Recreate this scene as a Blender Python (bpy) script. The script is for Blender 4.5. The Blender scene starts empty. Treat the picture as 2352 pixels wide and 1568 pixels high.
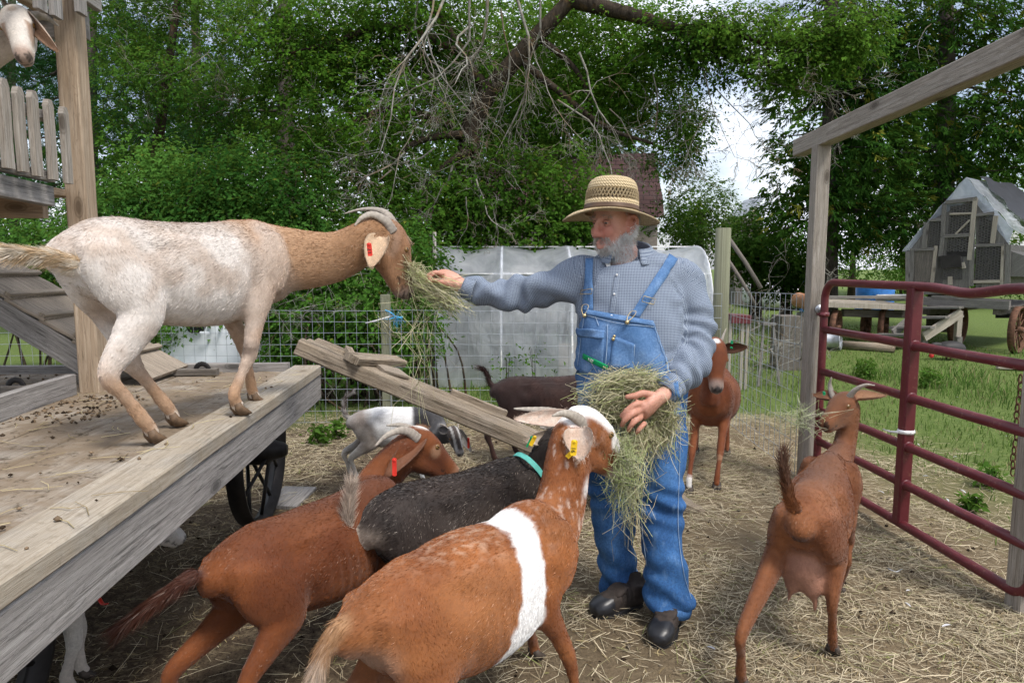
import bpy, math, random
import numpy as np
from mathutils import Vector, Matrix

random.seed(7)
RNG = np.random.default_rng(11)
SC = bpy.context.scene
COL = SC.collection

# ------------------------------------------------------------------ camera
CAM_H, FPX, PITCH = 1.48, 1568.0, math.atan(174.0 / 1568.0)
cam_data = bpy.data.cameras.new("camera")
cam_data.lens = 24.0
cam_data.sensor_width = 36.0
cam_data.clip_start = 0.05
cam_data.clip_end = 600.0
cam = bpy.data.objects.new("camera", cam_data)
cam.location = (0, 0, CAM_H)
cam.rotation_euler = (math.pi / 2 - PITCH, 0, 0)
COL.objects.link(cam)
SC.camera = cam

# ------------------------------------------------------------------ sky + sun (bright broken overcast)
SUN_EL, SUN_AZ = math.radians(58), math.radians(138)      # azimuth from +Y clockwise: behind the camera, right
world = bpy.data.worlds.new("World")
SC.world = world
world.use_nodes = True
wt = world.node_tree
wt.nodes.clear()
w_out = wt.nodes.new("ShaderNodeOutputWorld")
w_bg = wt.nodes.new("ShaderNodeBackground")
w_sky = wt.nodes.new("ShaderNodeTexSky")
w_sky.sky_type = 'NISHITA'
w_sky.sun_disc = False
w_sky.sun_elevation = SUN_EL
w_sky.sun_rotation = SUN_AZ
w_sky.air_density = 1.0
w_sky.dust_density = 2.0
w_tc = wt.nodes.new("ShaderNodeTexCoord")
w_map = wt.nodes.new("ShaderNodeMapping")
w_map.inputs["Scale"].default_value = (1.0, 1.0, 2.2)
w_noise = wt.nodes.new("ShaderNodeTexNoise")
w_noise.inputs["Scale"].default_value = 2.6
w_noise.inputs["Detail"].default_value = 7.0
w_noise.inputs["Roughness"].default_value = 0.58
w_ramp = wt.nodes.new("ShaderNodeValToRGB")
w_ramp.color_ramp.elements[0].position = 0.42
w_ramp.color_ramp.elements[0].color = (0.15, 0.15, 0.15, 1)
w_ramp.color_ramp.elements[1].position = 0.64
w_ramp.color_ramp.elements[1].color = (1, 1, 1, 1)
w_mix = wt.nodes.new("ShaderNodeMix")
w_mix.data_type = 'RGBA'
w_mix.inputs[7].default_value = (9.6, 9.9, 10.6, 1)
wt.links.new(w_tc.outputs["Generated"], w_map.inputs["Vector"])
wt.links.new(w_map.outputs["Vector"], w_noise.inputs["Vector"])
wt.links.new(w_noise.outputs["Fac"], w_ramp.inputs["Fac"])
wt.links.new(w_ramp.outputs["Color"], w_mix.inputs[0])
wt.links.new(w_sky.outputs["Color"], w_mix.inputs[6])
wt.links.new(w_mix.outputs[2], w_bg.inputs["Color"])
w_bg.inputs["Strength"].default_value = 0.07
wt.links.new(w_bg.outputs["Background"], w_out.inputs["Surface"])

sun_data = bpy.data.lights.new("sun", 'SUN')
sun_data.energy = 1.5
sun_data.angle = math.radians(14)
sun_data.color = (1.0, 0.95, 0.88)
sun = bpy.data.objects.new("sun", sun_data)
_sd = Vector((math.sin(SUN_AZ) * math.cos(SUN_EL), math.cos(SUN_AZ) * math.cos(SUN_EL), math.sin(SUN_EL)))
sun.rotation_euler = (-_sd).to_track_quat('-Z', 'Y').to_euler()
COL.objects.link(sun)

SC.view_settings.view_transform = 'Standard'
SC.view_settings.look = 'None'
SC.view_settings.gamma = 1.0
SC.view_settings.exposure = 1.2
SC.cycles.use_denoising = True
SC.cycles.max_bounces = 5
SC.cycles.diffuse_bounces = 2
SC.cycles.glossy_bounces = 2
SC.cycles.transmission_bounces = 4
SC.cycles.transparent_max_bounces = 8
SC.cycles.use_adaptive_sampling = True
SC.cycles.adaptive_threshold = 0.03
SC.cycles.caustics_reflective = False
SC.cycles.caustics_refractive = False

# ------------------------------------------------------------------ measuring helpers (survey of the place)
_cp, _sp = math.cos(PITCH), math.sin(PITCH)
def ray(px, py):
    cx, cy = (px - 1176.0) / FPX, (784.0 - py) / FPX
    return np.array([cx, _cp + cy * _sp, -_sp + cy * _cp])
def at(px, py, Y):
    d = ray(px, py); t = Y / d[1]
    return np.array([0, 0, CAM_H]) + d * t
def onz(px, py, z=0.0):
    d = ray(px, py); t = (z - CAM_H) / d[2]
    return np.array([0, 0, CAM_H]) + d * t
def onx(px, py, x):
    d = ray(px, py); t = x / d[0]
    return np.array([0, 0, CAM_H]) + d * t

# ------------------------------------------------------------------ numeric noise
def _hash(ix, iy, iz, seed):
    with np.errstate(over='ignore'):
        h = (ix.astype(np.uint32) * np.uint32(374761393) + iy.astype(np.uint32) * np.uint32(668265263)
             + iz.astype(np.uint32) * np.uint32(2147483647) + np.uint32(seed * 1274126177 & 0xffffffff))
        h = (h ^ (h >> np.uint32(13))) * np.uint32(1274126177)
        h = h ^ (h >> np.uint32(16))
    return (h & np.uint32(0xffffff)).astype(np.float64) / float(0xffffff)
def noise(P, scale=1.0, seed=0, octaves=1):
    P = np.asarray(P, float) * scale
    out, amp, tot = 0.0, 1.0, 0.0
    for o in range(octaves):
        Q = P * (2 ** o) + 100.0
        i = np.floor(Q).astype(np.int64); f = Q - i; f = f * f * (3 - 2 * f)
        r = 0
        for a in (0, 1):
            for b in (0, 1):
                for c in (0, 1):
                    w = (f[:, 0] if a else 1 - f[:, 0]) * (f[:, 1] if b else 1 - f[:, 1]) * (f[:, 2] if c else 1 - f[:, 2])
                    r = r + w * _hash(i[:, 0] + a, i[:, 1] + b, i[:, 2] + c, seed + o * 17)
        out = out + amp * r; tot += amp; amp *= 0.5
    return out / tot
def sstep(a, b, x):
    t = np.clip((x - a) / (b - a), 0, 1)
    return t * t * (3 - 2 * t)
def unit(v):
    v = np.asarray(v, float); n = np.linalg.norm(v, axis=-1, keepdims=True)
    return v / np.maximum(n, 1e-9)

# ------------------------------------------------------------------ scene-graph helpers
WL = {}
def tag(o, label=None, cat=None, group=None, kind=None):
    if label: o["label"] = label
    if cat: o["category"] = cat
    if group: o["group"] = group
    if kind: o["kind"] = kind
    return o
def thing(name, label, cat, loc=(0, 0, 0), group=None):
    o = bpy.data.objects.new(name, None)
    o.empty_display_size = 0.1
    COL.objects.link(o)
    o.location = Vector(loc); WL[o] = np.array(loc, float)
    return tag(o, label, cat, group)
def link(name, me, mat, parent=None, c=(0, 0, 0)):
    o = bpy.data.objects.new(name, me)
    COL.objects.link(o)
    c = np.array(c, float)
    WL[o] = c
    if parent is not None:
        o.parent = parent
        o.location = Vector(c - WL[parent])
    else:
        o.location = Vector(c)
    if mat is not None and len(me.materials) == 0:
        for m in (mat if isinstance(mat, (list, tuple)) else [mat]):
            me.materials.append(m)
    return o
def np_mesh(name, V, Fs, col=None, uv=None, smooth=False, center=True, matidx=None):
    """V (n,3); Fs: one int array (m,k) or a list of them; col per-vertex (n,3); uv per-vertex (n,2)"""
    V = np.asarray(V, np.float32)
    if not isinstance(Fs, (list, tuple)): Fs = [Fs]
    Fs = [np.asarray(F, np.int32) for F in Fs if len(F)]
    c = (V.min(0) + V.max(0)) / 2 if center else np.zeros(3)
    me = bpy.data.meshes.new(name)
    me.vertices.add(len(V)); me.vertices.foreach_set("co", (V - c).astype(np.float32).ravel())
    loops = np.concatenate([F.ravel() for F in Fs])
    sizes = np.concatenate([np.full(len(F), F.shape[1], np.int32) for F in Fs])
    starts = np.concatenate([[0], np.cumsum(sizes)[:-1]]).astype(np.int32)
    me.loops.add(len(loops)); me.loops.foreach_set("vertex_index", loops)
    me.polygons.add(len(sizes)); me.polygons.foreach_set("loop_start", starts)
    try: me.polygons.foreach_set("loop_total", sizes)
    except Exception: pass
    if matidx is not None: me.polygons.foreach_set("material_index", np.asarray(matidx, np.int32))
    if smooth: me.polygons.foreach_set("use_smooth", np.ones(len(sizes), bool))
    if uv is not None:
        l = me.uv_layers.new(name="UVMap"); l.data.foreach_set("uv", np.asarray(uv, np.float32)[loops].ravel())
    me.update(calc_edges=True)
    if col is not None:
        a = me.color_attributes.new("Col", 'FLOAT_COLOR', 'POINT')
        a.data.foreach_set("color", np.concatenate([np.asarray(col, np.float32), np.ones((len(V), 1), np.float32)], 1).ravel())
    return me, c
def np_obj(name, V, Fs, mat, parent=None, **kw):
    me, c = np_mesh(name, V, Fs, **kw)
    return link(name, me, mat, parent, c)

class MB:
    """collects the shapes of ONE part; world coordinates"""
    def __init__(s): s.V, s.F, s.U, s.S = [], [], [], []
    def raw(s, V, F, U=None, smooth=False):
        b = len(s.V)
        s.V += [tuple(map(float, v)) for v in V]
        for k, f in enumerate(F):
            s.F.append([b + i for i in f]); s.S.append(smooth)
            s.U.append(U[k] if U is not None else [(V[i][0], V[i][1] + V[i][2]) for i in f])
        return s
    def board(s, p0, p1, w, t, up=(0, 0, 1), ch=0.003, seg=1, wob=0.0, seed=None):
        """beam from p0 to p1; w across, t along 'up'; chamfered long edges, UV u along"""
        p0, p1 = np.array(p0, float), np.array(p1, float)
        a = unit(p1 - p0); L = np.linalg.norm(p1 - p0)
        up = np.array(up, float); up = unit(up - a * (up @ a)); r = np.cross(a, up)
        hw, ht = w / 2, t / 2; c = min(ch, hw * .45, ht * .45)
        prof = [(hw - c, -ht), (hw, -ht + c), (hw, ht - c), (hw - c, ht), (-hw + c, ht), (-hw, ht - c), (-hw, -ht + c), (-hw + c, -ht)]
        per = [0]
        for i in range(8):
            q = prof[(i + 1) % 8]; per.append(per[-1] + math.hypot(q[0] - prof[i][0], q[1] - prof[i][1]))
        ou, ov = random.random() * 20, random.random() * 20
        V, F, U = [], [], []
        for k in range(seg + 1):
            f = k / seg
            dx, dz = (random.uniform(-wob, wob), random.uniform(-wob, wob)) if wob and 0 < k < seg else (0, 0)
            for (x, z) in prof: V.append(p0 + a * L * f + r * (x + dx) + up * (z + dz))
        for k in range(seg):
            for i in range(8):
                j = (i + 1) % 8
                F.append([k * 8 + i, k * 8 + j, (k + 1) * 8 + j, (k + 1) * 8 + i])
                u0, u1 = ou + L * k / seg, ou + L * (k + 1) / seg
                U.append([(u0, ov + per[i]), (u0, ov + per[i + 1]), (u1, ov + per[i + 1]), (u1, ov + per[i])])
        for base, rev in ((0, True), (seg * 8, False)):
            idx = list(range(base, base + 8)); uvs = [(ou + prof[i][1], ov + prof[i][0] * 1.0) for i in range(8)]
            if rev: idx = idx[::-1]; uvs = uvs[::-1]
            F.append(idx); U.append(uvs)
        return s.raw(V, F, U)
    def box(s, lo, hi, ch=0.003):
        lo, hi = np.array(lo, float), np.array(hi, float)
        d = hi - lo; k = int(np.argmax(d)); c = (lo + hi) / 2
        p0, p1 = c.copy(), c.copy(); p0[k], p1[k] = lo[k], hi[k]
        if k == 2: return s.board(p0, p1, d[0], d[1], up=(0, 1, 0), ch=ch)
        if k == 0: return s.board(p0, p1, d[1], d[2], up=(0, 0, 1), ch=ch)
        return s.board(p0, p1, d[0], d[2], up=(0, 0, 1), ch=ch)
    def tube(s, pts, rad, n=8, cap=True, flat=1.0, up=None):
        V, F, U = tube_arrays(pts, rad, n, cap, flat, up)
        return s.raw(V, F, U, smooth=True)
    def lathe(s, c, axis, prof, n=24):
        """prof: list of (radius, height along axis)"""
        a = unit(np.array(axis, float)); c = np.array(c, float)
        e = np.array([1, 0, 0]) if abs(a[0]) < .9 else np.array([0, 1, 0])
        x = unit(np.cross(a, e)); y = np.cross(a, x)
        V, F = [], []
        for (r, h) in prof:
            for i in range(n):
                t = 2 * math.pi * i / n
                V.append(c + a * h + (x * math.cos(t) + y * math.sin(t)) * max(r, 1e-4))
        for k in range(len(prof) - 1):
            for i in range(n):
                j = (i + 1) % n
                F.append([k * n + i, k * n + j, (k + 1) * n + j, (k + 1) * n + i])
        return s.raw(V, F, smooth=True)
    def build(s, name, mat, parent=None, label=None, kind=None):
        V = np.array(s.V); c = (V.min(0) + V.max(0)) / 2
        me = bpy.data.meshes.new(name)
        me.from_pydata([tuple(v) for v in (V - c)], [], s.F)
        l = me.uv_layers.new(name="UVMap")
        fl = [u for f in s.U for u in f]
        l.data.foreach_set("uv", np.array(fl, np.float32).ravel())
        me.polygons.foreach_set("use_smooth", np.array(s.S, bool))
        me.update()
        o = link(name, me, mat, parent, c)
        if label: o["label"] = label
        if kind: o["kind"] = kind
        return o
def tube_arrays(pts, rad, n=8, cap=True, flat=1.0, up=None):
    P = np.array(pts, float); m = len(P)
    R = np.full(m, rad, float) if np.isscalar(rad) else np.array(rad, float)
    T = np.zeros_like(P); T[1:-1] = P[2:] - P[:-2]; T[0] = P[1] - P[0]; T[-1] = P[-1] - P[-2]; T = unit(T)
    e = np.array(up, float) if up is not None else (np.array([0, 0, 1.]) if abs(T[0][2]) < .9 else np.array([1., 0, 0]))
    x = unit(np.cross(T[0], e)); V, F, U = [], [], []
    s = 0.0
    for k in range(m):
        x = unit(x - T[k] * (x @ T[k])); y = np.cross(T[k], x)
        if k: s += np.linalg.norm(P[k] - P[k - 1])
        for i in range(n):
            t = 2 * math.pi * i / n
            V.append(P[k] + (x * math.cos(t) + y * math.sin(t) * flat) * R[k])
        if k:
            for i in range(n):
                j = (i + 1) % n
                F.append([(k - 1) * n + i, (k - 1) * n + j, k * n + j, k * n + i])
                c0, c1 = i * 2 * math.pi * R[0] / n, (i + 1) * 2 * math.pi * R[0] / n
                U.append([(s - .1, c0), (s - .1, c1), (s, c1), (s, c0)])
    if cap:
        F.append(list(range(n))[::-1]); U.append([(0, 0)] * n)
        F.append(list(range((m - 1) * n, m * n))); U.append([(0, 0)] * n)
    return V, F, U
def spline(pts, k=8):
    """Catmull-Rom through control points (any dimension)"""
    P = np.array(pts, float); P = np.vstack([2 * P[0] - P[1], P, 2 * P[-1] - P[-2]])
    out = []
    for i in range(1, len(P) - 2):
        for j in range(k):
            t = j / k
            out.append(.5 * ((2 * P[i]) + (-P[i - 1] + P[i + 1]) * t + (2 * P[i - 1] - 5 * P[i] + 4 * P[i + 1] - P[i + 2]) * t * t
                             + (-P[i - 1] + 3 * P[i] - 3 * P[i + 1] + P[i + 2]) * t ** 3))
    out.append(P[-2])
    return np.array(out)

# ------------------------------------------------------------------ materials
MAT = {}
class T:
    """small wrapper to wire node trees"""
    def __init__(s, name):
        s.m = bpy.data.materials.new(name); s.m.use_nodes = True; s.t = s.m.node_tree; s.t.nodes.clear()
        s.out = s.t.nodes.new("ShaderNodeOutputMaterial"); MAT[name] = s.m
    def n(s, typ, ins=None, **kw):
        nd = s.t.nodes.new("ShaderNode" + typ)
        for k, v in kw.items(): setattr(nd, k, v)
        for k, v in (ins or {}).items():
            if isinstance(v, bpy.types.NodeSocket): s.t.links.new(v, nd.inputs[k])
            else: nd.inputs[k].default_value = v
        return nd
    def uv(s): return s.n("TexCoord").outputs["UV"]
    def obj(s): return s.n("TexCoord").outputs["Object"]
    def pos(s): return s.n("NewGeometry").outputs["Position"]
    def map(s, v, scale): return s.n("Mapping", {"Vector": v, "Scale": scale}).outputs[0]
    def noise(s, v, sc, det=4, rough=.55, dist=0.0):
        return s.n("TexNoise", {"Vector": v, "Scale": sc, "Detail": det, "Roughness": rough, "Distortion": dist}).outputs["Fac"]
    def ramp(s, f, stops):
        r = s.n("ValToRGB", {"Fac": f}); e = r.color_ramp.elements
        while len(e) < len(stops): e.new(0.5)
        for i, (p, c) in enumerate(stops):
            e[i].position = p; e[i].color = (c, c, c, 1) if np.isscalar(c) else (*c, 1)
        return r.outputs["Color"]
    def mix(s, f, a, b, mode='MIX'):
        m = s.n("Mix", data_type='RGBA', blend_type=mode)
        for i, v in ((0, f), (6, a), (7, b)):
            if isinstance(v, bpy.types.NodeSocket): s.t.links.new(v, m.inputs[i])
            else: m.inputs[i].default_value = v if i == 0 else ((*v, 1) if len(v) == 3 else v)
        return m.outputs[2]
    def math(s, op, a, b=0.0):
        return s.n("Math", {0: a, 1: b}, operation=op).outputs[0]
    def bump(s, h, strength=.3, dist=.01):
        return s.n("Bump", {"Height": h, "Strength": strength, "Distance": dist}).outputs[0]
    def pbsdf(s, col, rough=.7, metal=0.0, normal=None, spec=.35, **kw):
        ins = {"Base Color": col if isinstance(col, bpy.types.NodeSocket) else (*col, 1), "Roughness": rough, "Metallic": metal, "Specular IOR Level": spec}
        if normal is not None: ins["Normal"] = normal
        ins.update(kw)
        b = s.n("BsdfPrincipled", ins)
        s.t.links.new(b.outputs[0], s.out.inputs["Surface"])
        return b
    def attr(s): return s.n("VertexColor", layer_name="Col").outputs["Color"]
    def rnd(s): return s.n("ObjectInfo").outputs["Random"]

def wood(name, lo, mid, hi, crack=.5, rough=.85, bump=.5, blotch=None, blotch_amt=0.0, knots=True, gouge=.35):
    t = T(name); uv = t.uv(); w = t.n("Combine" + "XYZ", {0: 0.0, 1: 0.0, 2: t.math('MULTIPLY', t.rnd(), 30.0)}).outputs[0]
    p = t.n("VectorMath", {0: uv, 1: w}, operation='ADD').outputs[0]
    g = t.noise(t.map(p, (1.3, 34, 1)), 3.0, 6, .62, .6)
    b = t.noise(t.map(p, (2.2, 7, 1)), 1.4, 3); wv = t.noise(t.map(p, (.9, 9, 1)), 2.0, 3, .5, 2.2)
    c = t.ramp(g, [(.28, lo), (.5, mid), (.72, hi)])
    c = t.mix(t.ramp(b, [(.35, 0.0), (.7, .55)]), c, tuple(x * .72 for x in mid))
    c = t.mix(t.ramp(t.math('FRACT', t.math('MULTIPLY', wv, 9.0)), [(.0, .38), (.22, 0.0), (.9, .0), (1.0, .3)]), c, tuple(x * .6 for x in lo))
    fine = t.noise(t.map(p, (3, 160, 1)), 3.0, 3, .6)
    c = t.mix(t.ramp(fine, [(.34, crack), (.46, 0.0)]), c, tuple(x * .28 for x in lo))
    gg = t.noise(t.map(p, (1.1, 24, 1)), 2.6, 6, .7, .8)
    c = t.mix(t.ramp(gg, [(.36, gouge), (.44, 0.0)]), c, tuple(x * .30 for x in lo))
    if knots:
        v = t.n("TexVoronoi", {"Vector": t.map(t.n("VectorMath", {0: uv, 1: t.n("CombineXYZ", {0: t.math("MULTIPLY", t.rnd(), 17.0), 1: t.math("MULTIPLY", t.rnd(), 9.0), 2: 0.0}).outputs[0]}, operation="ADD").outputs[0], (1.15, 2.7, 1)), "Scale": 1.0, "Randomness": 1.0}, voronoi_dimensions="2D").outputs["Distance"]
        c = t.mix(t.ramp(v, [(.028, .85), (.042, .45), (.05, .7), (.06, .2), (.11, 0.0)]), c, tuple(x * .42 for x in lo))
    if blotch is not None:
        d = t.noise(t.pos(), 5.0, 7, .65)
        c = t.mix(t.ramp(d, [(.36, 0.0), (.56, blotch_amt)]), c, blotch)
        d2 = t.noise(t.pos(), 26.0, 5, .7)
        c = t.mix(t.ramp(d2, [(.56, 0.0), (.64, blotch_amt * .9)]), c, tuple(x * .45 for x in blotch))
    h = t.math('ADD', t.math('MULTIPLY', g, .5), t.math('ADD', t.math('MULTIPLY', fine, .6), t.math('MULTIPLY', t.ramp(gg, [(.34, 0.0), (.46, 1.0)]), gouge)))
    t.pbsdf(c, rough, normal=t.bump(h, bump, .004), spec=.2)
    return t.m
wood("wood_grey", (.17, .16, .15), (.32, .30, .285), (.46, .44, .42), gouge=.6)
wood("wood_deck", (.22, .185, .145), (.37, .325, .27), (.50, .455, .39), blotch=(.215, .165, .115), blotch_amt=1.0, crack=.4, knots=False)
wood("wood_rim", (.20, .175, .145), (.38, .345, .295), (.55, .51, .45), blotch=(.36, .28, .18), blotch_amt=.35)
wood("wood_tan", (.27, .19, .125), (.41, .315, .225), (.54, .44, .34), crack=.25)
wood("wood_plank", (.15, .115, .085), (.33, .275, .215), (.52, .45, .36), crack=.95, bump=1.0, gouge=.95, blotch=(.30, .23, .15), blotch_amt=.35)
wood("wood_ply", (.19, .155, .125), (.33, .275, .215), (.45, .39, .32), crack=.55, knots=False)
wood("wood_dark", (.09, .08, .07), (.17, .15, .13), (.27, .24, .21))
wood("wood_shed", (0.105, 0.0967, 0.0887), (0.209, 0.198, 0.182), (0.322, 0.302, 0.278))
wood("wood_pale", (0.295, 0.254, 0.205), (0.426, 0.377, 0.312), (0.525, 0.476, 0.41), crack=.2)
wood("wood_green", (0.148, 0.152, 0.0988), (0.25, 0.256, 0.175), (0.343, 0.344, 0.251), crack=.35)
wood("wood_post", (0.2, 0.164, 0.13), (0.336, 0.299, 0.256), (0.448, 0.418, 0.378), crack=.4)

def plain(name, col, rough=.6, metal=0.0, var=.25, scale=9.0, spec=.35, bump=.15, bscale=60.0, **kw):
    t = T(name); p = t.obj()
    n = t.noise(p, scale, 4)
    c = t.ramp(n, [(.3, tuple(x * (1 - var) for x in col)), (.7, tuple(min(1, x * (1 + var)) for x in col))])
    t.pbsdf(c, rough, metal, normal=t.bump(t.noise(p, bscale, 3), bump, .003), spec=spec, **kw)
    return t.m
plain("steel_black", (.022, .02, .02), .55, .3, .5, 14)
plain("rust", (.13, .065, .04), .85, .2, .5, 20)
plain("galvanised", (.46, .48, .51), .45, .75, .15, 12)
plain("wire", (.36, .39, .43), .45, .5, .1)
plain("zip_white", (.75, .75, .74), .4)
plain("dung", (.022, .016, .011), .9, 0, .4)
plain("blue_twine", (.10, .40, .68), .7)
plain("rubber", (.018, .018, .02), .6)

t = T("gate_paint"); p = t.obj()
n1 = t.noise(p, 30, 6, .7); n2 = t.noise(p, 5, 4)
c = t.ramp(n2, [(.3, (.085, .010, .015)), (.7, (.125, .017, .023))])
c = t.mix(t.ramp(n1, [(.57, 0.0), (.68, .7)]), c, (.19, .085, .06))
t.pbsdf(c, t.ramp(n2, [(.3, .30), (.7, .48)]), spec=.5, normal=t.bump(n1, .12, .002))
# ================================================================== ground
def pen_mask(x, y):
    """1 inside the trampled pen, 0 on the lawn"""
    P = np.stack([x, y, np.zeros_like(x)], 1)
    wob = (noise(P, 1.3, 5, 3) - .5) * 1.3
    m = sstep(7.0, 5.9, y + wob * .7) * sstep(4.2, 2.3, x + wob * 1.1 + (y - 3) * .16)
    return np.clip(m, 0, 1)
def ground_z(x, y):
    P = np.stack([x, y, np.zeros_like(x)], 1)
    r = np.sqrt(x * x + y * y)
    return (noise(P, 2.2, 3, 3) - .5) * .030 * sstep(30, 12, r) - .004
def build_ground():
    xs = np.concatenate([np.linspace(-160, -9, 14), np.arange(-8.8, 9.0, .10), np.linspace(9.3, 160, 14)])
    ys = np.concatenate([np.linspace(-30, -.6, 6), np.arange(-.4, 10.0, .10), np.linspace(10.3, 30, 20), np.linspace(33, 260, 12)])
    X, Y = np.meshgrid(xs, ys); x, y = X.ravel(), Y.ravel()
    V = np.stack([x, y, ground_z(x, y)], 1)
    nx, ny = len(xs), len(ys)
    i = np.arange(nx * ny).reshape(ny, nx)
    F = np.stack([i[:-1, :-1], i[:-1, 1:], i[1:, 1:], i[1:, :-1]], -1).reshape(-1, 4)
    m = pen_mask(x, y)
    o = np_obj("ground", V, F, MAT["ground"], col=np.stack([m, m, m], 1), smooth=True)
    tag(o, "trampled dirt pen floor running into mown green lawn", kind="structure")
t = T("ground"); p = t.pos(); m = t.attr()
a = t.noise(p, 3.0, 6, .6); b = t.noise(p, 22, 6, .7); f = t.noise(p, 90, 4, .7)
dirt = t.ramp(a, [(.3, (.052, .036, .025)), (.55, (.105, .076, .052)), (.75, (.165, .125, .085))])
dirt = t.mix(t.ramp(b, [(.45, 0.0), (.62, .8)]), dirt, (.21, .165, .105))
dirt = t.mix(t.ramp(f, [(.4, .7), (.5, 0.0)]), dirt, (.03, .021, .015))
sx_ = t.n('SeparateXYZ', {0: p}).outputs[0]
dirt = t.mix(t.n('MapRange', {0: t.math('ADD', sx_, t.math('MULTIPLY', a, .8)), 1: -.4, 2: 1.4, 3: 0.0, 4: .7}).outputs[0], dirt, (.24, .185, .115))
lawn = t.ramp(b, [(.3, (.07, .11, .028)), (.6, (.14, .19, .055)), (.75, (.24, .23, .10))])
t.pbsdf(t.mix(m, lawn, dirt), .95, normal=t.bump(t.math('ADD', b, f), .7, .02), spec=.1)
build_ground()

# ------------------------------------------------------------------ straw litter
def ribbons(P0, P1, mid, w, col, name, mat, parent=None, sides=3):
    """bent three-sided strands; arrays of start, mid and end points"""
    n = len(P0); L = [P0, mid, P1]
    d = unit(P1 - P0); e = np.where(np.abs(d[:, 2:3]) > .8, [[1., 0, 0]], [[0., 0, 1]])
    a = unit(np.cross(d, e)); b = np.cross(d, a)
    V = np.zeros((n, 3, 3, 3))
    for k in range(3):
        ww = (w * (1.0 if k == 1 else .75))[:, None]
        for s in range(3):
            th = s * 2 * math.pi / 3 + .5
            V[:, k, s] = L[k] + (a * math.cos(th) + b * math.sin(th) * .55) * ww
    i = np.arange(n)[:, None, None, None] * 9
    k = np.arange(2)[None, :, None, None] * 3; s = np.arange(3)[None, None, :, None]; s2 = (s + 1) % 3
    F = np.concatenate([i + k + s, i + k + s2, i + k + 3 + s2, i + k + 3 + s], -1).reshape(-1, 4)
    C = np.repeat(col, 9, 0)
    return np_obj(name, V.reshape(-1, 3), F, mat, parent, col=C)
t = T("straw"); c = t.attr(); d_ = t.n("BsdfDiffuse", {"Color": c}); t.t.links.new(d_.outputs[0], t.out.inputs["Surface"])
def flat_strips(P0, P1, mid, w, col, name, mat, parent=None):
    """thin flat chaff: two quads along a bent line"""
    n = len(P0); d = unit(P1 - P0); a = unit(np.cross(d, UP0 + RNG.normal(0, .35, (n, 3)))) * w[:, None]
    V = np.stack([P0 - a * .7, P0 + a * .7, mid - a, mid + a, P1 - a * .6, P1 + a * .6], 1).reshape(-1, 3); i = np.arange(n)[:, None] * 6
    return np_obj(name, V, np.concatenate([i + [[0, 1, 3, 2]], i + [[2, 3, 5, 4]]]), mat, parent, col=np.repeat(col, 6, 0))
UP0 = np.array([0, 0, 1.0])
def straw_cols(n, lo=(.20, .145, .075), hi=(.60, .51, .30), green=0.0):
    u = RNG.random((n, 1)) ** 1.2
    c = np.array(lo) * (1 - u) + np.array(hi) * u
    g = (RNG.random((n, 1)) < green) * RNG.random((n, 1))
    return c * (1 - g) + np.array((.26, .29, .10)) * g
def scatter_straw(name, label, n, x0, x1, y0, y1, lmin, lmax, wmin, wmax, zlift, lo, hi, green=0.0, keep=None, flat=False):
    x = RNG.uniform(x0, x1, n); y = RNG.uniform(y0, y1, n)
    m = pen_mask(x, y)
    P = np.stack([x, y, 0 * x], 1)
    dens = m * (.24 + .76 * sstep(.34, .66, noise(P, 2.0, 21, 3)))
    if keep is not None: dens = dens * keep(x, y)
    k = RNG.random(n) < dens; x, y = x[k], y[k]; n = len(x)
    th = RNG.uniform(0, 2 * math.pi, n); L = lmin + (lmax - lmin) * RNG.random(n) ** 1.8
    z = ground_z(x, y) + .004 + RNG.random(n) ** 2 * zlift
    tilt = RNG.normal(0, .10, n)
    d = np.stack([np.cos(th), np.sin(th), tilt], 1) * L[:, None] / 2
    c = np.stack([x, y, z], 1)
    P0, P1 = c - d, c + d
    bend = np.stack([-np.sin(th), np.cos(th), np.abs(RNG.normal(0, .3, n))], 1) * (L * RNG.normal(0, .07, n))[:, None]
    for Q in (P0, P1): Q[:, 2] = np.maximum(Q[:, 2], ground_z(Q[:, 0], Q[:, 1]) + .002)
    mid = (P0 + P1) / 2 + bend; mid[:, 2] = np.maximum(mid[:, 2], ground_z(mid[:, 0], mid[:, 1]) + .003)
    o = (flat_strips if flat else ribbons)(P0, P1, mid, RNG.uniform(wmin, wmax, n), straw_cols(n, lo, hi, green), name, MAT["straw"])
    tag(o, label, kind="stuff")
def under_wagon(x, y): return 1 - .72 * ((x < -1.0) & (y < 4.1))
def richer(x, y): return under_wagon(x, y) * (.5 + .5 * sstep(-.5, .8, x))
scatter_straw("straw_litter", "pale straw and hay stalks strewn over the pen floor", 44000, -3.2, 4.2, 1.5, 6.9, .04, .24, .0008, .0019, .034,
              (.29, .235, .155), (.76, .67, .48), .14, richer)
scatter_straw("fine_straw", "fine broken straw matted over the pen floor", 130000, -3.2, 4.2, 1.5, 6.9, .02, .13, .0009, .0021, .016,
              (.25, .20, .13), (.64, .55, .385), .10, richer, True)
scatter_straw("chaff", "brown chaff and broken hay bits trodden into the pen floor", 30000, -3.2, 4.0, 1.5, 6.6, .012, .06, .0010, .0024, .012,
              (.10, .07, .04), (.44, .35, .19), .05, None, True)

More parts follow.
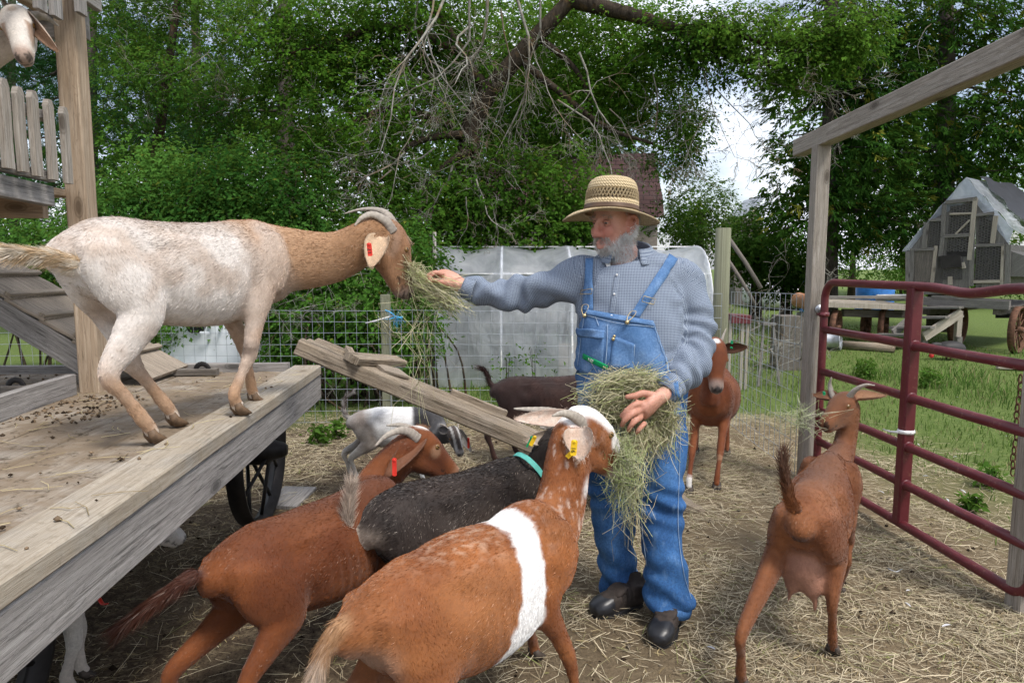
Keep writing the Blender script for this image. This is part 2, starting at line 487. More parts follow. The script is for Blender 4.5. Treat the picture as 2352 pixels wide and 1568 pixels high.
# ------------------------------------------------------------------ lawn
def blades(name, label, n, region, hmin, hmax, w, lo, hi, dry=.1, dens=None, mat="grass_blade"):
    x0, x1, y0, y1 = region
    u = RNG.random(n); y = y0 + (y1 - y0) * u ** 1.35; x = RNG.uniform(x0, x1, n) * (.45 + .55 * y / y1)
    k = RNG.random(n) < (1 - pen_mask(x, y)) ** 2 * (1 if dens is None else dens(x, y))
    x, y = x[k], y[k]; n = len(x)
    P = np.stack([x, y, 0 * x], 1)
    tall = .45 + .8 * noise(P, .9, 31, 3)
    h = (hmin + (hmax - hmin) * RNG.random(n)) * tall
    th = RNG.uniform(0, 2 * math.pi, n); lean = RNG.normal(0, .35, (n, 2)) * h[:, None]
    z = ground_z(x, y)
    base = np.stack([x, y, z - .003], 1)
    ww = (w * RNG.uniform(.6, 1.3, n) * (1 + y * .05))[:, None]
    s = np.stack([np.cos(th), np.sin(th), 0 * th], 1) * ww
    midp = base + np.stack([lean[:, 0] * .35, lean[:, 1] * .35, h * .6], 1)
    tip = base + np.stack([lean[:, 0], lean[:, 1], h * .95], 1)
    V = np.stack([base - s, base + s, midp + s * .8, midp - s * .8, tip], 1).reshape(-1, 3)
    i = np.arange(n)[:, None] * 5
    Q = i + np.array([[0, 1, 2, 3]]); Tr = i + np.array([[3, 2, 4]])
    u = RNG.random((n, 1)); c = np.array(lo) * (1 - u) + np.array(hi) * u
    d = RNG.random((n, 1)) < dry; c = np.where(d, np.array((.33, .29, .15)) * (.6 + .6 * u), c)
    o = np_obj(name, V, [Q, Tr], MAT[mat], col=np.repeat(c, 5, 0))
    tag(o, label, kind="stuff")
t = T("grass_blade"); c = t.attr()
d = t.n("BsdfDiffuse", {"Color": c}); tr = t.n("BsdfTranslucent", {"Color": c})
mx = t.n("MixShader", {0: .35, 1: d.outputs[0], 2: tr.outputs[0]})
t.t.links.new(mx.outputs[0], t.out.inputs["Surface"])
blades("lawn_grass", "short green lawn grass beyond the wire fence", 66000, (-9, 10, 3.0, 17), .03, .085, .0030, (.07, .125, .028), (.19, .28, .075), .14)
blades("tall_grass", "long rank grass along the fence and beneath the coop", 36000, (-7, 11, 5.8, 13), .10, .24, .0034, (.055, .115, .025), (.155, .26, .06), .10,
       dens=lambda x, y: sstep(.54, .66, noise(np.stack([x, y, 0 * x], 1), .55, 77, 2)) * .9)
# ================================================================== hay wagon
DECK, RIM = .90, .925
e0, e1 = onz(0, 1337, RIM), onz(737, 838, RIM)
wd = unit((e1 - e0) * [1, 1, 0]); wr = np.array([wd[1], -wd[0], 0]); UP = np.array([0, 0, 1.0])
def wp(s, r, z): return np.array([e1[0], e1[1], 0]) + wd * s + wr * r + UP * z
wagon = thing("hay_wagon", "weathered grey flat hay wagon with steel wheels and dung on its deck", "wagon", wp(-2, -1, 0))
r = -.158; k = 0
while r > -2.35:
    w = random.uniform(.17, .2); dz = random.uniform(-.004, .002)
    MB().board(wp(-4.6, r - w / 2, DECK - .02 + dz), wp(-.045 + random.uniform(-.01, .01), r - w / 2, DECK - .02 + dz), w, .04, seg=10, wob=.0012, ch=.005).build("deck_plank", MAT["wood_deck"], wagon)
    r -= w + random.uniform(.003, .007); k += 1
MB().board(wp(-4.6, -.076, RIM - .028), wp(-.0, -.076, RIM - .028), .152, .056, seg=14, wob=.0015, ch=.007).build("rim_board", MAT["wood_rim"], wagon)
MB().board(wp(-4.6, -.030, .797), wp(.02, -.030, .797), .045, .137, seg=10, wob=.001, ch=.005).build("side_beam", MAT["wood_grey"], wagon)
MB().board(wp(-.02, -.17, DECK + .012), wp(-.02, -1.0, DECK + .012), .04, .062, seg=4, wob=.002).build("end_strip", MAT["wood_grey"], wagon)
MB().board(wp(-.022, -1.005, DECK + .008), wp(-.025, -2.35, DECK + .008), .04, .062, seg=4, wob=.002).build("end_strip", MAT["wood_grey"], wagon)
for s in (-.3, -1.2, -2.1, -3.0, -3.9):
    MB().board(wp(s, -.06, .80), wp(s, -2.3, .80), .09, .115).build("cross_beam", MAT["wood_dark"], wagon)
for rr in (-.75, -1.6):
    MB().board(wp(-4.5, rr, .685), wp(.0, rr, .685), .09, .11).build("sill", MAT["wood_dark"], wagon)
for s in (-.06, -2.20):
    MB().board(wp(s, -.42, .56), wp(s, -1.95, .56), .12, .13).build("bolster", MAT["steel_black"], wagon)
    MB().tube([wp(s, -.40, .43), wp(s, -2.0, .43)], .035, 10).build("axle", MAT["steel_black"], wagon)
MB().tube([wp(-.05, -1.18, .47), wp(-2.2, -1.18, .47)], .04, 8).build("reach_pole", MAT["steel_black"], wagon)
def wheel(s, rr, R=.425):
    c = wp(s, rr, R)
    m = MB(); m.lathe(c, wr, [(R - .014, -.045), (R, -.045), (R + .003, 0), (R, .045), (R - .014, .045), (R - .03, .012), (R - .045, .006), (R - .045, -.006), (R - .03, -.012), (R - .014, -.045)], 40)
    w = m.build("wheel", MAT["steel_black"], wagon)
    MB().lathe(c, wr, [(.001, -.13), (.055, -.13), (.06, -.08), (.085, -.06), (.085, .06), (.06, .08), (.045, .14), (.03, .16), (.001, .16)], 18).build("hub", MAT["steel_black"], w)
    for i in range(12):
        a = 2 * math.pi * i / 12; d = wd * math.cos(a) + UP * math.sin(a); o = .055 if i % 2 else -.055
        MB().tube([c + d * .07 + wr * o, c + d * (R - .03)], .011, 6).build("spoke", MAT["steel_black"], w)
WX = -1.47
def wheel_at(Y, X):       # find wagon coordinates of a world point
    d = np.array([X - e1[0], Y - e1[1], 0]); return d @ wd, d @ wr
for (Y, X) in ((3.84, -1.46), (1.70, -1.50), (3.84, -2.9), (1.70, -2.85)):
    s, rr = wheel_at(Y, X); wheel(s, rr)
def strap(c, tilt=0):
    blk = MB().board(c - wr * .11 + UP * .018, c + wr * .11 + UP * .018, .045, .036).build("stake_block", MAT["wood_dark"], wagon)
    pts = [c - wr * .01 + UP * .0]
    for i in range(9):
        a = math.pi * i / 8
        pts.append(c + wr * (.030 - .034 * math.cos(a)) + UP * (.028 + .034 * math.sin(a)))
    pts.append(c + wr * .065 + UP * .0)
    MB().tube(pts, .013, 6, flat=.3, up=wd).build("iron_strap", MAT["steel_black"], wagon)
strap(onz(22, 903, DECK)); strap(onz(452, 862, DECK))

# droppings and trodden dirt on the deck
def deck_litter():
    n = 1300
    s = RNG.uniform(-3.4, -.1, n); r_ = -RNG.random(n) ** .8 * 1.9 - .03
    pile = noise(np.stack([s, r_, 0 * s], 1), 1.9, 8, 2)
    k = RNG.random(n) < sstep(.35, .7, pile) + .12; s, r_ = s[k], r_[k]
    q = RNG.random((230, 2)) ** 1.3                                  # heaped round the tower post
    ps, pr = wheel_at(*(onz(205, 903, DECK)[[1, 0]]))
    s = np.concatenate([s, ps - .08 - .55 * q[:, 0]]); r_ = np.concatenate([r_, pr + .02 + .30 * q[:, 1]])
    n = len(s)
    oct_v = np.array([[1, 0, 0], [-1, 0, 0], [0, 1, 0], [0, -1, 0], [0, 0, 1], [0, 0, -1]], float)
    oct_f = np.array([[0, 2, 4], [2, 1, 4], [1, 3, 4], [3, 0, 4], [2, 0, 5], [1, 2, 5], [3, 1, 5], [0, 3, 5]])
    sz = RNG.uniform(.0035, .0085, n); zt = np.where(r_ > -.152, RIM, DECK)
    C = np.array([e1[0], e1[1], 0]) + s[:, None] * wd + r_[:, None] * wr; C[:, 2] = zt + sz * .6
    sc = RNG.uniform(.7, 1.5, (n, 1, 3)) * sz[:, None, None]; sc[:, :, 2] *= .75
    V = C[:, None] + oct_v[None] * sc
    F = (np.arange(n)[:, None, None] * 6 + oct_f[None]).reshape(-1, 3)
    cc = np.where(RNG.random((n, 1)) < .45, [[.05, .036, .025]], [[.18, .13, .085]]) * RNG.uniform(.6, 1.4, (n, 1))
    tag(np_obj("droppings", V.reshape(-1, 3), F, MAT["straw"], col=np.repeat(cc, 6, 0), smooth=True), "dark droppings and dirt crumbs scattered on the wagon deck", kind="stuff")
    n = 420
    s = RNG.uniform(-3.2, -.1, n); r_ = -RNG.random(n) * 1.9 - .02
    th = RNG.uniform(0, 6.28, n); L = RNG.uniform(.02, .13, n)
    zt = np.where(r_ > -.152, RIM, DECK)
    C = np.array([e1[0], e1[1], 0]) + s[:, None] * wd + r_[:, None] * wr; C[:, 2] = zt + .004
    d = np.stack([np.cos(th), np.sin(th), RNG.normal(0, .03, n)], 1) * L[:, None] / 2
    tag(ribbons(C - d, C + d, C + np.stack([-d[:, 1], d[:, 0], np.abs(d[:, 2]) + .004], 1) * .15, RNG.uniform(.001, .0019, n), straw_cols(n), "deck_straw", MAT["straw"]),
        "short straw bits lying on the wagon deck", kind="stuff")
deck_litter()

# ================================================================== goat tower standing on the deck
pb = onz(204, 903, DECK)
tower = thing("goat_tower", "two level timber goat tower with picket rails on the wagon", "platform", pb)
pc = pb + wd * .05
MB().board(pc, pc + UP * 2.6, .092, .092, up=wd, seg=12, wob=.0015, ch=.006).build("post", MAT["wood_tan"], tower)
XP = pc[0] + .075
def xline(pa, pbb, f0=-1.2):
    """two sighted points in the tower's side plane, carried on towards the camera side"""
    a, b = onx(*pa, XP), onx(*pbb, XP); return b + (a - b) * (1 - f0) , b
def side_board(name, top0, bot0, top1, bot1, th, mat, off=0.0, back=.0):
    a, b = xline(top0, top1); c, d = xline(bot0, bot1)
    h = (np.linalg.norm(a - c) + np.linalg.norm(b - d)) / 2 * .98
    z = ((a + c) / 2)[2] * .5 + ((b + d) / 2)[2] * .5
    p, q = (a + c) / 2, (b + d) / 2
    p = np.array([p[0] + off, p[1], z * .4 + p[2] * .6]); q = np.array([q[0] + off, q[1] + back, z * .4 + q[2] * .6])
    return MB().board(p, q, th, h, seg=3, wob=.001).build(name, MAT[mat], tower)
side_board("rail", (22, 217), (22, 240), (137, 268), (137, 283), .035, "wood_grey", -.045)
side_board("rail", (5, 362), (5, 388), (143, 402), (143, 421), .035, "wood_grey", -.045)
side_board("floor_beam", (0, 395), (0, 447), (143, 432), (143, 482), .045, "wood_grey", -.055)
for (x0, yt, yb, w) in ((150, 246, 422, .044), (115, 229, 413, .045), (79, 209, 405, .047), (46, 200, 395, .047), (11, 181, 387, .05), (-32, 160, 375, .05), (-80, 138, 362, .05)):
    a, b = onx(x0 - 6, yt, XP), onx(x0 + 7, yb, XP); b[1] = a[1] = (a[1] + b[1]) / 2
    m = MB(); m.board(b, a - UP * .03, .022, w, up=wd, seg=4, wob=.0012, ch=.003)
    t0 = a - UP * .03; hw = w / 2
    V = [t0 + wd * sx * q + wr * o for o in (-.011, .011) for (sx, q) in ((-1, hw), (1, hw))]
    V += [a + UP * .0 + wd * sx * hw * .45 + wr * o for o in (-.011, .011) for sx in (-1, 1)]
    m.raw(V, [[0, 1, 5, 4], [2, 6, 7, 3], [0, 4, 6, 2], [1, 3, 7, 5], [4, 5, 7, 6]])
    m.build("picket", MAT["wood_post"], tower)
zf = (onx(143, 432, XP)[2])
for k in range(6):
    rr = -.135 - .16 * k
    MB().board(pc * [1, 1, 0] + wr * (.02 + rr) - wd * 1.3 + UP * (zf + .0), pc * [1, 1, 0] + wr * (.02 + rr) + wd * .03 + UP * zf, .15, .03).build("floor_board", MAT["wood_tan"], tower)
for k in range(3):
    MB().board(pc * [1, 1, 0] - wd * (.12 + .45 * k) - wr * .09 + UP * (zf - .07), pc * [1, 1, 0] - wd * (.12 + .45 * k) - wr * .95 + UP * (zf - .07), .04, .09).build("joist", MAT["wood_tan"], tower)
# far corner posts and back rail of the tower
MB().board(pc - wr * 1.0, pc - wr * 1.0 + UP * 2.6, .092, .092, up=wd).build("post", MAT["wood_tan"], tower)
# base sill on the deck
MB().board(pb - wr * .05 - wd * .04 + UP * .048, pb - wr * .0 - wd * 1.25 + UP * .048, .04, .095, seg=4, wob=.001).build("base_sill", MAT["wood_grey"], tower)
# upper storey: beam, boards and picket feet that show at the top of the picture
zu = at(140, 18, pc[1])[2]
MB().board(pc * [1, 1, 0] - wr * .075 - wd * 1.2 + UP * zu, pc * [1, 1, 0] - wr * .075 - wd * .06 + UP * zu, .04, .10).build("upper_beam", MAT["wood_tan"], tower)
MB().board(pc * [1, 1, 0] + wr * .062 - wd * 1.2 + UP * (zu + .075), pc * [1, 1, 0] + wr * .062 + wd * .13 + UP * (zu + .075), .03, .09).build("upper_beam", MAT["wood_grey"], tower)
for (x0, yb) in ((129, 41), (93, 25), (186, 33)):
    b = onx(x0, yb, XP + .025); MB().board(b, b + UP * .5, .022, .066, up=wd).build("picket", MAT["wood_grey"], tower)
MB().board(pc * [1, 1, 0] + wd * .07 + wr * .04 + UP * (zu - .05), pc * [1, 1, 0] + wd * .07 - wr * 1.0 + UP * (zu - .05), .035, .12).build("upper_beam", MAT["wood_grey"], tower)
for k in range(7):
    rr = -.14 - .13 * k
    MB().board(pc * [1, 1, 0] + wr * rr - wd * 1.2 + UP * (zu + .07), pc * [1, 1, 0] + wr * rr + wd * .03 + UP * (zu + .07), .125, .025).build("upper_floor_board", MAT["wood_dark"], tower)

# ================================================================== cleated ramp from the tower down to the deck
Ef, Eb = onz(325, 882, DECK + .012), onz(432, 850, DECK + .012)
Uf, Ub = at(-60, 652, Ef[1] - .02), at(-60, 549, Eb[1] - .02)
Ub[2] = Uf[2] = (Uf[2] + Ub[2]) / 2; xm = (Uf[0] + Ub[0]) / 2; Uf[0] = Ub[0] = xm
ramp = thing("cleated_ramp", "steep ramp of overlapping weathered plywood steps behind the tower post", "ramp", (Ef + Eb) / 2)
rd = unit((Uf - Ef)); rn = unit(np.cross(rd, Eb - Ef)); rn = rn if rn[2] > 0 else -rn
Lr = np.linalg.norm(Uf - Ef); nb = 6
for k in range(nb):
    a, b = k / nb, (k + 1.12) / nb
    pa = (Ef + (Uf - Ef) * a) * .5 + (Eb + (Ub - Eb) * a) * .5; pq = (Ef + (Uf - Ef) * b) * .5 + (Eb + (Ub - Eb) * b) * .5
    W = np.linalg.norm(Eb - Ef)
    pa = pa + rn * .020; pq = pq + rn * .006; hd = unit(pq - pa)
    MB().board(pa, pq, W + random.uniform(-.02, .02), .017, up=rn, seg=4, wob=.002, ch=.004).build("step_board", MAT["wood_ply"], ramp)
    if k:
        m_ = pa + hd * .012 + rn * .018
        MB().board(m_ - unit(Eb - Ef) * W * .49, m_ + unit(Eb - Ef) * W * .49, .03, .018, up=rn).build("cleat", MAT["wood_ply"], ramp)
for (E, U_, o) in ((Ef, Uf, .02), (Eb, Ub, -.02)):
    q = unit(Eb - Ef) * o - rn * .062
    MB().board(E + q + rd * .16, U_ + q, .038, .12, up=rn, seg=3).build("stringer", MAT["wood_grey"], ramp)

# ================================================================== heavy timber gangplank from the deck to the ground
A, B = at(672, 815, 3.84), at(1606, 1205, 3.985)
gang = thing("gangplank", "split weathered timber gangplank sloping from the wagon deck to the ground", "plank", (A + B) / 2)
gd = unit(B - A); gs = unit(np.cross(gd, UP)); gs = gs if gs[1] > 0 else -gs; gn = np.cross(gs, gd); gn = gn if gn[2] > 0 else -gn
TH = .092; off = .0
for k, (w, a0, b0) in enumerate(((.095, 0, 0), (.10, .02, -.03), (.10, .05, -.06))):
    q = gs * (off + w / 2) + gn * (TH / 2 + random.uniform(-.003, .003))
    MB().board(A + gd * a0 + q, B + gd * b0 + q, w, TH, up=gn, seg=22, wob=.0025, ch=.009).build("timber", MAT["wood_plank"], gang)
    off += w + .004
def on_gang(px, py, lift=0.0):
    """sighted point on the plank's upper face"""
    n = gn; p0 = A + gn * TH; d = ray(px, py); o = np.array([0, 0, CAM_H]); tt = ((p0 - o) @ n) / (d @ n); return o + d * tt + n * lift
a, b = on_gang(803, 832, .025), on_gang(916, 838, .025)
MB().board(a, b, .10, .045, up=gn, seg=3, wob=.003, ch=.006).build("cleat", MAT["wood_plank"], gang)
a, b = on_gang(795, 812, .03), on_gang(812, 836, .018)
MB().board(a, b, .045, .035, up=gn).build("cleat", MAT["wood_plank"], gang)
a, b = on_gang(868, 846, .010), on_gang(926, 862, .010)
MB().board(a, b, .15, .018, up=gn, seg=2).build("cleat", MAT["wood_ply"], gang)
a, b = on_gang(1034, 905, .018), on_gang(1160, 955, .018)
MB().board(a, b, .05, .036, up=gn, seg=3, wob=.002).build("cleat", MAT["rust_wood"] if "rust_wood" in MAT else MAT["wood_plank"], gang)
tag(MB().board(onz(640, 1165, .01), onz(690, 1120, .02), .22, .02, seg=2).build("board_offcut", MAT["wood_grey"]), "small grey board offcut lying on the dirt by the steel wheel", "board")
# ================================================================== welded wire fence along the back of the pen
FY = 6.3
fence = thing("wire_fence", "welded wire mesh fence with wooden posts along the back of the pen", "fence", (0, FY, 0))
def wire_panel(name, p0, p1, z0, z1, parent, step=.108, sag=.004, z1b=None):
    p0, p1 = np.array(p0, float), np.array(p1, float); L = np.linalg.norm(p1 - p0); d = (p1 - p0) / L
    z1b = z1 if z1b is None else z1b
    nrm = np.array([-d[1], d[0], 0.]) if len(d) == 3 else None
    V, F = [], []
    def w(pts, r):
        b = len(V); v, f, _ = tube_arrays(pts, r, 4, False)
        V.extend(v); F.extend([[b + i for i in q] for q in f])
    nz = int(round((z1 - z0) / step))
    ph = random.random() * 6
    def bulge(s): return .012 * math.sin(s * 1.7 + ph) + .007 * math.sin(s * 4.1 + ph)
    nseg = max(4, int(L / .45))
    for i in range(nz + 1):
        f = i / nz; pts = []
        for j in range(nseg + 1):
            s = L * j / nseg; zz = z0 + f * ((z1 + (z1b - z1) * j / nseg) - z0) + sag * math.sin(s * 2.3 + i)
            pts.append(p0 + d * s + nrm * bulge(s) + UP * zz)
        w(pts, .0021)
    ns = int(L / (step * .93))
    for j in range(ns + 1):
        s = L * j / ns; zt = z1 + (z1b - z1) * s / L
        w([p0 + d * s + nrm * (bulge(s) + .003) + UP * z0, p0 + d * s + nrm * (bulge(s) + .004) + UP * (z0 + zt) / 2, p0 + d * s + nrm * (bulge(s) + .003) + UP * zt], .0021)
    return np_obj(name, np.array(V), np.array(F), MAT["wire"], parent, smooth=True)
zA = at(750, 713, FY)[2]; zB = at(1640, 674, FY)[2]
PX = at(1657, 700, FY + .05)[0]
wire_panel("wire_panel", (-7.2, FY, 0), (at(893, 700, FY)[0], FY, 0), .02, zA, fence)
wire_panel("wire_panel", (at(893, 700, FY)[0] + .01, FY - .012, 0), (at(1540, 700, FY)[0], FY - .012, 0), .01, zA + .01, fence, z1b=zA - .03)
wire_panel("wire_panel", (at(1500, 700, FY)[0], FY - .035, 0), (PX - .02, FY - .035, 0), .02, zB, fence)
b = at(890, 930, FY + .045); b[2] = -.1
MB().board(b, b + UP * (at(890, 677, FY)[2] + .1), .085, .075, up=(0, 1, 0), seg=5, wob=.002, ch=.006).build("post", MAT["wood_green"], fence)
for X in (-3.9, -6.4):
    MB().board((X, FY + .05, -.1), (X, FY + .05, zA + .1), .085, .08, up=(0, 1, 0), ch=.006).build("post", MAT["wood_green"], fence)
zt = at(1658, 524, FY + .08)[2]
MB().tube([(PX, FY + .08, -.1), (PX + .003, FY + .08, .8), (PX + .004, FY + .08, zt - .004), (PX + .004, FY + .08, zt)], [.077, .073, .07, .066], 18).build("post", MAT["wood_green"], fence, label="tall round green-grey corner post")
# side run from the corner post to the gate post
gate_line = unit(np.array([-.051, 1.0, 0]))
hp = onz(1868, 1112, 0.0); hp = np.array([at(1869, 700, 4.64)[0], 4.64, 0])
side_fence = thing("wire_fence", "short run of welded wire mesh between the corner post and the gate post", "fence", ((PX + hp[0]) / 2, 5.5, 0))
wire_panel("wire_panel", (PX + .06, FY, 0), (hp[0] - .06, hp[1] + .03, 0), .03, at(1674, 669, FY)[2], side_fence, z1b=at(1845, 677, 4.68)[2])

# blue twine and white rod tied round the small post
tw = thing("twine_knot", "frayed bright blue twine knotted round the small fence post", "twine", at(908, 728, FY - .06))
k0 = at(910, 727, FY - .07)
MB().tube(spline([at(885, 712, FY - .04), at(898, 718, FY - .07), k0, at(925, 729, FY - .05)], 4), .006, 6).build("loop", MAT["blue_twine"], tw)
MB().tube(spline([at(876, 733, FY - .03), at(893, 733, FY - .07), k0], 4), .005, 6).build("loop", MAT["blue_twine"], tw)
n = 70; d = RNG.normal(0, 1, (n, 3)) * [.045, .02, .045] + [0, 0, -.012]
ribbons(np.repeat(k0[None], n, 0), k0 + d, k0 + d * .5 + RNG.normal(0, .01, (n, 3)), np.full(n, .0012), np.tile([[.10, .42, .70]], (n, 1)), "frayed_end", MAT["straw"], tw)
tag(MB().tube([at(840, 742, FY - .05), at(868, 735, FY - .05), at(905, 724, FY - .06)], .007, 6).build("plastic_rod", MAT["zip_white"]), "thin white plastic rod tucked into the twine on the fence", "rod")

# ================================================================== gate frame: two posts and the header beam
frame = thing("gate_frame", "grey timber gate frame with square posts and a header beam", "frame", hp)
MB().board(hp - UP * .1, hp + UP * at(1872, 333, 4.62)[2], .092, .092, up=(0, 1, 0), seg=10, wob=.001, ch=.004).build("post", MAT["wood_post"], frame)
zh0 = at(1820, 341, 5.0)[2]; h0 = np.array([at(1820, 341, 5.0)[0] + .05, 5.0, zh0 + .002])
lp = onz(2338, 1402, 0.0)
h1b = np.array([at(2352, 92, 2.8)[0] + .06, 2.8, at(2352, 92, 2.8)[2]]); h1 = h0 + (h1b - h0) * 1.5
MB().board(h0, h1, .092, .115, seg=10, wob=.0012, ch=.005).build("header_beam", MAT["wood_post"], frame)
MB().board(lp + [.03, .02, -.1], lp + [.03, .02, 2.35], .092, .092, up=(0, 1, 0), seg=8, wob=.001, ch=.004).build("post", MAT["wood_post"], frame)

# ================================================================== red tube gate
ga = np.array([at(1889, 800, 4.53)[0], 4.53, 0]); gb = np.array([lp[0] + .005, 2.74, 0])
gate = thing("tube_gate", "dark red steel tube farm gate standing in the timber frame", "gate", (ga + gb) / 2)
gdir = unit(gb - ga); GL = np.linalg.norm(gb - ga)
def gz(py): return at(1889, py, 4.53)[2]
zs = [gz(648), gz(756), gz(852), gz(942), gz(1012), gz(1086)]
R = .0245
def gp(s, z): return ga + gdir * s + UP * z
cr = .11
pts = [gp(.55, zs[5])] + [gp(.12, zs[5])]
pts = [gp(GL * .5, zs[5]), gp(cr, zs[5])] + [gp(cr - cr * math.sin(a), zs[5] + cr - cr * math.cos(a)) for a in np.linspace(.15, math.pi / 2, 7)]
pts += [gp(0, z) for z in np.linspace(zs[5] + cr + .05, zs[0] - cr - .02, 6)]
pts += [gp(cr - cr * math.cos(a), zs[0] - cr + cr * math.sin(a)) for a in np.linspace(0, math.pi / 2, 9)]
sag = lambda s: -.022 * math.exp(-((s - GL * .72) / .16) ** 2) + .012 * math.exp(-((s - GL * .9) / .12) ** 2)
pts += [gp(s, zs[0] + sag(s)) for s in np.linspace(cr + .05, GL - cr, 22)]
pts += [gp(GL - cr + cr * math.sin(a), zs[0] - cr + cr * math.cos(a)) for a in np.linspace(.1, math.pi / 2, 8)]
pts += [gp(GL, z) for z in np.linspace(zs[0] - cr - .05, zs[5] + cr, 5)]
pts += [gp(GL - cr + cr * math.cos(a), zs[5] + cr - cr * math.sin(a)) for a in np.linspace(.1, math.pi / 2, 7)] + [gp(GL * .5, zs[5])]
MB().tube(pts, R, 14, cap=False).build("outer_tube", MAT["gate_paint"], gate)
for z in zs[1:5]:
    MB().tube([gp(.015, z), gp(GL * .33, z + .002), gp(GL * .66, z - .003), gp(GL - .015, z)], R, 14).build("rail", MAT["gate_paint"], gate)
us = (4.53 - 3.62) / abs(gdir[1])
MB().board(gp(us, zs[5] + .01), gp(us, zs[0] - .01), .066, .06, up=gdir, ch=.008).build("upright", MAT["gate_paint"], gate)
for z in zs[1:5]:
    for s_ in (-1, 1):
        MB().lathe(gp(us + s_ * .032, z), gdir, [(R, -.004), (R + .006, -.002), (R + .006, .002), (R, .004)], 14).build("weld_ring", MAT["gate_paint"], gate)
zc = gz(722)
hinge = MB().lathe(gp(0, zc), UP, [(R + .001, -.016), (R + .008, -.014), (R + .008, .014), (R + .001, .016)], 16).build("hinge_collar", MAT["gate_paint"], gate)
MB().tube([gp(-.03, zc) + [-.03, 0, 0], gp(.06, zc) + [-.028, 0, 0]], .009, 8).build("bolt", MAT["gate_paint"], hinge)
pin = MB(); q = np.array([hp[0] + .02, hp[1] - .046, gz(711)])
pin.lathe(q, (0, -1, 0), [(.001, .0), (.03, .0), (.032, .006), (.02, .01), (.012, .012), (.011, .08), (.001, .08)], 16)
pin.build("hinge_pin", MAT["galvanised"], frame)
for k in range(8):
    a = .25 + k * .12
    pass
# white cable tie round the upright, chain on the latch end
zt_ = at(2087, 990, 3.62)[2]; c = gp(us, zt_)
pts = [c + gdir * .036 * math.cos(a) + np.array([gdir[1], -gdir[0], 0]) * .04 * math.sin(a) for a in np.linspace(0, 2 * math.pi, 17)]
tie = MB().tube(pts, .006, 6, cap=False, flat=2.0)
tie.tube([at(2028, 985, 3.70), at(2045, 991, 3.62), at(2062, 992, 3.57)], [.002, .006, .007], 6)
tag(tie.build("cable_tie", MAT["zip_white"]), "white cable tie looped round the red gate upright", "cable tie")
ch = thing("chain", "rusty steel chain hanging at the latch end of the red gate", "chain", at(2342, 900, 2.9))
lk = at(2344, 870, 2.95)
for k in range(14):
    c = lk + np.array([.004 * math.sin(k), 0, -.032 * k]); ax = np.array([1, 0, 0]) if k % 2 else np.array([0, 1, 0])
    pts = [c + ax * .011 * math.cos(a) + UP * .021 * math.sin(a) for a in np.linspace(0, 2 * math.pi, 11)]
    MB().tube(pts, .0032, 5, cap=False).build("chain_link", MAT["rust"], ch)
# ================================================================== vegetation
def leaf_mat(name, trans=.35, gloss=.06):
    t = T(name); c = t.attr()
    d = t.n("BsdfDiffuse", {"Color": c}); tr = t.n("BsdfTranslucent", {"Color": t.mix(.5, c, (.16, .24, .03), 'MIX')})
    m1 = t.n("MixShader", {0: trans, 1: d.outputs[0], 2: tr.outputs[0]})
    t.t.links.new(m1.outputs[0], t.out.inputs["Surface"])
leaf_mat("leaf", .45, .02); leaf_mat("needle", .18, .01)
t = T("bark"); p = t.pos(); a = t.noise(t.map(p, (9, 9, 2)), 3, 5, .65); b = t.noise(p, 7, 4)
c = t.ramp(a, [(.3, (.022, .017, .013)), (.6, (.06, .047, .035)), (.8, (.11, .095, .08))])
c = t.mix(t.ramp(b, [(.55, 0.0), (.7, .5)]), c, (.14, .085, .03))
t.pbsdf(c, .95, normal=t.bump(a, .8, .03), spec=.1)
t = T("bark_pine"); p = t.pos(); a = t.noise(t.map(p, (6, 6, 1.5)), 3, 5, .65)
t.pbsdf(t.ramp(a, [(.3, (.03, .025, .022)), (.65, (.10, .085, .075))]), .95, spec=.1)
t = T("lichen_twig"); p = t.pos(); a = t.noise(p, 9, 5, .65); b = t.noise(p, 2.2, 3)
c = t.ramp(a, [(.35, (.13, .115, .095)), (.55, (.27, .26, .225)), (.75, (.40, .395, .355))])
c = t.mix(t.ramp(b, [(.52, 0.0), (.66, .7)]), c, (.20, .125, .05))
t.pbsdf(c, .95, spec=.1)

def leaves(name, P, up, size, col, mat, parent, aspect=.55, fold=.25, fwd=None):
    """one folded diamond per leaf"""
    n = len(P)
    N = unit(up + RNG.normal(0, .45, (n, 3)))
    f = RNG.normal(0, 1, (n, 3)) if fwd is None else fwd + RNG.normal(0, .5, (n, 3))
    f = unit(f - N * (f * N).sum(1, keepdims=True)); s = np.cross(N, f)
    L = size[:, None]; W = L * aspect
    b = P; tip = P + f * L - N * L * .12
    mid = P + f * L * .42
    l = mid + s * W / 2 + N * L * fold * .4; r = mid - s * W / 2 + N * L * fold * .4
    V = np.stack([b, l, tip, r], 1).reshape(-1, 3)
    i = np.arange(n)[:, None] * 4
    F = np.concatenate([i + [[0, 2, 1]], i + [[0, 3, 2]]])
    return np_obj(name, V, F, MAT[mat], parent, col=np.repeat(col, 4, 0))
def cl(px, py, Y, rx, ry, w=1.0, ryy=None):
    c = at(px, py, Y); k = Y / FPX
    return (c, np.array([rx * k, (ryy or (rx + ry) / 2) * k, ry * k]), w)
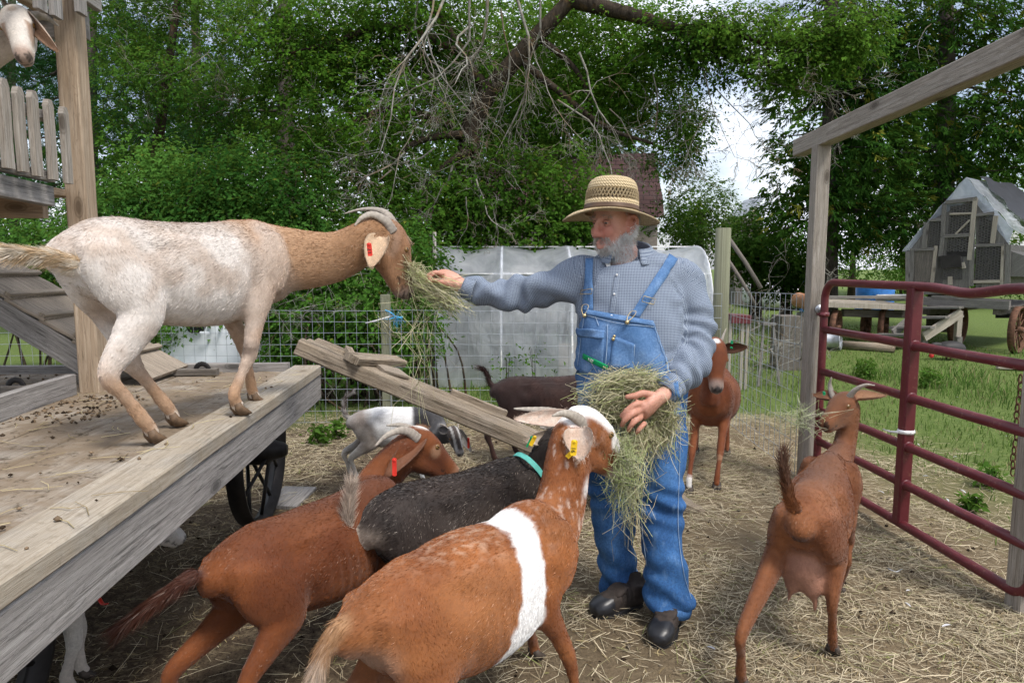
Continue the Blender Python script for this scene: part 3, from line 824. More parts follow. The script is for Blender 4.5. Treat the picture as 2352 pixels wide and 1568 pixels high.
def fill(clusters, n, seed, gate=.40, gfreq=1.6, shell=.45):
    """points spread through the crown volume, thinned by noise so that gaps open between clumps"""
    W = np.array([c[2] * np.prod(c[1]) ** .8 for c in clusters]); W = W / W.sum()
    C = np.array([c[0] for c in clusters]); Rr = np.array([c[1] for c in clusters])
    k = RNG.choice(len(W), n, p=W)
    d = unit(RNG.normal(0, 1, (n, 3))); r = RNG.random(n) ** shell
    P = C[k] + d * Rr[k] * r[:, None]
    g = noise(P, gfreq, seed, 3)
    keep = g > gate + RNG.normal(0, .03, n)
    return P[keep], d[keep], r[keep], g[keep]
def leafy(name, clusters, n, per, seed, size, lo, hi, parent, mat="leaf", gate=.42, gfreq=1.6, droop=.25, aspect=.55, twig=.30, light=None, young=.03):
    P, d, r, g = fill(clusters, n, seed, gate, gfreq)
    m = len(P); td = unit(d * .6 + RNG.normal(0, .7, (m, 3)) - UP * droop)
    L = twig * RNG.uniform(.5, 1.3, m)
    t_ = RNG.random((m, per)); Q = P[:, None] + td[:, None] * (L[:, None] * t_)[..., None] + RNG.normal(0, .025, (m, per, 3)) - UP * (droop * .35 * L[:, None] * t_ ** 2)[..., None]
    Q = Q.reshape(-1, 3); k = len(Q)
    sz = size * RNG.uniform(.55, 1.3, k)
    clump = np.repeat(noise(P, 1.1, seed + 3, 2), per)
    u = np.clip(RNG.normal(0, .20, k) + clump * 2.3 - .70, 0, 1)[:, None]
    c = np.array(lo) * (1 - u) + np.array(hi) * u
    y = (RNG.random((k, 1)) < young) & (u > .4); c = np.where(y, np.array((.17, .21, .035)), c)
    up = np.repeat(d * .35, per, 0) + UP * .8 + np.array([0, -.25, 0])
    o = leaves(name, Q, up, sz, c, mat, parent, aspect, fwd=np.repeat(td, per, 0) * .8 - UP * .3)
    return P, td, L
def twig_mesh(name, P, td, L, r, parent, mat="bark", k=None):
    if k is not None: s = RNG.choice(len(P), min(k, len(P)), replace=False); P, td, L = P[s], td[s], L[s]
    n = len(P); A_, B_ = P - td * L[:, None] * .8, P + td * L[:, None] * .6
    return ribbons(A_, B_, (A_ + B_) / 2 + RNG.normal(0, .03, (n, 3)), np.full(n, r), np.tile([[.09, .075, .06]], (n, 1)), name, MAT[mat], parent)

# ---- crooked bare branches
def crooked(p, d, L, r, lvl, out, grav=-.2, crook=.45, kids=2.2, rmin=.0022):
    n = int(4 + lvl); pts = [np.array(p, float)]; d = unit(d); st = L / n; rad = [r]
    for i in range(n):
        d = unit(d + RNG.normal(0, crook, 3) * .55 + UP * grav * .22)
        pts.append(pts[-1] + d * st); rad.append(max(rmin, r * (1 - .75 * (i + 1) / n)))
        if lvl > 0 and i >= 1:
            for _ in range(RNG.poisson(kids / 2.15)):
                cd = unit(d + RNG.normal(0, .75, 3)); crooked(pts[-1], cd, L * RNG.uniform(.25, .55), max(rmin, rad[-1] * .62), lvl - 1, out, grav, crook, kids, rmin)
    out.append((np.array(pts), np.array(rad), 6 if r > .014 else 3))
def branch_mesh(name, items, mat, parent):
    Vs, Fs, b = [], [], 0
    for pts, rad, n in items:
        P_ = np.asarray(pts); m = len(P_); Tn = np.empty_like(P_); Tn[1:-1] = P_[2:] - P_[:-2]; Tn[0] = P_[1] - P_[0]; Tn[-1] = P_[-1] - P_[-2]
        mean = P_[-1] - P_[0]; e = (0., 0., 1.) if abs(mean[2]) < .7 * math.sqrt(mean @ mean) else ((1., 0., 0.) if abs(mean[0]) < abs(mean[1]) else (0., 1., 0.))
        x = np.stack([Tn[:, 1] * e[2] - Tn[:, 2] * e[1], Tn[:, 2] * e[0] - Tn[:, 0] * e[2], Tn[:, 0] * e[1] - Tn[:, 1] * e[0]], 1)
        y = np.stack([Tn[:, 1] * x[:, 2] - Tn[:, 2] * x[:, 1], Tn[:, 2] * x[:, 0] - Tn[:, 0] * x[:, 2], Tn[:, 0] * x[:, 1] - Tn[:, 1] * x[:, 0]], 1)
        x /= np.sqrt((x * x).sum(1))[:, None] + 1e-9; y /= np.sqrt((y * y).sum(1))[:, None] + 1e-9
        r = np.asarray(rad)[:, None]; a = np.arange(n) * (2 * math.pi / n); ca, sa = np.cos(a), np.sin(a)
        Vs.append((P_[:, None] + (x * r)[:, None] * ca[None, :, None] + (y * r)[:, None] * sa[None, :, None]).reshape(-1, 3))
        i_ = b + np.arange(m * n).reshape(m, n); nx = np.roll(i_, -1, 1)
        Fs.append(np.stack([i_[:-1], nx[:-1], nx[1:], i_[1:]], -1).reshape(-1, 4)); b += m * n
    return np_obj(name, np.concatenate(Vs), np.concatenate(Fs), MAT[mat], parent, smooth=True)
def limb(pxs, rads, mat, parent, name="limb", n=10, k=6):
    pts = spline([at(*q) for q in pxs], k); rr = np.interp(np.linspace(0, 1, len(pts)), np.linspace(0, 1, len(rads)), rads)
    pts = pts + (noise(pts, 3, 5, 2)[:, None] - .5) * rr[:, None] * .6
    return MB().tube(pts, rr, n).build(name, MAT[mat], parent)

# ------------------------------------------------------------------ the old leaning tree
old = thing("old_tree", "old leaning tree with dense leaves and grey lichen-covered dead branches", "tree", onz(1050, 905, 0))
base = at(1040, 840, 10.6); base[2] = -.1
tp = [base, at(1058, 600, 10.6), at(1076, 340, 10.5), at(1108, 235, 10.4), at(1190, 130, 10.3), at(1310, 0, 10.2), at(1440, -160, 10.2)]
pts = spline(tp, 6); rr = np.interp(np.linspace(0, 1, len(pts)), [0, .3, .6, 1], [.24, .17, .13, .08])
MB().tube(pts, rr, 14).build("trunk", MAT["bark"], old)
for pxs, rads in (([(1082, 310, 10.4), (1010, 313, 10.2), (950, 330, 10.0), (905, 370, 9.8)], [.07, .05, .025]),
                  ([(1072, 350, 10.4), (1040, 365, 10.0), (1000, 400, 9.7), (970, 450, 9.5)], [.05, .035, .02]),
                  ([(1085, 330, 10.4), (1100, 370, 10.1), (1120, 420, 9.9)], [.05, .02]),
                  ([(1120, 215, 10.4), (1060, 120, 10.4), (1000, 20, 10.4), (960, -60, 10.4)], [.10, .07, .05]),
                  ([(1190, 130, 10.3), (1270, 200, 10.3), (1390, 290, 10.2), (1500, 330, 10.0)], [.06, .045, .02]),
                  ([(1230, 80, 10.3), (1330, 170, 10.4), (1370, 300, 10.6)], [.05, .02]),
                  ([(1310, 0, 10.2), (1430, 30, 10.0), (1560, 70, 9.8), (1680, 130, 9.6), (1800, 150, 9.3)], [.12, .09, .06, .03]),
                  ([(1560, 70, 9.8), (1640, 60, 9.6), (1760, 100, 9.4), (1880, 90, 9.2)], [.06, .04, .015]),
                  ([(1058, 120, 10.4), (900, 60, 10.2), (760, 100, 10), (640, 130, 9.9)], [.07, .04, .015]),
                  ([(1040, 290, 10.4), (900, 250, 10.0), (780, 300, 9.6), (700, 360, 9.4)], [.06, .035, .012])):
    limb(pxs, rads, "bark", old)
crown_cl = [cl(690, 110, 10.2, 190, 140), cl(880, 40, 10.4, 220, 150), cl(840, 240, 9.8, 190, 110), cl(1010, 130, 10.9, 170, 160),
            cl(720, 320, 9.6, 160, 100), cl(930, 340, 10.2, 140, 90, .8), cl(1260, 60, 10.9, 190, 90, .8), cl(1340, 250, 10.9, 150, 90, .8), cl(1230, 330, 10.8, 110, 70),
            cl(1400, 210, 11.6, 180, 120, .9), cl(1480, 235, 11.4, 110, 75, .8), cl(1320, 120, 12.0, 210, 130, .9), cl(1470, 110, 10.6, 150, 100, .8), cl(1380, 330, 10.6, 70, 50, .5), cl(1540, 60, 10.2, 130, 70, .5)]
P, td, L = leafy("crown", crown_cl, 11800, 9, 41, .064, (0.01739, 0.0562, 0.008194), (0.1087, 0.2463, 0.02846), old, gate=.385)
twig_mesh("twigs", P, td, L, .003, old, k=1200)["kind"] = "stuff"
crown2 = [cl(1590, 90, 9.8, 110, 50), cl(1700, 60, 9.6, 120, 60), cl(1800, 150, 9.3, 110, 50), cl(1890, 100, 9.2, 90, 60), cl(1640, 150, 9.7, 80, 40), cl(1950, 60, 9.2, 90, 60)]
P, td, L = leafy("crown", crown2, 2600, 8, 43, .062, (0.0253, 0.07605, 0.01092), (0.1403, 0.2827, 0.03795), old, gate=.41, droop=.5)
twig_mesh("twigs", P, td, L, .003, old, k=900)["kind"] = "stuff"
crown3 = [cl(1575, 280, 10.4, 50, 80, .8), cl(1545, 350, 10.3, 60, 50, .5)]
P, td, L = leafy("crown", crown3, 700, 8, 44, .055, (0.0253, 0.07605, 0.01092), (0.1315, 0.2644, 0.03795), old, gate=.40, droop=.8)
dead = []
for (px, py, Y, dx, dz, Ln, rad, lv) in ((1045, -60, 9.6, -.1, -1, 2.9, .022, 3), (1120, -40, 9.5, .08, -1, 2.7, .024, 3), (965, -40, 9.8, -.2, -1, 2.0, .018, 3), (1180, -30, 9.6, .45, -1, 2.4, .022, 3),
                                         (1240, -30, 9.7, .55, -1, 1.9, .018, 3), (1080, 60, 9.6, -.25, -1, 2.1, .018, 3), (1330, 120, 9.7, .6, -.7, 1.9, .016, 3), (1280, 230, 9.6, .9, -.6, 1.8, .015, 3),
                                         (1400, 250, 9.8, .6, -.8, 1.5, .013, 3), (1560, 90, 9.7, .1, -1, 1.7, .014, 3), (1610, 120, 9.7, .25, -1, 1.9, .013, 3), (1500, 170, 9.8, .3, -1, 1.8, .013, 3), (1690, 150, 9.5, .7, -.5, 1.3, .012, 3),
                                         (1640, 200, 9.6, .4, -1, 1.3, .010, 3), (1790, 190, 9.3, .9, -.35, 1.1, .010, 3), (1560, 240, 9.9, .4, -1, 1.3, .010, 3),
                                         (930, 350, 9.5, -.8, -.6, 1.5, .016, 3), (980, 400, 9.4, -.6, -.9, 1.5, .018, 3), (1040, 380, 9.5, -.2, -1, 1.4, .018, 3), (1090, 400, 9.5, .3, -1, 1.3, .015, 3), (900, 390, 9.4, -1, -.6, 1.3, .013, 3),
                                         (1000, 340, 9.6, -1, -.3, 1.6, .016, 3), (560, 60, 10.5, -.2, -1, 1.6, .014, 3), (520, 130, 10.5, -.8, -.6, 1.4, .012, 3), (600, 210, 10.2, -.9, -.4, 1.4, .012, 3), (760, 310, 9.4, -.8, -.4, 1.2, .010, 3), (1000, -30, 9.3, .0, -1, 2.2, .016, 3), (1080, -40, 9.2, .15, -1, 2.4, .018, 3), (1150, 20, 9.3, -.1, -1, 2.0, .014, 3), (1220, 100, 9.4, .3, -1, 1.6, .012, 3), (950, 300, 9.2, -.7, -.7, 1.3, .012, 3), (1020, 420, 9.1, -.3, -1, 1.1, .012, 3), (1070, 450, 9.1, .1, -1, 1.0, .012, 3), (1130, 470, 9.2, .5, -.8, .9, .010, 3), (930, 470, 9.2, -.1, -1, .9, .010, 3)):
    it = []; crooked(at(px, py, Y), (dx, RNG.normal(-.1, .15), dz), Ln, rad, lv, it, grav=-.25); branch_mesh("dead_branch", it, "lichen_twig", old)

# ------------------------------------------------------------------ thicket under the old tree, bushes behind the fence
def bush(name, label, cls, n, per, seed, size, lo, hi, stems, group=None, **kw):
    c0 = cls[0][0]; b = thing(name, label, "bush", (c0[0], c0[1], 0), group)
    P, td, L = leafy("foliage", cls, n, per, seed, size, lo, hi, b, **kw)
    items = []
    for _ in range(stems):
        q = P[RNG.integers(len(P))]; s = np.array([q[0] + RNG.normal(0, .3), q[1] + RNG.normal(0, .15), -.05]); 
        pts = spline([s, (s + q) / 2 + RNG.normal(0, .15, 3), q], 4); items.append((pts, np.linspace(.016, .004, len(pts)), 5))
    branch_mesh("stems", items, "bark", b)["kind"] = "stuff"
    return b
bush("vine_thicket", "dark tangled vine thicket under the leaning trunk", [cl(1150, 450, 9.9, 160, 110), cl(1290, 440, 9.8, 130, 100), cl(1000, 500, 9.9, 150, 120), cl(1350, 510, 10.0, 90, 80), cl(880, 520, 9.6, 130, 110), cl(1250, 540, 9.9, 200, 70), cl(1060, 620, 9.8, 160, 120), cl(1560, 500, 11.0, 60, 60)],
     4300, 9, 51, .068, (0.01581, 0.0496, 0.008194), (0.08418, 0.1915, 0.0253), 60, gate=.33)
bush("leafy_bush", "tall leafy green bush left of the leaning tree", [cl(560, 440, 8.9, 130, 120), cl(660, 470, 8.8, 120, 110), cl(480, 520, 8.7, 120, 100), cl(600, 560, 8.6, 150, 90), cl(700, 580, 8.6, 110, 80)],
     3600, 9, 52, .062, (0.02055, 0.07274, 0.01365), (0.09645, 0.228, 0.04111), 40, gate=.36)
bush("leafy_bush", "round leafy bush right behind the timber tower post", [cl(300, 500, 8.8, 120, 90), cl(230, 560, 8.6, 110, 70), cl(400, 450, 9.2, 110, 110), cl(360, 570, 8.6, 130, 70), cl(40, 560, 9.0, 140, 50), cl(120, 600, 9.0, 140, 50)],
     3600, 9, 53, .062, (0.02214, 0.07605, 0.01503), (0.1017, 0.2371, 0.04428), 40, gate=.36)
bush("bramble_hedge", "dark bramble hedge growing through the wire fence below the goat's neck", [cl(640, 690, 7.5, 90, 70), cl(730, 690, 7.3, 100, 90), cl(830, 700, 7.3, 110, 90), cl(930, 690, 7.4, 90, 100), cl(700, 790, 7.2, 130, 50), cl(880, 790, 7.2, 110, 60), cl(780, 620, 7.7, 140, 70), cl(930, 600, 7.9, 90, 90), cl(400, 720, 8.2, 120, 60)],
     4300, 8, 54, .058, (0.01739, 0.05951, 0.01092), (0.09119, 0.2189, 0.03479), 60, gate=.34)
tw = []
for k in range(22):
    p = at(RNG.uniform(640, 960), RNG.uniform(600, 760), 7.0); crooked(p, RNG.normal(0, 1, 3) - [0, .3, .3], RNG.uniform(.4, .9), .005, 2, tw, grav=-.1, rmin=.0014)
tag(branch_mesh("bare_bramble", tw, "lichen_twig", None), "bare grey bramble stems tangled in front of the hedge", "bramble")

# ------------------------------------------------------------------ pines on the left
def needles(name, clusters, n, per, seed, ln, lo, hi, parent, gate=.44, gfreq=1.1, droop=.0, w=.006, fan=.8):
    P, d, r, g = fill(clusters, n, seed, gate, gfreq)
    m = len(P); td = unit(d * [1, 1, .25] + RNG.normal(0, .4, (m, 3)) - UP * droop)
    e = unit(td[:, None] + RNG.normal(0, fan, (m, per, 3))); Lq = ln * RNG.uniform(.6, 1.2, (m, per, 1))
    o = P[:, None] + RNG.normal(0, .03, (m, per, 3)); s = unit(np.cross(e, RNG.normal(0, 1, (m, per, 3)))) * w
    V = np.stack([o - s, o + s, o + e * Lq], 2).reshape(-1, 3); F = np.arange(len(V)).reshape(-1, 3)
    u = np.clip(np.repeat(noise(P, .9, seed + 5, 2), per) * 1.2 - .1 + RNG.normal(0, .2, m * per), 0, 1)[:, None]
    c = np.array(lo) * (1 - u) + np.array(hi) * u
    np_obj(name, V, F, MAT["needle"], parent, col=np.repeat(c, 3, 0)); return P
def pine(label, px, Y, r, seed, clus, n):
    b = onz(px, 900, 0); b = np.array([at(px, 600, Y)[0], Y, 0]); tr = thing("pine_tree", label, "tree", b, "pines behind the wagon")
    top = at(px, -260, Y)
    MB().tube(spline([b - UP * .1, b * .5 + top * .5 + RNG.normal(0, .06, 3), top], 5), np.linspace(r, r * .55, 11), 10).build("trunk", MAT["bark_pine"], tr)
    P = needles("crown", clus, n, 13, seed, .20, (0.009108, 0.03809, 0.01376), (0.04545, 0.1247, 0.03871), tr, w=.007, gate=.40)
    it = []
    for _ in range(26):
        q = P[RNG.integers(len(P))]; s = np.array([b[0], b[1], q[2] + RNG.uniform(-.3, .5)])
        pts = spline([s, (s + q) / 2 - UP * RNG.uniform(-.1, .25), q], 4); it.append((pts, np.linspace(.03, .008, len(pts)), 5))
    branch_mesh("branches", it, "bark_pine", tr)["kind"] = "stuff"
pine("tall pine rising behind the goat tower", 215, 14.0, .15, 61, [cl(200, 60, 14, 150, 110), cl(100, 250, 14, 160, 110), cl(270, 270, 13.6, 110, 120), cl(60, 90, 14, 140, 110), cl(190, 430, 14, 170, 60), cl(20, 420, 14, 120, 90)], 2600)
pine("slim pine between the tower post and the leafy bush", 440, 14.5, .12, 62, [cl(420, 60, 14.5, 150, 120), cl(340, 190, 14.2, 120, 90), cl(480, 250, 14.5, 130, 110), cl(400, 360, 14, 140, 90)], 2600)
pine("thick-trunked pine left of the leaning tree", 652, 13.0, .19, 63, [cl(620, 20, 13.5, 160, 90), cl(560, 330, 13.2, 120, 90), cl(720, 200, 14, 120, 150, .8), cl(540, 180, 13.5, 90, 80, .7)], 1900)
pine("spindly pine seen left of the tower post", 30, 16.0, .12, 64, [cl(-40, 200, 16, 170, 200), cl(40, 500, 16, 160, 80)], 1500)
mid = thing("broadleaf_tree", "broadleaf tree spreading over the pines at upper left", "tree", (at(380, 600, 11)[0], 11.2, 0))
MB().tube([at(330, 900, 11.5) * [1, 1, 0] - UP * .1, at(340, 500, 11.4), at(380, 200, 11.2), at(420, -80, 11.0)], [.12, .10, .07, .04], 10).build("trunk", MAT["bark"], mid)
P, td, L = leafy("crown", [cl(300, 90, 11.2, 130, 100), cl(420, 30, 11.2, 170, 90), cl(380, 200, 10.8, 130, 80), cl(520, 260, 10.6, 110, 90), cl(300, 320, 10.8, 100, 90), cl(480, 380, 10.4, 120, 70), cl(560, 120, 11, 100, 90)], 3500, 9, 66, .060, (0.02055, 0.06943, 0.01092), (0.114, 0.2554, 0.03795), mid, gate=.45)
twig_mesh("twigs", P, td, L, .003, mid, k=800)["kind"] = "stuff"

# ------------------------------------------------------------------ cedars on the right
def sprays(name, clusters, n, per, seed, ln, lo, hi, parent, gate=.40, gfreq=.9):
    """flat drooping cedar sprays: fans of narrow leaflets"""
    P, d, r, g = fill(clusters, n, seed, gate, gfreq, .4)
    m = len(P); td = unit(d * [1, 1, .3] + RNG.normal(0, .35, (m, 3)) - UP * .55)
    sd = unit(np.cross(td, UP + RNG.normal(0, .3, (m, 3)))); nrm = np.cross(td, sd)
    a = RNG.uniform(-1, 1, (m, per, 1)); t_ = RNG.random((m, per, 1))
    e = unit(td[:, None] + sd[:, None] * a * .9 + nrm[:, None] * RNG.normal(0, .22, (m, per, 1)) - UP * .25 * np.abs(a))
    Lq = ln * RNG.uniform(.35, 1.0, (m, per, 1)) * (1.1 - .5 * np.abs(a))
    o = P[:, None] + td[:, None] * t_ * ln * 1.2 + sd[:, None] * a * t_ * ln * .5
    s = unit(np.cross(e, nrm[:, None] + RNG.normal(0, .3, (m, per, 3)))) * (ln * .085)
    V = np.stack([o, o + e * Lq * .5 - s, o + e * Lq, o + e * Lq * .5 + s], 2).reshape(-1, 3)
    i = np.arange(m * per)[:, None] * 4; F = i + [[0, 1, 2, 3]]
    u = np.clip(np.repeat(noise(P, .8, seed + 5, 2), per) * 1.2 - .1 + RNG.normal(0, .18, m * per), 0, 1)[:, None]
    c = np.array(lo) * (1 - u) + np.array(hi) * u
    y = np.repeat(RNG.random((m, 1)) < .04, per, 0); c = np.where(y, np.array((.15, .16, .025)), c)
    np_obj(name, V, F, MAT["needle"], parent, col=np.repeat(c, 4, 0)); return P
def cedar(label, px, Y, r, seed, clus, n):
    b = np.array([at(px, 600, Y)[0], Y, 0]); tr = thing("cedar_tree", label, "tree", b, "cedars on the right")
    MB().tube([b - UP * .1, at(px - 4, 500, Y), at(px + 6, 200, Y), at(px, -200, Y)], [r * 1.3, r, r * .8, r * .5], 10).build("trunk", MAT["bark_pine"], tr)
    P = sprays("crown", clus, n, 14, seed, .21, (0.006863, 0.03075, 0.00677), (0.04893, 0.1187, 0.01765), tr, gate=.37)
    it = []
    for _ in range(46):
        q = P[RNG.integers(len(P))]; s = np.array([b[0], b[1], q[2] + RNG.uniform(-.1, .6)])
        pts = spline([s, (s + q) / 2 - UP * RNG.uniform(0, .2), q + [0, -.1, -.05]], 4); it.append((pts, np.linspace(.035, .006, len(pts)), 5))
    branch_mesh("branches", it, "bark_pine", tr)["kind"] = "stuff"
    dd = []
    for _ in range(5):
        q = P[RNG.integers(len(P))]; crooked(q + [0, -.3, 0], (RNG.normal(0, 1), -.4, -.3), 1.3, .012, 2, dd, grav=-.15)
    branch_mesh("dead_branches", dd, "lichen_twig", tr)["kind"] = "stuff"
cedar("tall dark cedar behind the left gate post", 1905, 15.0, .20, 71, [cl(1930, 60, 15, 170, 140), cl(1880, 250, 14.8, 130, 110), cl(1850, 390, 14.6, 95, 95), cl(1960, 330, 14.5, 130, 130), cl(1900, 500, 14.6, 150, 80), cl(2010, 480, 14.4, 110, 80), cl(1800, 470, 15.4, 60, 60, .7), cl(2000, 200, 14.8, 120, 120)], 3600)
cedar("broad dark cedar towering over the coop", 2170, 15.5, .22, 72, [cl(2120, 60, 15.5, 180, 140), cl(2260, 100, 15, 180, 150), cl(2110, 260, 15, 150, 120), cl(2280, 290, 14.8, 160, 120), cl(2150, 420, 14.9, 130, 90), cl(2330, 380, 14.9, 130, 90), cl(2080, 520, 15.2, 110, 80), cl(2400, 180, 15, 140, 180)], 3900)
# ------------------------------------------------------------------ far trees closing the view
def far_tree(label, px, py, Y, rx, ry, seed, n, leaf=.11, gate=.40, lo=(.015, .05, .010), hi=(.085, .19, .033)):
    b = np.array([at(px, 600, Y)[0], Y, 0]); tr = thing("far_tree", label, "tree", b, "trees beyond the yard")
    MB().tube([b - UP * .1, at(px, py, Y)], [.2, .1], 8).build("trunk", MAT["bark"], tr)
    leafy("crown", [cl(px, py, Y, rx, ry), cl(px - rx * .5, py + ry * .5, Y, rx * .6, ry * .6), cl(px + rx * .5, py + ry * .6, Y, rx * .6, ry * .6)], n, 7, seed, leaf, lo, hi, tr, gate=gate, gfreq=.7, twig=.5)
far_tree("light green tree showing between the brown roof and the cedar", 1610, 480, 24, 80, 90, 81, 1300, .11, .40, (.035, .075, .02), (.12, .20, .055))
far_tree("dark tree behind the corner post", 1740, 560, 19, 70, 80, 82, 1500)
far_tree("shrubby tree behind the hinge post", 1810, 600, 18, 50, 70, 83, 900)
far_tree("hazy tree line far behind the cedar trunk", 1960, 580, 30, 160, 60, 84, 1300)
far_tree("tree mass behind the pines on the left", 330, 500, 24, 340, 130, 85, 2600)
far_tree("tree mass behind the tower", 60, 540, 26, 240, 120, 86, 1700)
far_tree("tree mass closing the view behind the vine thicket", 1000, 440, 22, 360, 230, 87, 3800)
far_tree("dark tree standing behind the leaning trunk", 1200, 150, 17, 210, 190, 89, 3000)
far_tree("tree mass behind the coop", 2250, 560, 24, 260, 110, 88, 1900)
far_tree("tall wood edge far behind the pines", 430, 240, 34, 330, 250, 91, 1800, .34, .40)
far_tree("tall wood edge far behind the old tree's left side", 900, 250, 35, 330, 260, 92, 2100, .34, .30)
far_tree("tall wood edge far behind the leaning trunk", 1260, 250, 34, 230, 230, 93, 1600, .34, .30)
far_tree("tall wood edge far behind the cedars", 2080, 280, 34, 300, 260, 94, 2000, .34, .30)
# weeds at the fence foot
def weed(label, p, h, n, seed):
    w = thing("weed", label, "weed", p, "weeds by the pen")
    q = p + np.stack([RNG.normal(0, h * .3, n), RNG.normal(0, h * .25, n), RNG.random(n) * h], 1)
    c = straw_cols(n)[:, :1] * 0 + np.array((.05, .12, .02)) + RNG.random((n, 1)) * np.array((.06, .10, .02))
    leaves("foliage", q, np.tile(UP * .7, (n, 1)) + RNG.normal(0, .3, (n, 3)), np.full(n, .055) * RNG.uniform(.6, 1.3, n), c, "leaf", w)
    branch_mesh("stems", [(np.array([p, p + [RNG.normal(0, .03), RNG.normal(0, .03), h * .9]]), np.array([.004, .002]), 4) for _ in range(4)], "bark", w)["kind"] = "stuff"
weed("low green weed at the fence foot under the gangplank", onz(735, 1022, 0), .16, 170, 1)
weed("low green weed beside the wagon's far wheel", onz(775, 1005, 0), .14, 120, 2)
weed("upright weed before the plastic tunnel, nearer the man", at(1228, 880, 7.6) * [1, 1, 0], .62, 90, 3)
weed("upright weed before the plastic tunnel, nearer the small post", at(1165, 880, 7.6) * [1, 1, 0], .5, 70, 4)
weed("leafy weed in the straw beyond the gate", onz(2270, 1120, 0), .14, 110, 5)
weed("leafy weed by the gate's middle rails", onz(2230, 1170, 0), .10, 90, 6)
weed("green weed clump in the lawn behind the gate upright", onz(2130, 890, 0), .22, 260, 7)
weed("green weed clump in the lawn near the hinge post", onz(1985, 870, 0), .25, 320, 8)
# ================================================================== things beyond the pen
def superbox(c, h, p=8, n=14):
    """rounded box as one closed grid mesh"""
    g = np.linspace(-1, 1, n); V, F = [], []
    for ax in range(3):
        for sg in (-1, 1):
            b = len(V)
            for i in range(n):
                for j in range(n):
                    q = [0, 0, 0]; q[ax] = sg; q[(ax + 1) % 3] = g[i] * sg; q[(ax + 2) % 3] = g[j]
                    V.append(q)
            for i in range(n - 1):
                for j in range(n - 1):
                    F.append([b + i * n + j, b + (i + 1) * n + j, b + (i + 1) * n + j + 1, b + i * n + j + 1])
    V = np.array(V, float); V = V / ((np.abs(V) ** p).sum(1, keepdims=True) ** (1 / p))
    return V * np.array(h) + np.array(c), np.array(F)
t = T("poly_white"); p = t.obj(); n_ = t.noise(p, 4, 5, .6)
t.pbsdf(t.ramp(n_, [(.3, (.60, .64, .70)), (.6, (.72, .76, .81)), (.8, (.78, .80, .83))]), .35, spec=.4)
tank = thing("poly_tank", "white plastic tank with a black cap behind the fence", "tank", at(488, 860, 8.0) * [1, 1, 0])
c = at(488, 815, 8.3); V, F = superbox((c[0], 8.5, .42), (.52, .5, .42), 9); np_obj("body", V, F, MAT["poly_white"], tank, smooth=True)
cc = np.array([c[0] - .05, 8.05, .80]); MB().lathe(cc, (0, -.6, .8), [(.13, -.04), (.13, 0), (.08, .03), (.075, .05), (.001, .05)], 20).build("cap", MAT["rubber"], tank)
MB().board(at(460, 764, 7.9), at(480, 765, 7.9), .03, .03).build("vent", MAT["poly_white"], tank)

# ---- plastic hoop tunnel
t = T("poly_film"); p = t.pos(); uv = t.uv()
a = t.noise(t.map(p, (1.2, 1.2, 1.2)), 2.2, 6, .6, .8); b = t.noise(t.map(p, (6, 2, 1.2)), 3.0, 6, .65, 1.2)
st = t.noise(t.map(uv, (3.0, .6, 1)), 3, 5, .6, .5)
c = t.ramp(a, [(.3, (.62, .66, .73)), (.55, (.72, .75, .81)), (.75, (.82, .84, .87))])
c = t.mix(t.ramp(b, [(.58, 0.0), (.68, .75)]), c, (.85, .86, .88))
c = t.mix(t.ramp(st, [(.6, 0.0), (.75, .25)]), c, (.42, .34, .30))
h = t.math('ADD', t.math('MULTIPLY', a, .6), t.math('MULTIPLY', st, .8))
pb_ = t.n("BsdfPrincipled", {"Base Color": c, "Roughness": .28, "Specular IOR Level": .55, "Normal": t.bump(h, .7, .05)})
trl = t.n("BsdfTranslucent", {"Color": c}); tp_ = t.n("BsdfTransparent", {"Color": (.9, .92, .95, 1)})
m1 = t.n("MixShader", {0: .55, 1: pb_.outputs[0], 2: trl.outputs[0]}); m2 = t.n("MixShader", {0: t.ramp(a, [(.3, .55), (.7, .26)]), 1: m1.outputs[0], 2: tp_.outputs[0]})
t.t.links.new(m2.outputs[0], t.out.inputs["Surface"])
xl, xr = at(988, 800, 8.25)[0], at(1641, 800, 8.25)[0]
tun = thing("hoop_tunnel", "low hoop tunnel covered in cloudy clear plastic behind the fence", "tunnel", ((xl + xr) / 2, 9.3, 0))
y0_, y1_, zh = 8.25, 10.4, at(1200, 563, 9.1)[2]
def prof(u):          # u 0..1 across the hoop
    a = math.pi * u; cx, sx = math.cos(a), math.sin(a)
    return (y0_ + y1_) / 2 - (y1_ - y0_) / 2 * math.copysign(abs(cx) ** .72, cx), zh * abs(sx) ** .72
nu, nx_ = 34, 96; V, U = [], []
for j in range(nx_ + 1):
    for i in range(nu + 1):
        y, z = prof(i / nu); x = xl + (xr - xl) * j / nx_
        f = 1 - min(1, abs(((j / nx_ * 4) % 1) - .5) * 2)           # film sags between hoops
        sagd = .09 * f * (math.sin(math.pi * i / nu)); fold = .045 * math.sin(x * 11 + z * 9 + 1.5 * math.sin(x * 3.1)) * max(0, 1 - z / .95) * math.sin(math.pi * min(1, z * 1.4))
        V.append((x, y + fold + (.02 * f if i < nu / 2 else 0), max(z - sagd * .8, .0))); U.append((x, z))
i_ = np.arange((nx_ + 1) * (nu + 1)).reshape(nx_ + 1, nu + 1)
F = np.stack([i_[:-1, :-1], i_[1:, :-1], i_[1:, 1:], i_[:-1, 1:]], -1).reshape(-1, 4)
Vn = np.array(V); Vn[:, 1] -= .05 * (noise(Vn * [1, .3, .45], 5.5, 3, 3) - .5) * sstep(.05, .4, Vn[:, 2]); np_obj("film", Vn, F, MAT["poly_film"], tun, uv=np.array(U), smooth=True)
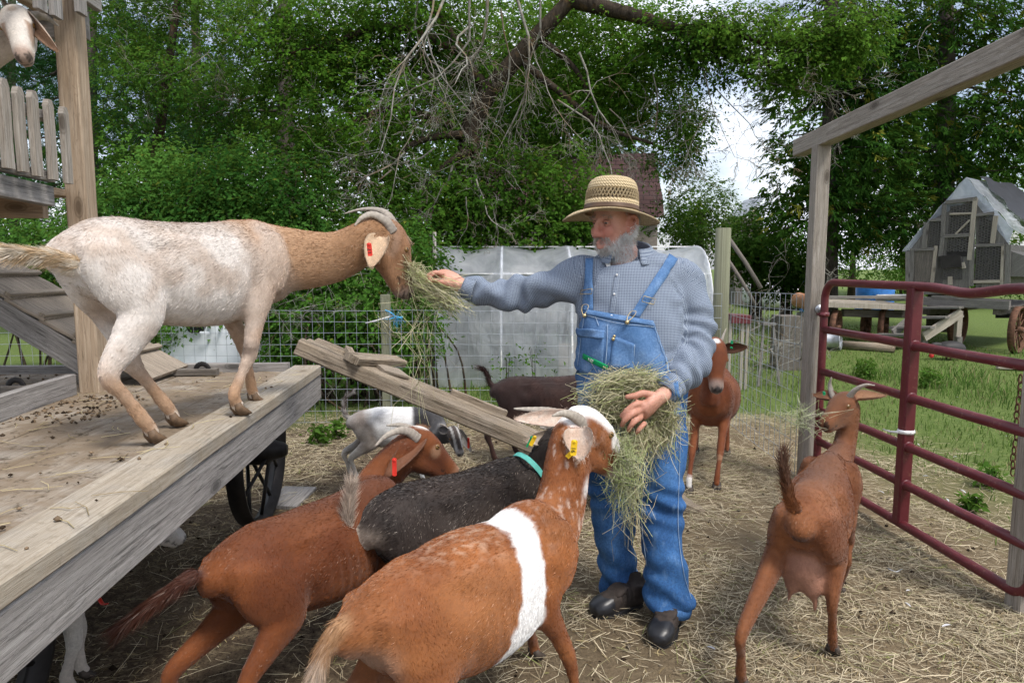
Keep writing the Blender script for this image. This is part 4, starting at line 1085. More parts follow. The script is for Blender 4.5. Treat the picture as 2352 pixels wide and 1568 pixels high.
for xe in (xl, xr):
    pts = [(xe, prof(i / nu)[0], prof(i / nu)[1]) for i in range(nu + 1)]
    np_obj("end_film", np.array(pts), np.array([list(range(nu + 1))]), MAT["poly_film"], tun, uv=np.array([(q[1], q[2]) for q in pts]))
for j in range(5):
    x = xl + (xr - xl) * j / 4
    MB().tube([(x, prof(i / 20)[0] + .02 * math.cos(math.pi * i / 20), max(0, prof(i / 20)[1] - .02)) for i in range(21)], .016, 8).build("hoop", MAT["zip_white"], tun)
for u in (.26, .5):
    y, z = prof(u); MB().tube([(xl, y + .012, z - .016), (xr, y + .012, z - .016)], .011, 6).build("purlin", MAT["zip_white"], tun)
for k in range(3):
    MB().board((xl + 1.6, 8.7, .12 + .15 * k), (xr - .1, 8.7, .12 + .15 * k), .03, .14).build("bed_board", MAT["wood_tan"], tun)
pole = MB().tube([at(997, 900, 8.0) * [1, 1, 0], at(998, 533, 8.0)], .022, 8)
tag(pole.build("tunnel_pole", MAT["wood_grey"]), "grey pole standing at the left end of the plastic tunnel", "pole")

# ---- brown roofed house far behind the tree
t = T("shingle_roof"); uv = t.uv()
br = t.n("TexBrick", {"Vector": uv, "Scale": 1.0, "Color1": (.060, .034, .034, 1), "Color2": (.085, .05, .047, 1), "Mortar": (.022, .013, .013, 1), "Mortar Size": .012, "Bias": .0, "Brick Width": .34, "Row Height": .16})
t.pbsdf(t.mix(t.ramp(t.noise(t.pos(), 1.2, 4), [(.35, 0.0), (.7, .5)]), br.outputs[0], (.05, .033, .035)), .95, spec=.15)
hy = 17.0; ra, rb = at(1130, 355, hy), at(1502, 352, hy); rc, rd_ = at(1522, 452, hy - 1.6), at(1110, 452, hy - 1.6)
house = thing("brown_house", "house with a brown shingle roof half hidden behind the old tree", "house", ((ra[0] + rb[0]) / 2, hy, 0))
uvq = [(0, 3), (4.2, 3), (4.4, 1.4), (-.2, 1.4)]
MB().raw([ra, rb, rc, rd_], [[0, 3, 2, 1]], [[uvq[0], uvq[3], uvq[2], uvq[1]]]).build("roof", MAT["shingle_roof"], house)
re, rf = at(1526, 500, hy - 1.9), at(1106, 500, hy - 1.9)
MB().raw([rd_, rc, re, rf], [[0, 3, 2, 1]], [[(-.2, 1.4), (-.22, .6), (4.42, .6), (4.4, 1.4)]]).build("lower_roof", MAT["shingle_roof"], house)
plain("house_wall", (.22, .19, .17), .9)
MB().box((rf[0] + .1, hy - 1.7, 0), (re[0] - .1, hy + 3, re[2] - .05)).build("wall", MAT["house_wall"], house)
MB().raw([ra, rb, rb + [0, 4, -1.6], ra + [0, 4, -1.6]], [[0, 1, 2, 3]]).build("back_roof", MAT["shingle_roof"], house)
shed = thing("grey_shed", "small grey shed roof far off between the trees", "shed", at(1722, 600, 26) * [1, 1, 0])
a, b = at(1694, 500, 26), at(1748, 640, 26)
MB().box((a[0], 26, 0), (b[0], 28, a[2])).build("wall", MAT["wood_shed"], shed)
MB().board(at(1690, 500, 25.9), at(1735, 455, 25.9), 2.4, .06, up=(-.7, 0, .7)).build("roof", MAT["galvanised"], shed)
MB().box((at(1729, 500, 26)[0], 26.2, a[2]), (at(1741, 500, 26)[0], 26.5, at(1729, 452, 26)[2])).build("chimney", MAT["wood_pale"], shed)

# ---- clutter seen through the side fence
for (p0, p1, r_, lab) in (((1672, 545, 8.6), (1748, 662, 8.3), .028, "grey pole leaning behind the corner post, higher one"), ((1668, 590, 8.9), (1735, 700, 8.6), .024, "grey pole leaning behind the corner post, lower one")):
    tag(MB().tube([at(*p0), (at(*p0) + at(*p1)) / 2 + [0, 0, .02], at(*p1)], r_, 8).build("leaning_pole", MAT["wood_dark"]), lab, "pole", "poles leaning behind the fence")
tb = thing("red_bench", "small dark red bench seen through the side fence", "bench", at(1695, 780, 8.2) * [1, 1, 0])
a = at(1672, 730, 8.2); b = at(1716, 732, 8.2)
MB().board(a, b, .3, .10).build("seat", MAT["gate_paint"], tb)
for px in (1678, 1706, 1717): MB().board(at(px, 735, 8.1), at(px, 735, 8.1) * [1, 1, 0], .035, .03, up=(0, 1, 0)).build("leg", MAT["wood_pale"], tb)
st_ = thing("grey_trestle", "grey narrow trestle seen through the side fence", "trestle", at(1764, 790, 8.4) * [1, 1, 0])
tt = at(1765, 744, 8.4)
MB().board(tt - [.08, 0, 0], tt + [.08, 0, 0], .09, .03).build("top", MAT["wood_shed"], st_)
for sx in (-1, 1): MB().board(tt + [sx * .06, 0, -.02], tt * [1, 1, 0] + [sx * .13, -.1, 0], .03, .02, up=(0, 1, 0)).build("leg", MAT["wood_shed"], st_)
tw = []
for k in range(26):
    p = at(RNG.uniform(1690, 1830), 800, 8.7) * [1, 1, 0] + [0, RNG.uniform(-.3, .3), RNG.uniform(.1, .6)]
    crooked(p, RNG.normal(0, 1, 3) + [0, 0, .5], RNG.uniform(.5, 1.1), .008, 2, tw, grav=.0, rmin=.002)
tag(branch_mesh("brush_pile", tw, "lichen_twig", None), "pile of grey brushwood heaped behind the side fence", "brush pile")
tag(MB().box(at(1796, 735, 9.6) * [1, 1, 0], at(1820, 722, 10.0)).build("dark_crate", MAT["wood_dark"]), "dark wooden crate behind the brush pile", "crate")
pp = at(1872, 699, 11.0); pm = MB(); pm.lathe(pp, (.12, .99, .03), [(.0, .0), (.12, .0), (.13, -.02), (.15, -.02), (.15, .05), (.13, .06), (.13, .9)], 22)
plain("terracotta", (.42, .20, .10), .8); tag(pm.build("clay_pipe", MAT["terracotta"]), "orange clay pipe lying beside the hinge post", "pipe")
tag(MB().box((pp[0] - .04, 11.2, 0), (pp[0] + .16, 11.6, pp[2] - .165)).build("pipe_stand", MAT["wood_shed"]), "low grey stand carrying the clay pipe", "stand")
plain("car_white", (.75, .76, .78), .3); plain("tarp_blue", (.03, .17, .52), .45)
V, F = superbox(at(1800, 662, 24) * [1, 1, 0] + [0, 0, .45], (1.1, 1.6, .42), 5)
tag(np_obj("white_trailer", V, F, MAT["car_white"], smooth=True), "white trailer parked far behind the side fence", "trailer")
for (x0, x1, yy0, yy1, Y, mt, lab, nm_, cat) in ((1838, 1850, 630, 676, 22, "tarp_blue", "blue barrel far behind the hinge post", "blue_barrel", "barrel"),
        (1968, 2052, 648, 690, 20, "tarp_blue", "bright blue tub behind the flatbed frame", "blue_tub", "tub")):
    a, b = at(x0, yy1, Y), at(x1, yy0, Y); R_ = (b[0] - a[0]) / 2
    m = MB(); m.lathe(np.array([(a[0] + b[0]) / 2, Y, 0]), UP, [(.001, 0), (R_ * .94, 0), (R_, .05), (R_ * .97, (b[2]) * .5), (R_, b[2] - .03), (R_ * .95, b[2]), (.001, b[2])], 22)
    tag(m.build(nm_, MAT[mt]), lab, cat)

# ---- flat wagon frame and chicken coop
fl = thing("flatbed_frame", "bare flatbed wagon frame with pale beam ends and spoked wheels", "wagon", at(2010, 790, 13) * [1, 1, 0])
for k, px in enumerate(np.linspace(1905, 2085, 8)):
    a = at(px, 700 + k * .9, 12.4); MB().board(a + [-.02, 0, 0], a + [.25, 1.7, 0], .26, .09).build("cross_beam", MAT["wood_pale"], fl)
for (yy, Y) in ((694, 12.7), (692, 13.9)):
    MB().board(at(1895, yy, Y) + [0, 0, .09], at(2110, yy, Y) + [0, 0, .09], .10, .05).build("deck_board", MAT["wood_shed"], fl)
MB().board(at(1935, 718, 12.8), at(2110, 722, 12.8), .12, .14).build("sill", MAT["wood_dark"], fl)
def spoked(parent, c, ax, R_, mt, n=10, w=.05):
    ax = unit(np.array(ax, float)); e = unit(np.cross(ax, UP))
    wh = MB().lathe(c, ax, [(R_ - .035, -w), (R_, -w), (R_, w), (R_ - .035, w), (R_ - .035, -w)], 32).build("wheel", MAT[mt], parent)
    MB().lathe(c, ax, [(.001, -.08), (.05, -.08), (.06, 0), (.05, .08), (.001, .08)], 14).build("hub", MAT[mt], wh)
    for i in range(n):
        a = 2 * math.pi * i / n; d = e * math.cos(a) + UP * math.sin(a)
        MB().tube([c + d * .04, c + d * (R_ - .03)], .012, 5).build("spoke", MAT[mt], wh)
for (px, Y) in ((1921, 12.6), (1990, 13.6), (2030, 12.8)):
    q = at(px, 730, Y); spoked(fl, np.array([q[0], Y, .34]), (.8, -.6, 0), .33, "rust")
tag(MB().tube([at(2014, 684, 14), at(2110, 683, 14)], .07, 12).build("white_roll", MAT["zip_white"]), "white rolled sheet lying on the flatbed frame", "roll")
bk = onz(1905, 803, 0); m = MB(); q = bk + [.0, 0, .155]
m.lathe(q, (.8, -.55, .05), [(.001, -.19), (.13, -.19), (.135, -.1), (.13, -.095), (.145, .02), (.14, .03), (.155, .17), (.165, .175), (.15, .18), (.12, -.15)], 26)
tag(m.build("galvanised_bucket", MAT["galvanised"]), "galvanised bucket lying on its side by the hinge post", "bucket")
tag(MB().tube([onz(1935, 792, .07), onz(2055, 800, .07)], .08, 10).build("log", MAT["wood_plank"]), "log lying on the bare ground before the flatbed frame", "log")

coop = thing("chicken_coop", "weathered wooden chicken coop on wheels with plastic over its roof", "coop", at(2200, 790, 12) * [1, 1, 0])
CL, CR = np.array([905 / FPX * 12.8, 12.8, 0]), np.array([1133 / FPX * 11.6, 11.6, 0])
cgd = unit(CR - CL); cgn = np.array([cgd[1], -cgd[0], 0]); cgn = cgn if cgn[1] < 0 else -cgn      # out of the gable
def cg(px, py, out=0.0):
    o = np.array([0, 0, CAM_H]); d = ray(px, py); tt = ((CL + cgn * out - o) @ cgn) / (d @ cgn); return o + d * tt
def cc_(x, y, out=0.0): return cg(1883.4 + .271 * x, 402 + .271 * y, out)
def poly(name, pts, mt, parent, th=.02, out=0.0):
    P_ = [cc_(x, y, out) for x, y in pts]; n = len(P_); Q_ = [p - cgn * th for p in P_]
    uvf = [(p @ UP, p @ cgd) for p in P_]
    V = P_ + Q_; F = [list(range(n)), list(range(2 * n - 1, n - 1, -1))] + [[i, i + n, (i + 1) % n + n, (i + 1) % n] for i in range(n)]
    U = [uvf, uvf[::-1]] + [[uvf[i], uvf[i], uvf[(i + 1) % n], uvf[(i + 1) % n]] for i in range(n)]
    return MB().raw(V, F, U).build(name, MAT[mt], parent)
def slat(name, p0, p1, w, mt, parent, out=.02, th=.025):
    return MB().board(cc_(*p0, out), cc_(*p1, out), w, th, up=cgn).build(name, MAT[mt], parent)
plain("dark_inside", (.035, .032, .03), .95)  # near-black colour; the sheets behind the screens stand in for the unlit interior
t = T("hex_mesh"); uv = t.uv()
br = t.n("TexBrick", {"Vector": uv, "Scale": 1.0, "Color1": (0, 0, 0, 1), "Color2": (0, 0, 0, 1), "Mortar": (1, 1, 1, 1), "Mortar Size": .006, "Brick Width": .045, "Row Height": .045, "Bias": 0.0})
tp_ = t.n("BsdfTransparent"); df = t.n("BsdfDiffuse", {"Color": (.10, .095, .09, 1)})
ms = t.n("MixShader", {0: t.ramp(br.outputs[0], [(.3, .35), (.6, 1.0)]), 1: tp_.outputs[0], 2: df.outputs[0]}); t.t.links.new(ms.outputs[0], t.out.inputs["Surface"])
ridge = np.array([-cgn[0], -cgn[1], 0]); RL = 3.0
poly("gable_wall", [(735, 1010), (735, 650), (920, 380), (1040, 260), (1040, 1010)], "wood_shed", coop)
poly("gable_wall", [(1320, 1010), (1320, 180), (1470, 325), (1600, 590), (1600, 1010)], "wood_shed", coop, out=-.003)
poly("gable_film", [(695, 640), (1240, 22), (1640, 460), (1600, 585), (1330, 250), (1330, 185), (1050, 235), (905, 400), (760, 640)], "poly_film", coop, .006, .012)
poly("panel", [(800, 905), (800, 650), (965, 640), (945, 905)], "wood_dark", coop, .01, .02)
poly("window_screen", [(920, 610), (930, 395), (1025, 390), (1010, 610)], "hex_mesh", coop, .004, .02)
poly("window_screen", [(1345, 575), (1345, 350), (1480, 340), (1450, 575)], "hex_mesh", coop, .004, .02)
poly("window_screen", [(1310, 905), (1325, 610), (1545, 605), (1530, 900)], "hex_mesh", coop, .004, .02)
poly("window_dark_fill", [(1310, 905), (1325, 610), (1545, 605), (1530, 900)], "dark_inside", coop, .004, .008)
poly("window_dark_fill", [(1345, 575), (1345, 350), (1480, 340), (1450, 575)], "dark_inside", coop, .004, .008)
door = poly("door", [(960, 1010), (1060, 235), (1320, 205), (1260, 1010)], "wood_shed", coop, .02, .0)
poly("door_screen", [(1085, 500), (1105, 265), (1290, 240), (1265, 500)], "hex_mesh", door, .004, .022)
poly("door_dark_fill", [(1085, 500), (1105, 265), (1290, 240), (1265, 500)], "dark_inside", door, .004, .008)
poly("door_screen", [(1070, 650), (1085, 525), (1265, 515), (1250, 650)], "hex_mesh", door, .004, .022)
poly("door_dark_fill", [(1070, 690), (1085, 525), (1265, 515), (1250, 690)], "dark_inside", door, .004, .008)
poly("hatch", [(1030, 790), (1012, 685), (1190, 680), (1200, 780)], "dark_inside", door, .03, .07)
poly("hatch_screen", [(1030, 885), (1040, 795), (1205, 795), (1205, 885)], "hex_mesh", door, .004, .022)
for p0, p1, w, mt in (((1060, 235), (1330, 200), .07, "wood_shed"), ((1055, 240), (1040, 520), .07, "wood_shed"), ((1318, 195), (1265, 720), .07, "wood_pale"), ((1040, 520), (1275, 508), .06, "wood_shed"), ((1100, 330), (1285, 325), .035, "wood_pale"),
                      ((1150, 500), (1270, 380), .03, "wood_pale"), ((1040, 530), (1020, 690), .07, "wood_shed"), ((1103, 860), (1103, 930), .07, "wood_pale"), ((1210, 740), (1222, 790), .06, "wood_pale")):
    slat("door_slat", p0, p1, w, mt, door, .035)
for p0, p1, w, mt in (((745, 650), (745, 905), .08, "wood_shed"), ((785, 640), (775, 905), .06, "wood_shed"), ((985, 600), (950, 910), .06, "wood_pale"), ((765, 635), (975, 628), .05, "wood_shed"), ((920, 385), (1030, 378), .05, "wood_shed"),
                      ((905, 400), (880, 620), .09, "wood_shed"), ((1310, 345), (1475, 322), .05, "wood_shed"), ((1490, 345), (1462, 578), .07, "wood_pale"), ((1310, 600), (1560, 590), .05, "wood_shed"), ((1560, 590), (1545, 930), .07, "wood_pale"),
                      ((1280, 905), (1545, 900), .05, "wood_pale"), ((1295, 340), (1280, 940), .08, "wood_shed"), ((1590, 590), (1580, 1010), .10, "wood_shed")):
    slat("frame_slat", p0, p1, w, mt, coop, .03)
pk, el, er = cc_(1240, 18, .06), cc_(690, 648, .06), cc_(1645, 462, .06)
for (a, b, nm_) in ((pk, er, "roof_film"), (pk, el, "roof_film")):
    N_ = 10; V = []; U = []
    for i in range(N_ + 1):
        for j in range(N_ + 1):
            q = a + (b - a) * i / N_ + ridge * RL * j / N_; q = q + UP * (.03 * math.sin(i * 1.9 + j * 2.3) * (1 if 0 < i < N_ else 0)); V.append(q); U.append((i * .3, j * .3))
    ii = np.arange((N_ + 1) ** 2).reshape(N_ + 1, N_ + 1)
    np_obj(nm_, np.array(V), np.stack([ii[:-1, :-1], ii[1:, :-1], ii[1:, 1:], ii[:-1, 1:]], -1).reshape(-1, 4), MAT["poly_film"], coop, uv=np.array(U), smooth=True)
plain("tarp_black", (.022, .023, .028), .6, 0, .3, 6, bump=.6, bscale=14)
tn = unit(np.cross(er - pk, ridge)); tn = tn if tn[2] > 0 else -tn; V = []
for i in range(9):
    for j in range(9):
        V.append(pk + (er - pk) * (i / 8 * 1.0 - .03) + ridge * (.62 + .10 * i / 8 + (RL - .7) * j / 8) + tn * (.05 + .03 * math.sin(i * 2.1 + j * 1.3)))
ii = np.arange(81).reshape(9, 9)
np_obj("tarp", np.array(V), np.stack([ii[:-1, :-1], ii[1:, :-1], ii[1:, 1:], ii[:-1, 1:]], -1).reshape(-1, 4), MAT["tarp_black"], coop, smooth=True)
# side wall, lean-to box and floor
sw0, sw1 = cc_(1600, 590), cc_(1600, 1010)
MB().raw([sw0, sw1, sw1 + ridge * RL, sw0 + ridge * RL], [[0, 1, 2, 3]]).build("side_wall", MAT["wood_shed"], coop)
nb0, nb1 = cc_(1610, 640), cc_(1610, 860); so = cgd * .28
m = MB(); m.raw([nb0, nb0 + so - UP * .12, nb1 + so, nb1, nb0 + ridge * 1.6, nb0 + so - UP * .12 + ridge * 1.6, nb1 + so + ridge * 1.6, nb1 + ridge * 1.6], [[0, 3, 2, 1], [1, 2, 6, 5], [0, 1, 5, 4], [3, 7, 6, 2]]); m.build("nest_box", MAT["wood_shed"], coop)
el0 = cc_(1640, 462, .05)
m = MB(); m.raw([el0, el0 + so * 1.4 - UP * .25, el0 + so * 1.4 - UP * .25 + ridge * 2, el0 + ridge * 2], [[0, 1, 2, 3]]); m.build("lower_film", MAT["poly_film"], coop)
MB().board(cc_(740, 1060, .03), cc_(1610, 1105, .03), .1, .15, up=UP).build("floor_beam", MAT["wood_shed"], coop)
MB().board(cc_(950, 1030, .06), cc_(1250, 1045, .06), .06, .05, up=UP).build("door_sill", MAT["wood_shed"], coop)
fz = cc_(1610, 1105)[2]
for k in range(2): MB().board(cc_(900 + 600 * k, 1150) , cc_(900 + 600 * k, 1150) + ridge * RL, .12, .14).build("sill", MAT["wood_dark"], coop)
fb0, fb1 = cc_(740, 1075), cc_(1610, 1120)
MB().raw([fb0, fb1, fb1 + ridge * RL, fb0 + ridge * RL], [[0, 1, 2, 3]]).build("floor", MAT["wood_dark"], coop)
for (x, d_) in ((1655, .10), (1060, .6)):
    q = cc_(x, 1400) * [1, 1, 0] + ridge * d_; spoked(coop, q + UP * .40, cgd, .40, "rust", 12)
MB().board(cc_(1400, 1200) + ridge * .6, cc_(1800, 1200) + ridge * .6, .1, .1).build("axle_beam", MAT["steel_black"], coop)
# steps
stp = thing("wooden_steps", "pale wooden steps leading up to the coop door", "steps", cc_(950, 1440, .6) * [1, 1, 0])
def sp(x, y, o): return cc_(x, y, o)
for (x0, x1, y, o) in ((845, 1200, 1122, .22), (830, 1085, 1205, .45), (610, 960, 1290, .68), (480, 760, 1352, .9)):
    MB().board(sp(x0, y, o), sp(x1, y, o), .26, .04, up=UP).build("tread", MAT["wood_shed"], stp)
MB().board(sp(1200, 1165, .15), sp(880, 1370, .75), .04, .17, up=UP).build("stringer", MAT["wood_pale"], stp)
MB().board(sp(850, 1150, .3), sp(620, 1340, .85), .04, .15, up=UP).build("stringer", MAT["wood_shed"], stp)
for (x, y0__, o) in ((1180, 1150, .15), (885, 1340, .6), (1175, 1370, .22)):
    a = sp(x, y0__, o); MB().board(a, a * [1, 1, 0], .09, .09, up=(0, 1, 0)).build("leg", MAT["wood_pale"] if y0__ < 1200 else MAT["wood_shed"], stp)
lb = onz(2290, 838, .06); tag(MB().board(lb, lb + [.8, -.25, 0], .1, .1).build("pale_timber", MAT["wood_pale"]), "pale timber lying on the ground before the coop wheel", "timber")
MB()
# turkey pecking below the steps
tk = onz(2150, 826, 0)
def blob(c, h, p=2.2, n=10): return superbox(c, h, p, n)
tur = thing("turkey", "dark turkey with a red head pecking in the grass below the coop", "bird", tk)
plain("feather_dark", (.03, .028, .028), .6); plain("wattle_red", (.45, .03, .03), .5)
V, F = blob(tk + [.22, 0, .17], (.22, .14, .13)); np_obj("body", V, F, MAT["feather_dark"], tur, smooth=True)
MB().tube(spline([tk + [.06, 0, .22], tk + [-.06, -.02, .24], tk + [-.10, -.04, .16], tk + [-.11, -.06, .09]], 4), np.linspace(.05, .02, 13), 8).build("neck", MAT["feather_dark"], tur)
V, F = blob(tk + [-.115, -.06, .08], (.035, .03, .045)); np_obj("head", V, F, MAT["wattle_red"], tur, smooth=True)
for sy in (-.05, .05): MB().tube([tk + [.2, sy, .08], tk + [.19, sy, 0]], .012, 6).build("leg", MAT["rust"], tur)
# ================================================================== organic bodies: lofted limbs fused into one skin
class Body:
    def __init__(s): s.V, s.F, s.ax = [], [], []
    def loft(s, rings, side, part, hair=.014, k=5, n=18, flow=1.0, p=2.0):
        """rings: (pos, half width along side, half depth across); fused later; also records its axis for hair and colour"""
        A = np.array([list(r[0]) + [r[1], r[2]] for r in rings], float)
        S = spline(A, k); S[:, 3:] = np.maximum(S[:, 3:], .003)
        P = S[:, :3]; Tn = np.gradient(P, axis=0); Tn = unit(Tn); side = np.array(side, float)
        b = len(s.V); m = len(P)
        for i in range(m):
            sd = unit(side - Tn[i] * (side @ Tn[i])); up = np.cross(Tn[i], sd)
            for j in range(n):
                a = 2 * math.pi * j / n; ca, sa = math.cos(a), math.sin(a)
                q = (abs(ca) ** p + abs(sa) ** p) ** (-1 / p)
                s.V.append(P[i] + sd * S[i, 3] * ca * q + up * S[i, 4] * sa * q)
        for i in range(m - 1):
            for j in range(n):
                j2 = (j + 1) % n; s.F.append([b + i * n + j, b + i * n + j2, b + (i + 1) * n + j2, b + (i + 1) * n + j])
        for i, rev in ((0, True), (m - 1, False)):
            c = len(s.V); s.V.append(P[i] + Tn[i] * (-1 if rev else 1) * min(S[i, 3], S[i, 4]) * .5)
            for j in range(n):
                j2 = (j + 1) % n; tri = [b + i * n + j, b + i * n + j2, c]; s.F.append(tri[::-1] if rev else tri)
        t = np.linspace(0, 1, m); arc = np.concatenate([[0], np.cumsum(np.linalg.norm(np.diff(P, axis=0), axis=1))])
        for i in range(m): s.ax.append((P[i], Tn[i] * flow, (S[i, 3] + S[i, 4]) / 2, hair, part, t[i], arc[i]))
        return s
    def ball(s, c, r, part, side=(0, 1, 0), ax=(1, 0, 0), hair=.012):
        c = np.array(c, float); ax = unit(np.array(ax, float)); r = np.broadcast_to(np.array(r, float), (3,))
        rings = [(c + ax * r[0] * math.sin(a), max(.004, r[1] * math.cos(a)), max(.004, r[2] * math.cos(a))) for a in np.linspace(-1.45, 1.45, 7)]
        return s.loft(rings, side, part, hair, 2, 14)
    def skin(s, voxel=.008, smooth=6):
        me = bpy.data.meshes.new("tmp"); me.from_pydata([tuple(v) for v in s.V], [], s.F); me.update()
        o = bpy.data.objects.new("tmp", me); COL.objects.link(o)
        m = o.modifiers.new("r", 'REMESH'); m.mode = 'VOXEL'; m.voxel_size = voxel
        sm = o.modifiers.new("s", 'SMOOTH'); sm.factor = .5; sm.iterations = smooth
        dg = bpy.context.evaluated_depsgraph_get(); ev = o.evaluated_get(dg); em = ev.to_mesh()
        V = np.zeros(len(em.vertices) * 3); em.vertices.foreach_get("co", V); V = V.reshape(-1, 3)
        N = np.zeros(len(em.vertices) * 3, np.float32); em.vertices.foreach_get("normal", N); N = N.reshape(-1, 3).astype(float)
        lt = np.zeros(len(em.polygons), np.int32); em.polygons.foreach_get("loop_total", lt)
        li = np.zeros(len(em.loops), np.int32); em.loops.foreach_get("vertex_index", li)
        Q = li.reshape(-1, 4) if (lt == 4).all() else np.array([list(p.vertices)[:4] if len(p.vertices) >= 4 else list(p.vertices) + [p.vertices[-1]] for p in em.polygons])
        ev.to_mesh_clear(); bpy.data.objects.remove(o); bpy.data.meshes.remove(me)
        return V, Q, N
    def near(s, V):
        A = np.array([a[0] for a in s.ax]); R = np.array([a[2] for a in s.ax]); idx = np.zeros(len(V), int)
        for i in range(0, len(V), 4000):
            d = np.linalg.norm(V[i:i + 4000, None] - A[None], axis=2) - R[None] * .85; idx[i:i + 4000] = d.argmin(1)
        return idx
class Parts:
    """soft membership of every point in each lofted part"""
    def __init__(s, B, V):
        A = np.array([a[0] for a in B.ax]); R = np.array([a[2] for a in B.ax]); nm = [a[4] for a in B.ax]; s.names = sorted(set(nm)); pid = np.array([s.names.index(q) for q in nm])
        tt = np.array([a[5] for a in B.ax]); n = len(V); s.idx = np.zeros(n, int); D = np.zeros((n, len(s.names))); s.T = np.zeros((n, len(s.names)))
        A2 = (A * A).sum(1).astype(np.float32); Af = A.astype(np.float32); Rf = (R * .85).astype(np.float32); sel = [np.where(pid == k)[0] for k in range(len(s.names))]
        c0 = A.mean(0); Af = (A - c0).astype(np.float32); A2 = (Af * Af).sum(1)
        for i in range(0, n, 16000):
            v = (V[i:i + 16000] - c0).astype(np.float32); d = (v * v).sum(1)[:, None] + A2[None] - 2 * (v @ Af.T); d = np.sqrt(np.maximum(d, 0)) - Rf[None]
            s.idx[i:i + 16000] = d.argmin(1)
            for k in range(len(s.names)):
                dk = d[:, sel[k]]; j = dk.argmin(1); D[i:i + 16000, k] = dk[np.arange(len(dk)), j]; s.T[i:i + 16000, k] = tt[sel[k]][j]
        E = np.exp(-(D - D.min(1, keepdims=True)) / .034); s.Wt = E / E.sum(1, keepdims=True); s.n = n
    def __call__(s, *names):
        r = np.zeros(s.n)
        for q in names:
            if q in s.names: r = r + s.Wt[:, s.names.index(q)]
        return r
    def t(s, *names):
        r = np.zeros(s.n); w = np.zeros(s.n) + 1e-9
        for q in names:
            if q in s.names: k = s.names.index(q); r += s.Wt[:, k] * s.T[:, k]; w += s.Wt[:, k]
        return r / w
def quad_sample(V, Q, N, n):
    a, b, c, d = (V[Q[:, i]] for i in range(4))
    ar = np.linalg.norm(np.cross(c - a, d - b), axis=1); k = RNG.choice(len(Q), n, p=ar / ar.sum())
    u, v = RNG.random((n, 1)), RNG.random((n, 1))
    w = [(1 - u) * (1 - v), u * (1 - v), u * v, (1 - u) * v]
    P = sum(w[i] * V[Q[k, i]] for i in range(4)); Nn = unit(sum(w[i] * N[Q[k, i]] for i in range(4)))
    return P, Nn, k
def hair_mesh(name, P, d, L, w, col, mat, parent, curl=None):
    n = len(P); sd = unit(np.cross(d, RNG.normal(0, 1, (n, 3)))) * w[:, None]
    tip = P + d * L[:, None]
    if curl is None:
        V = np.stack([P - sd, P + sd, tip], 1).reshape(-1, 3); F = np.arange(3 * n).reshape(-1, 3); rep = 3
        C = np.repeat(col, 3, 0)
    else:
        mid = P + d * L[:, None] * .5 + curl
        V = np.stack([P - sd, P + sd, mid - sd * .7, mid + sd * .7, tip], 1).reshape(-1, 3); i = np.arange(n)[:, None] * 5
        C = np.repeat(col, 5, 0)
        return np_obj(name, V, [i + [[0, 1, 3, 2]], i + [[2, 3, 4]]], MAT[mat], parent, col=C)
    return np_obj(name, V, F, MAT[mat], parent, col=C)

t = T("coat_skin"); c = t.attr(); p = t.obj()
n_ = t.noise(p, 130, 3, .6)
t.pbsdf(t.mix(t.ramp(n_, [(.3, .22), (.7, 0.0)]), c, (.05, .04, .035)), .7, spec=.2, normal=t.bump(n_, .3, .003), **{"Sheen Weight": .15, "Sheen Roughness": .5})
t = T("coat_hair"); c = t.attr(); d_ = t.n("BsdfDiffuse", {"Color": c}); g_ = t.n("BsdfGlossy", {"Color": (1, .93, .86, 1), "Roughness": .36}); m_ = t.n("MixShader", {0: .026, 1: d_.outputs[0], 2: g_.outputs[0]}); t.t.links.new(m_.outputs[0], t.out.inputs["Surface"])
t = T("horn"); p = t.obj(); c = t.attr(); n_ = t.noise(p, 60, 4)
t.pbsdf(t.mix(t.ramp(n_, [(.3, .45), (.7, 0.0)]), c, (.12, .10, .09)), .6, spec=.3, normal=t.bump(n_, .4, .004))
plain("eye_amber", (.20, .11, .035), .12, 0, .3, 40, spec=.8)
plain("eye_dark", (.012, .009, .008), .08, 0, .2, 40, spec=.8)
plain("hoof", (.055, .042, .033), .6, 0, .5, 50)
plain("hoof_tan", (.13, .082, .048), .6, 0, .4, 50)
plain("tag_red", (.72, .045, .03), .45); plain("tag_yellow", (.85, .52, .02), .45); plain("tag_green", (.0, .30, .12), .45)
plain("collar_teal", (.10, .42, .37), .7, 0, .15, 60)
plain("ink", (.02, .015, .015), .6)

def text_obj(name, body, size, center, xdir, ydir, mat, parent, ext=.0006):
    cu = bpy.data.curves.new(name, 'FONT'); cu.body = body; cu.size = size; cu.align_x = 'CENTER'; cu.align_y = 'CENTER'; cu.extrude = ext
    o = bpy.data.objects.new(name, cu); COL.objects.link(o); dg = bpy.context.evaluated_depsgraph_get()
    me = bpy.data.meshes.new_from_object(o.evaluated_get(dg)); bpy.data.objects.remove(o)
    me.materials.clear(); me.name = name
    ob = link(name, me, MAT[mat], parent, center)
    x = unit(np.array(xdir, float)); y = np.array(ydir, float); y = unit(y - x * (y @ x)); z = np.cross(x, y)
    ob.rotation_euler = Matrix((Vector(x), Vector(y), Vector(z))).transposed().to_euler()
    return ob

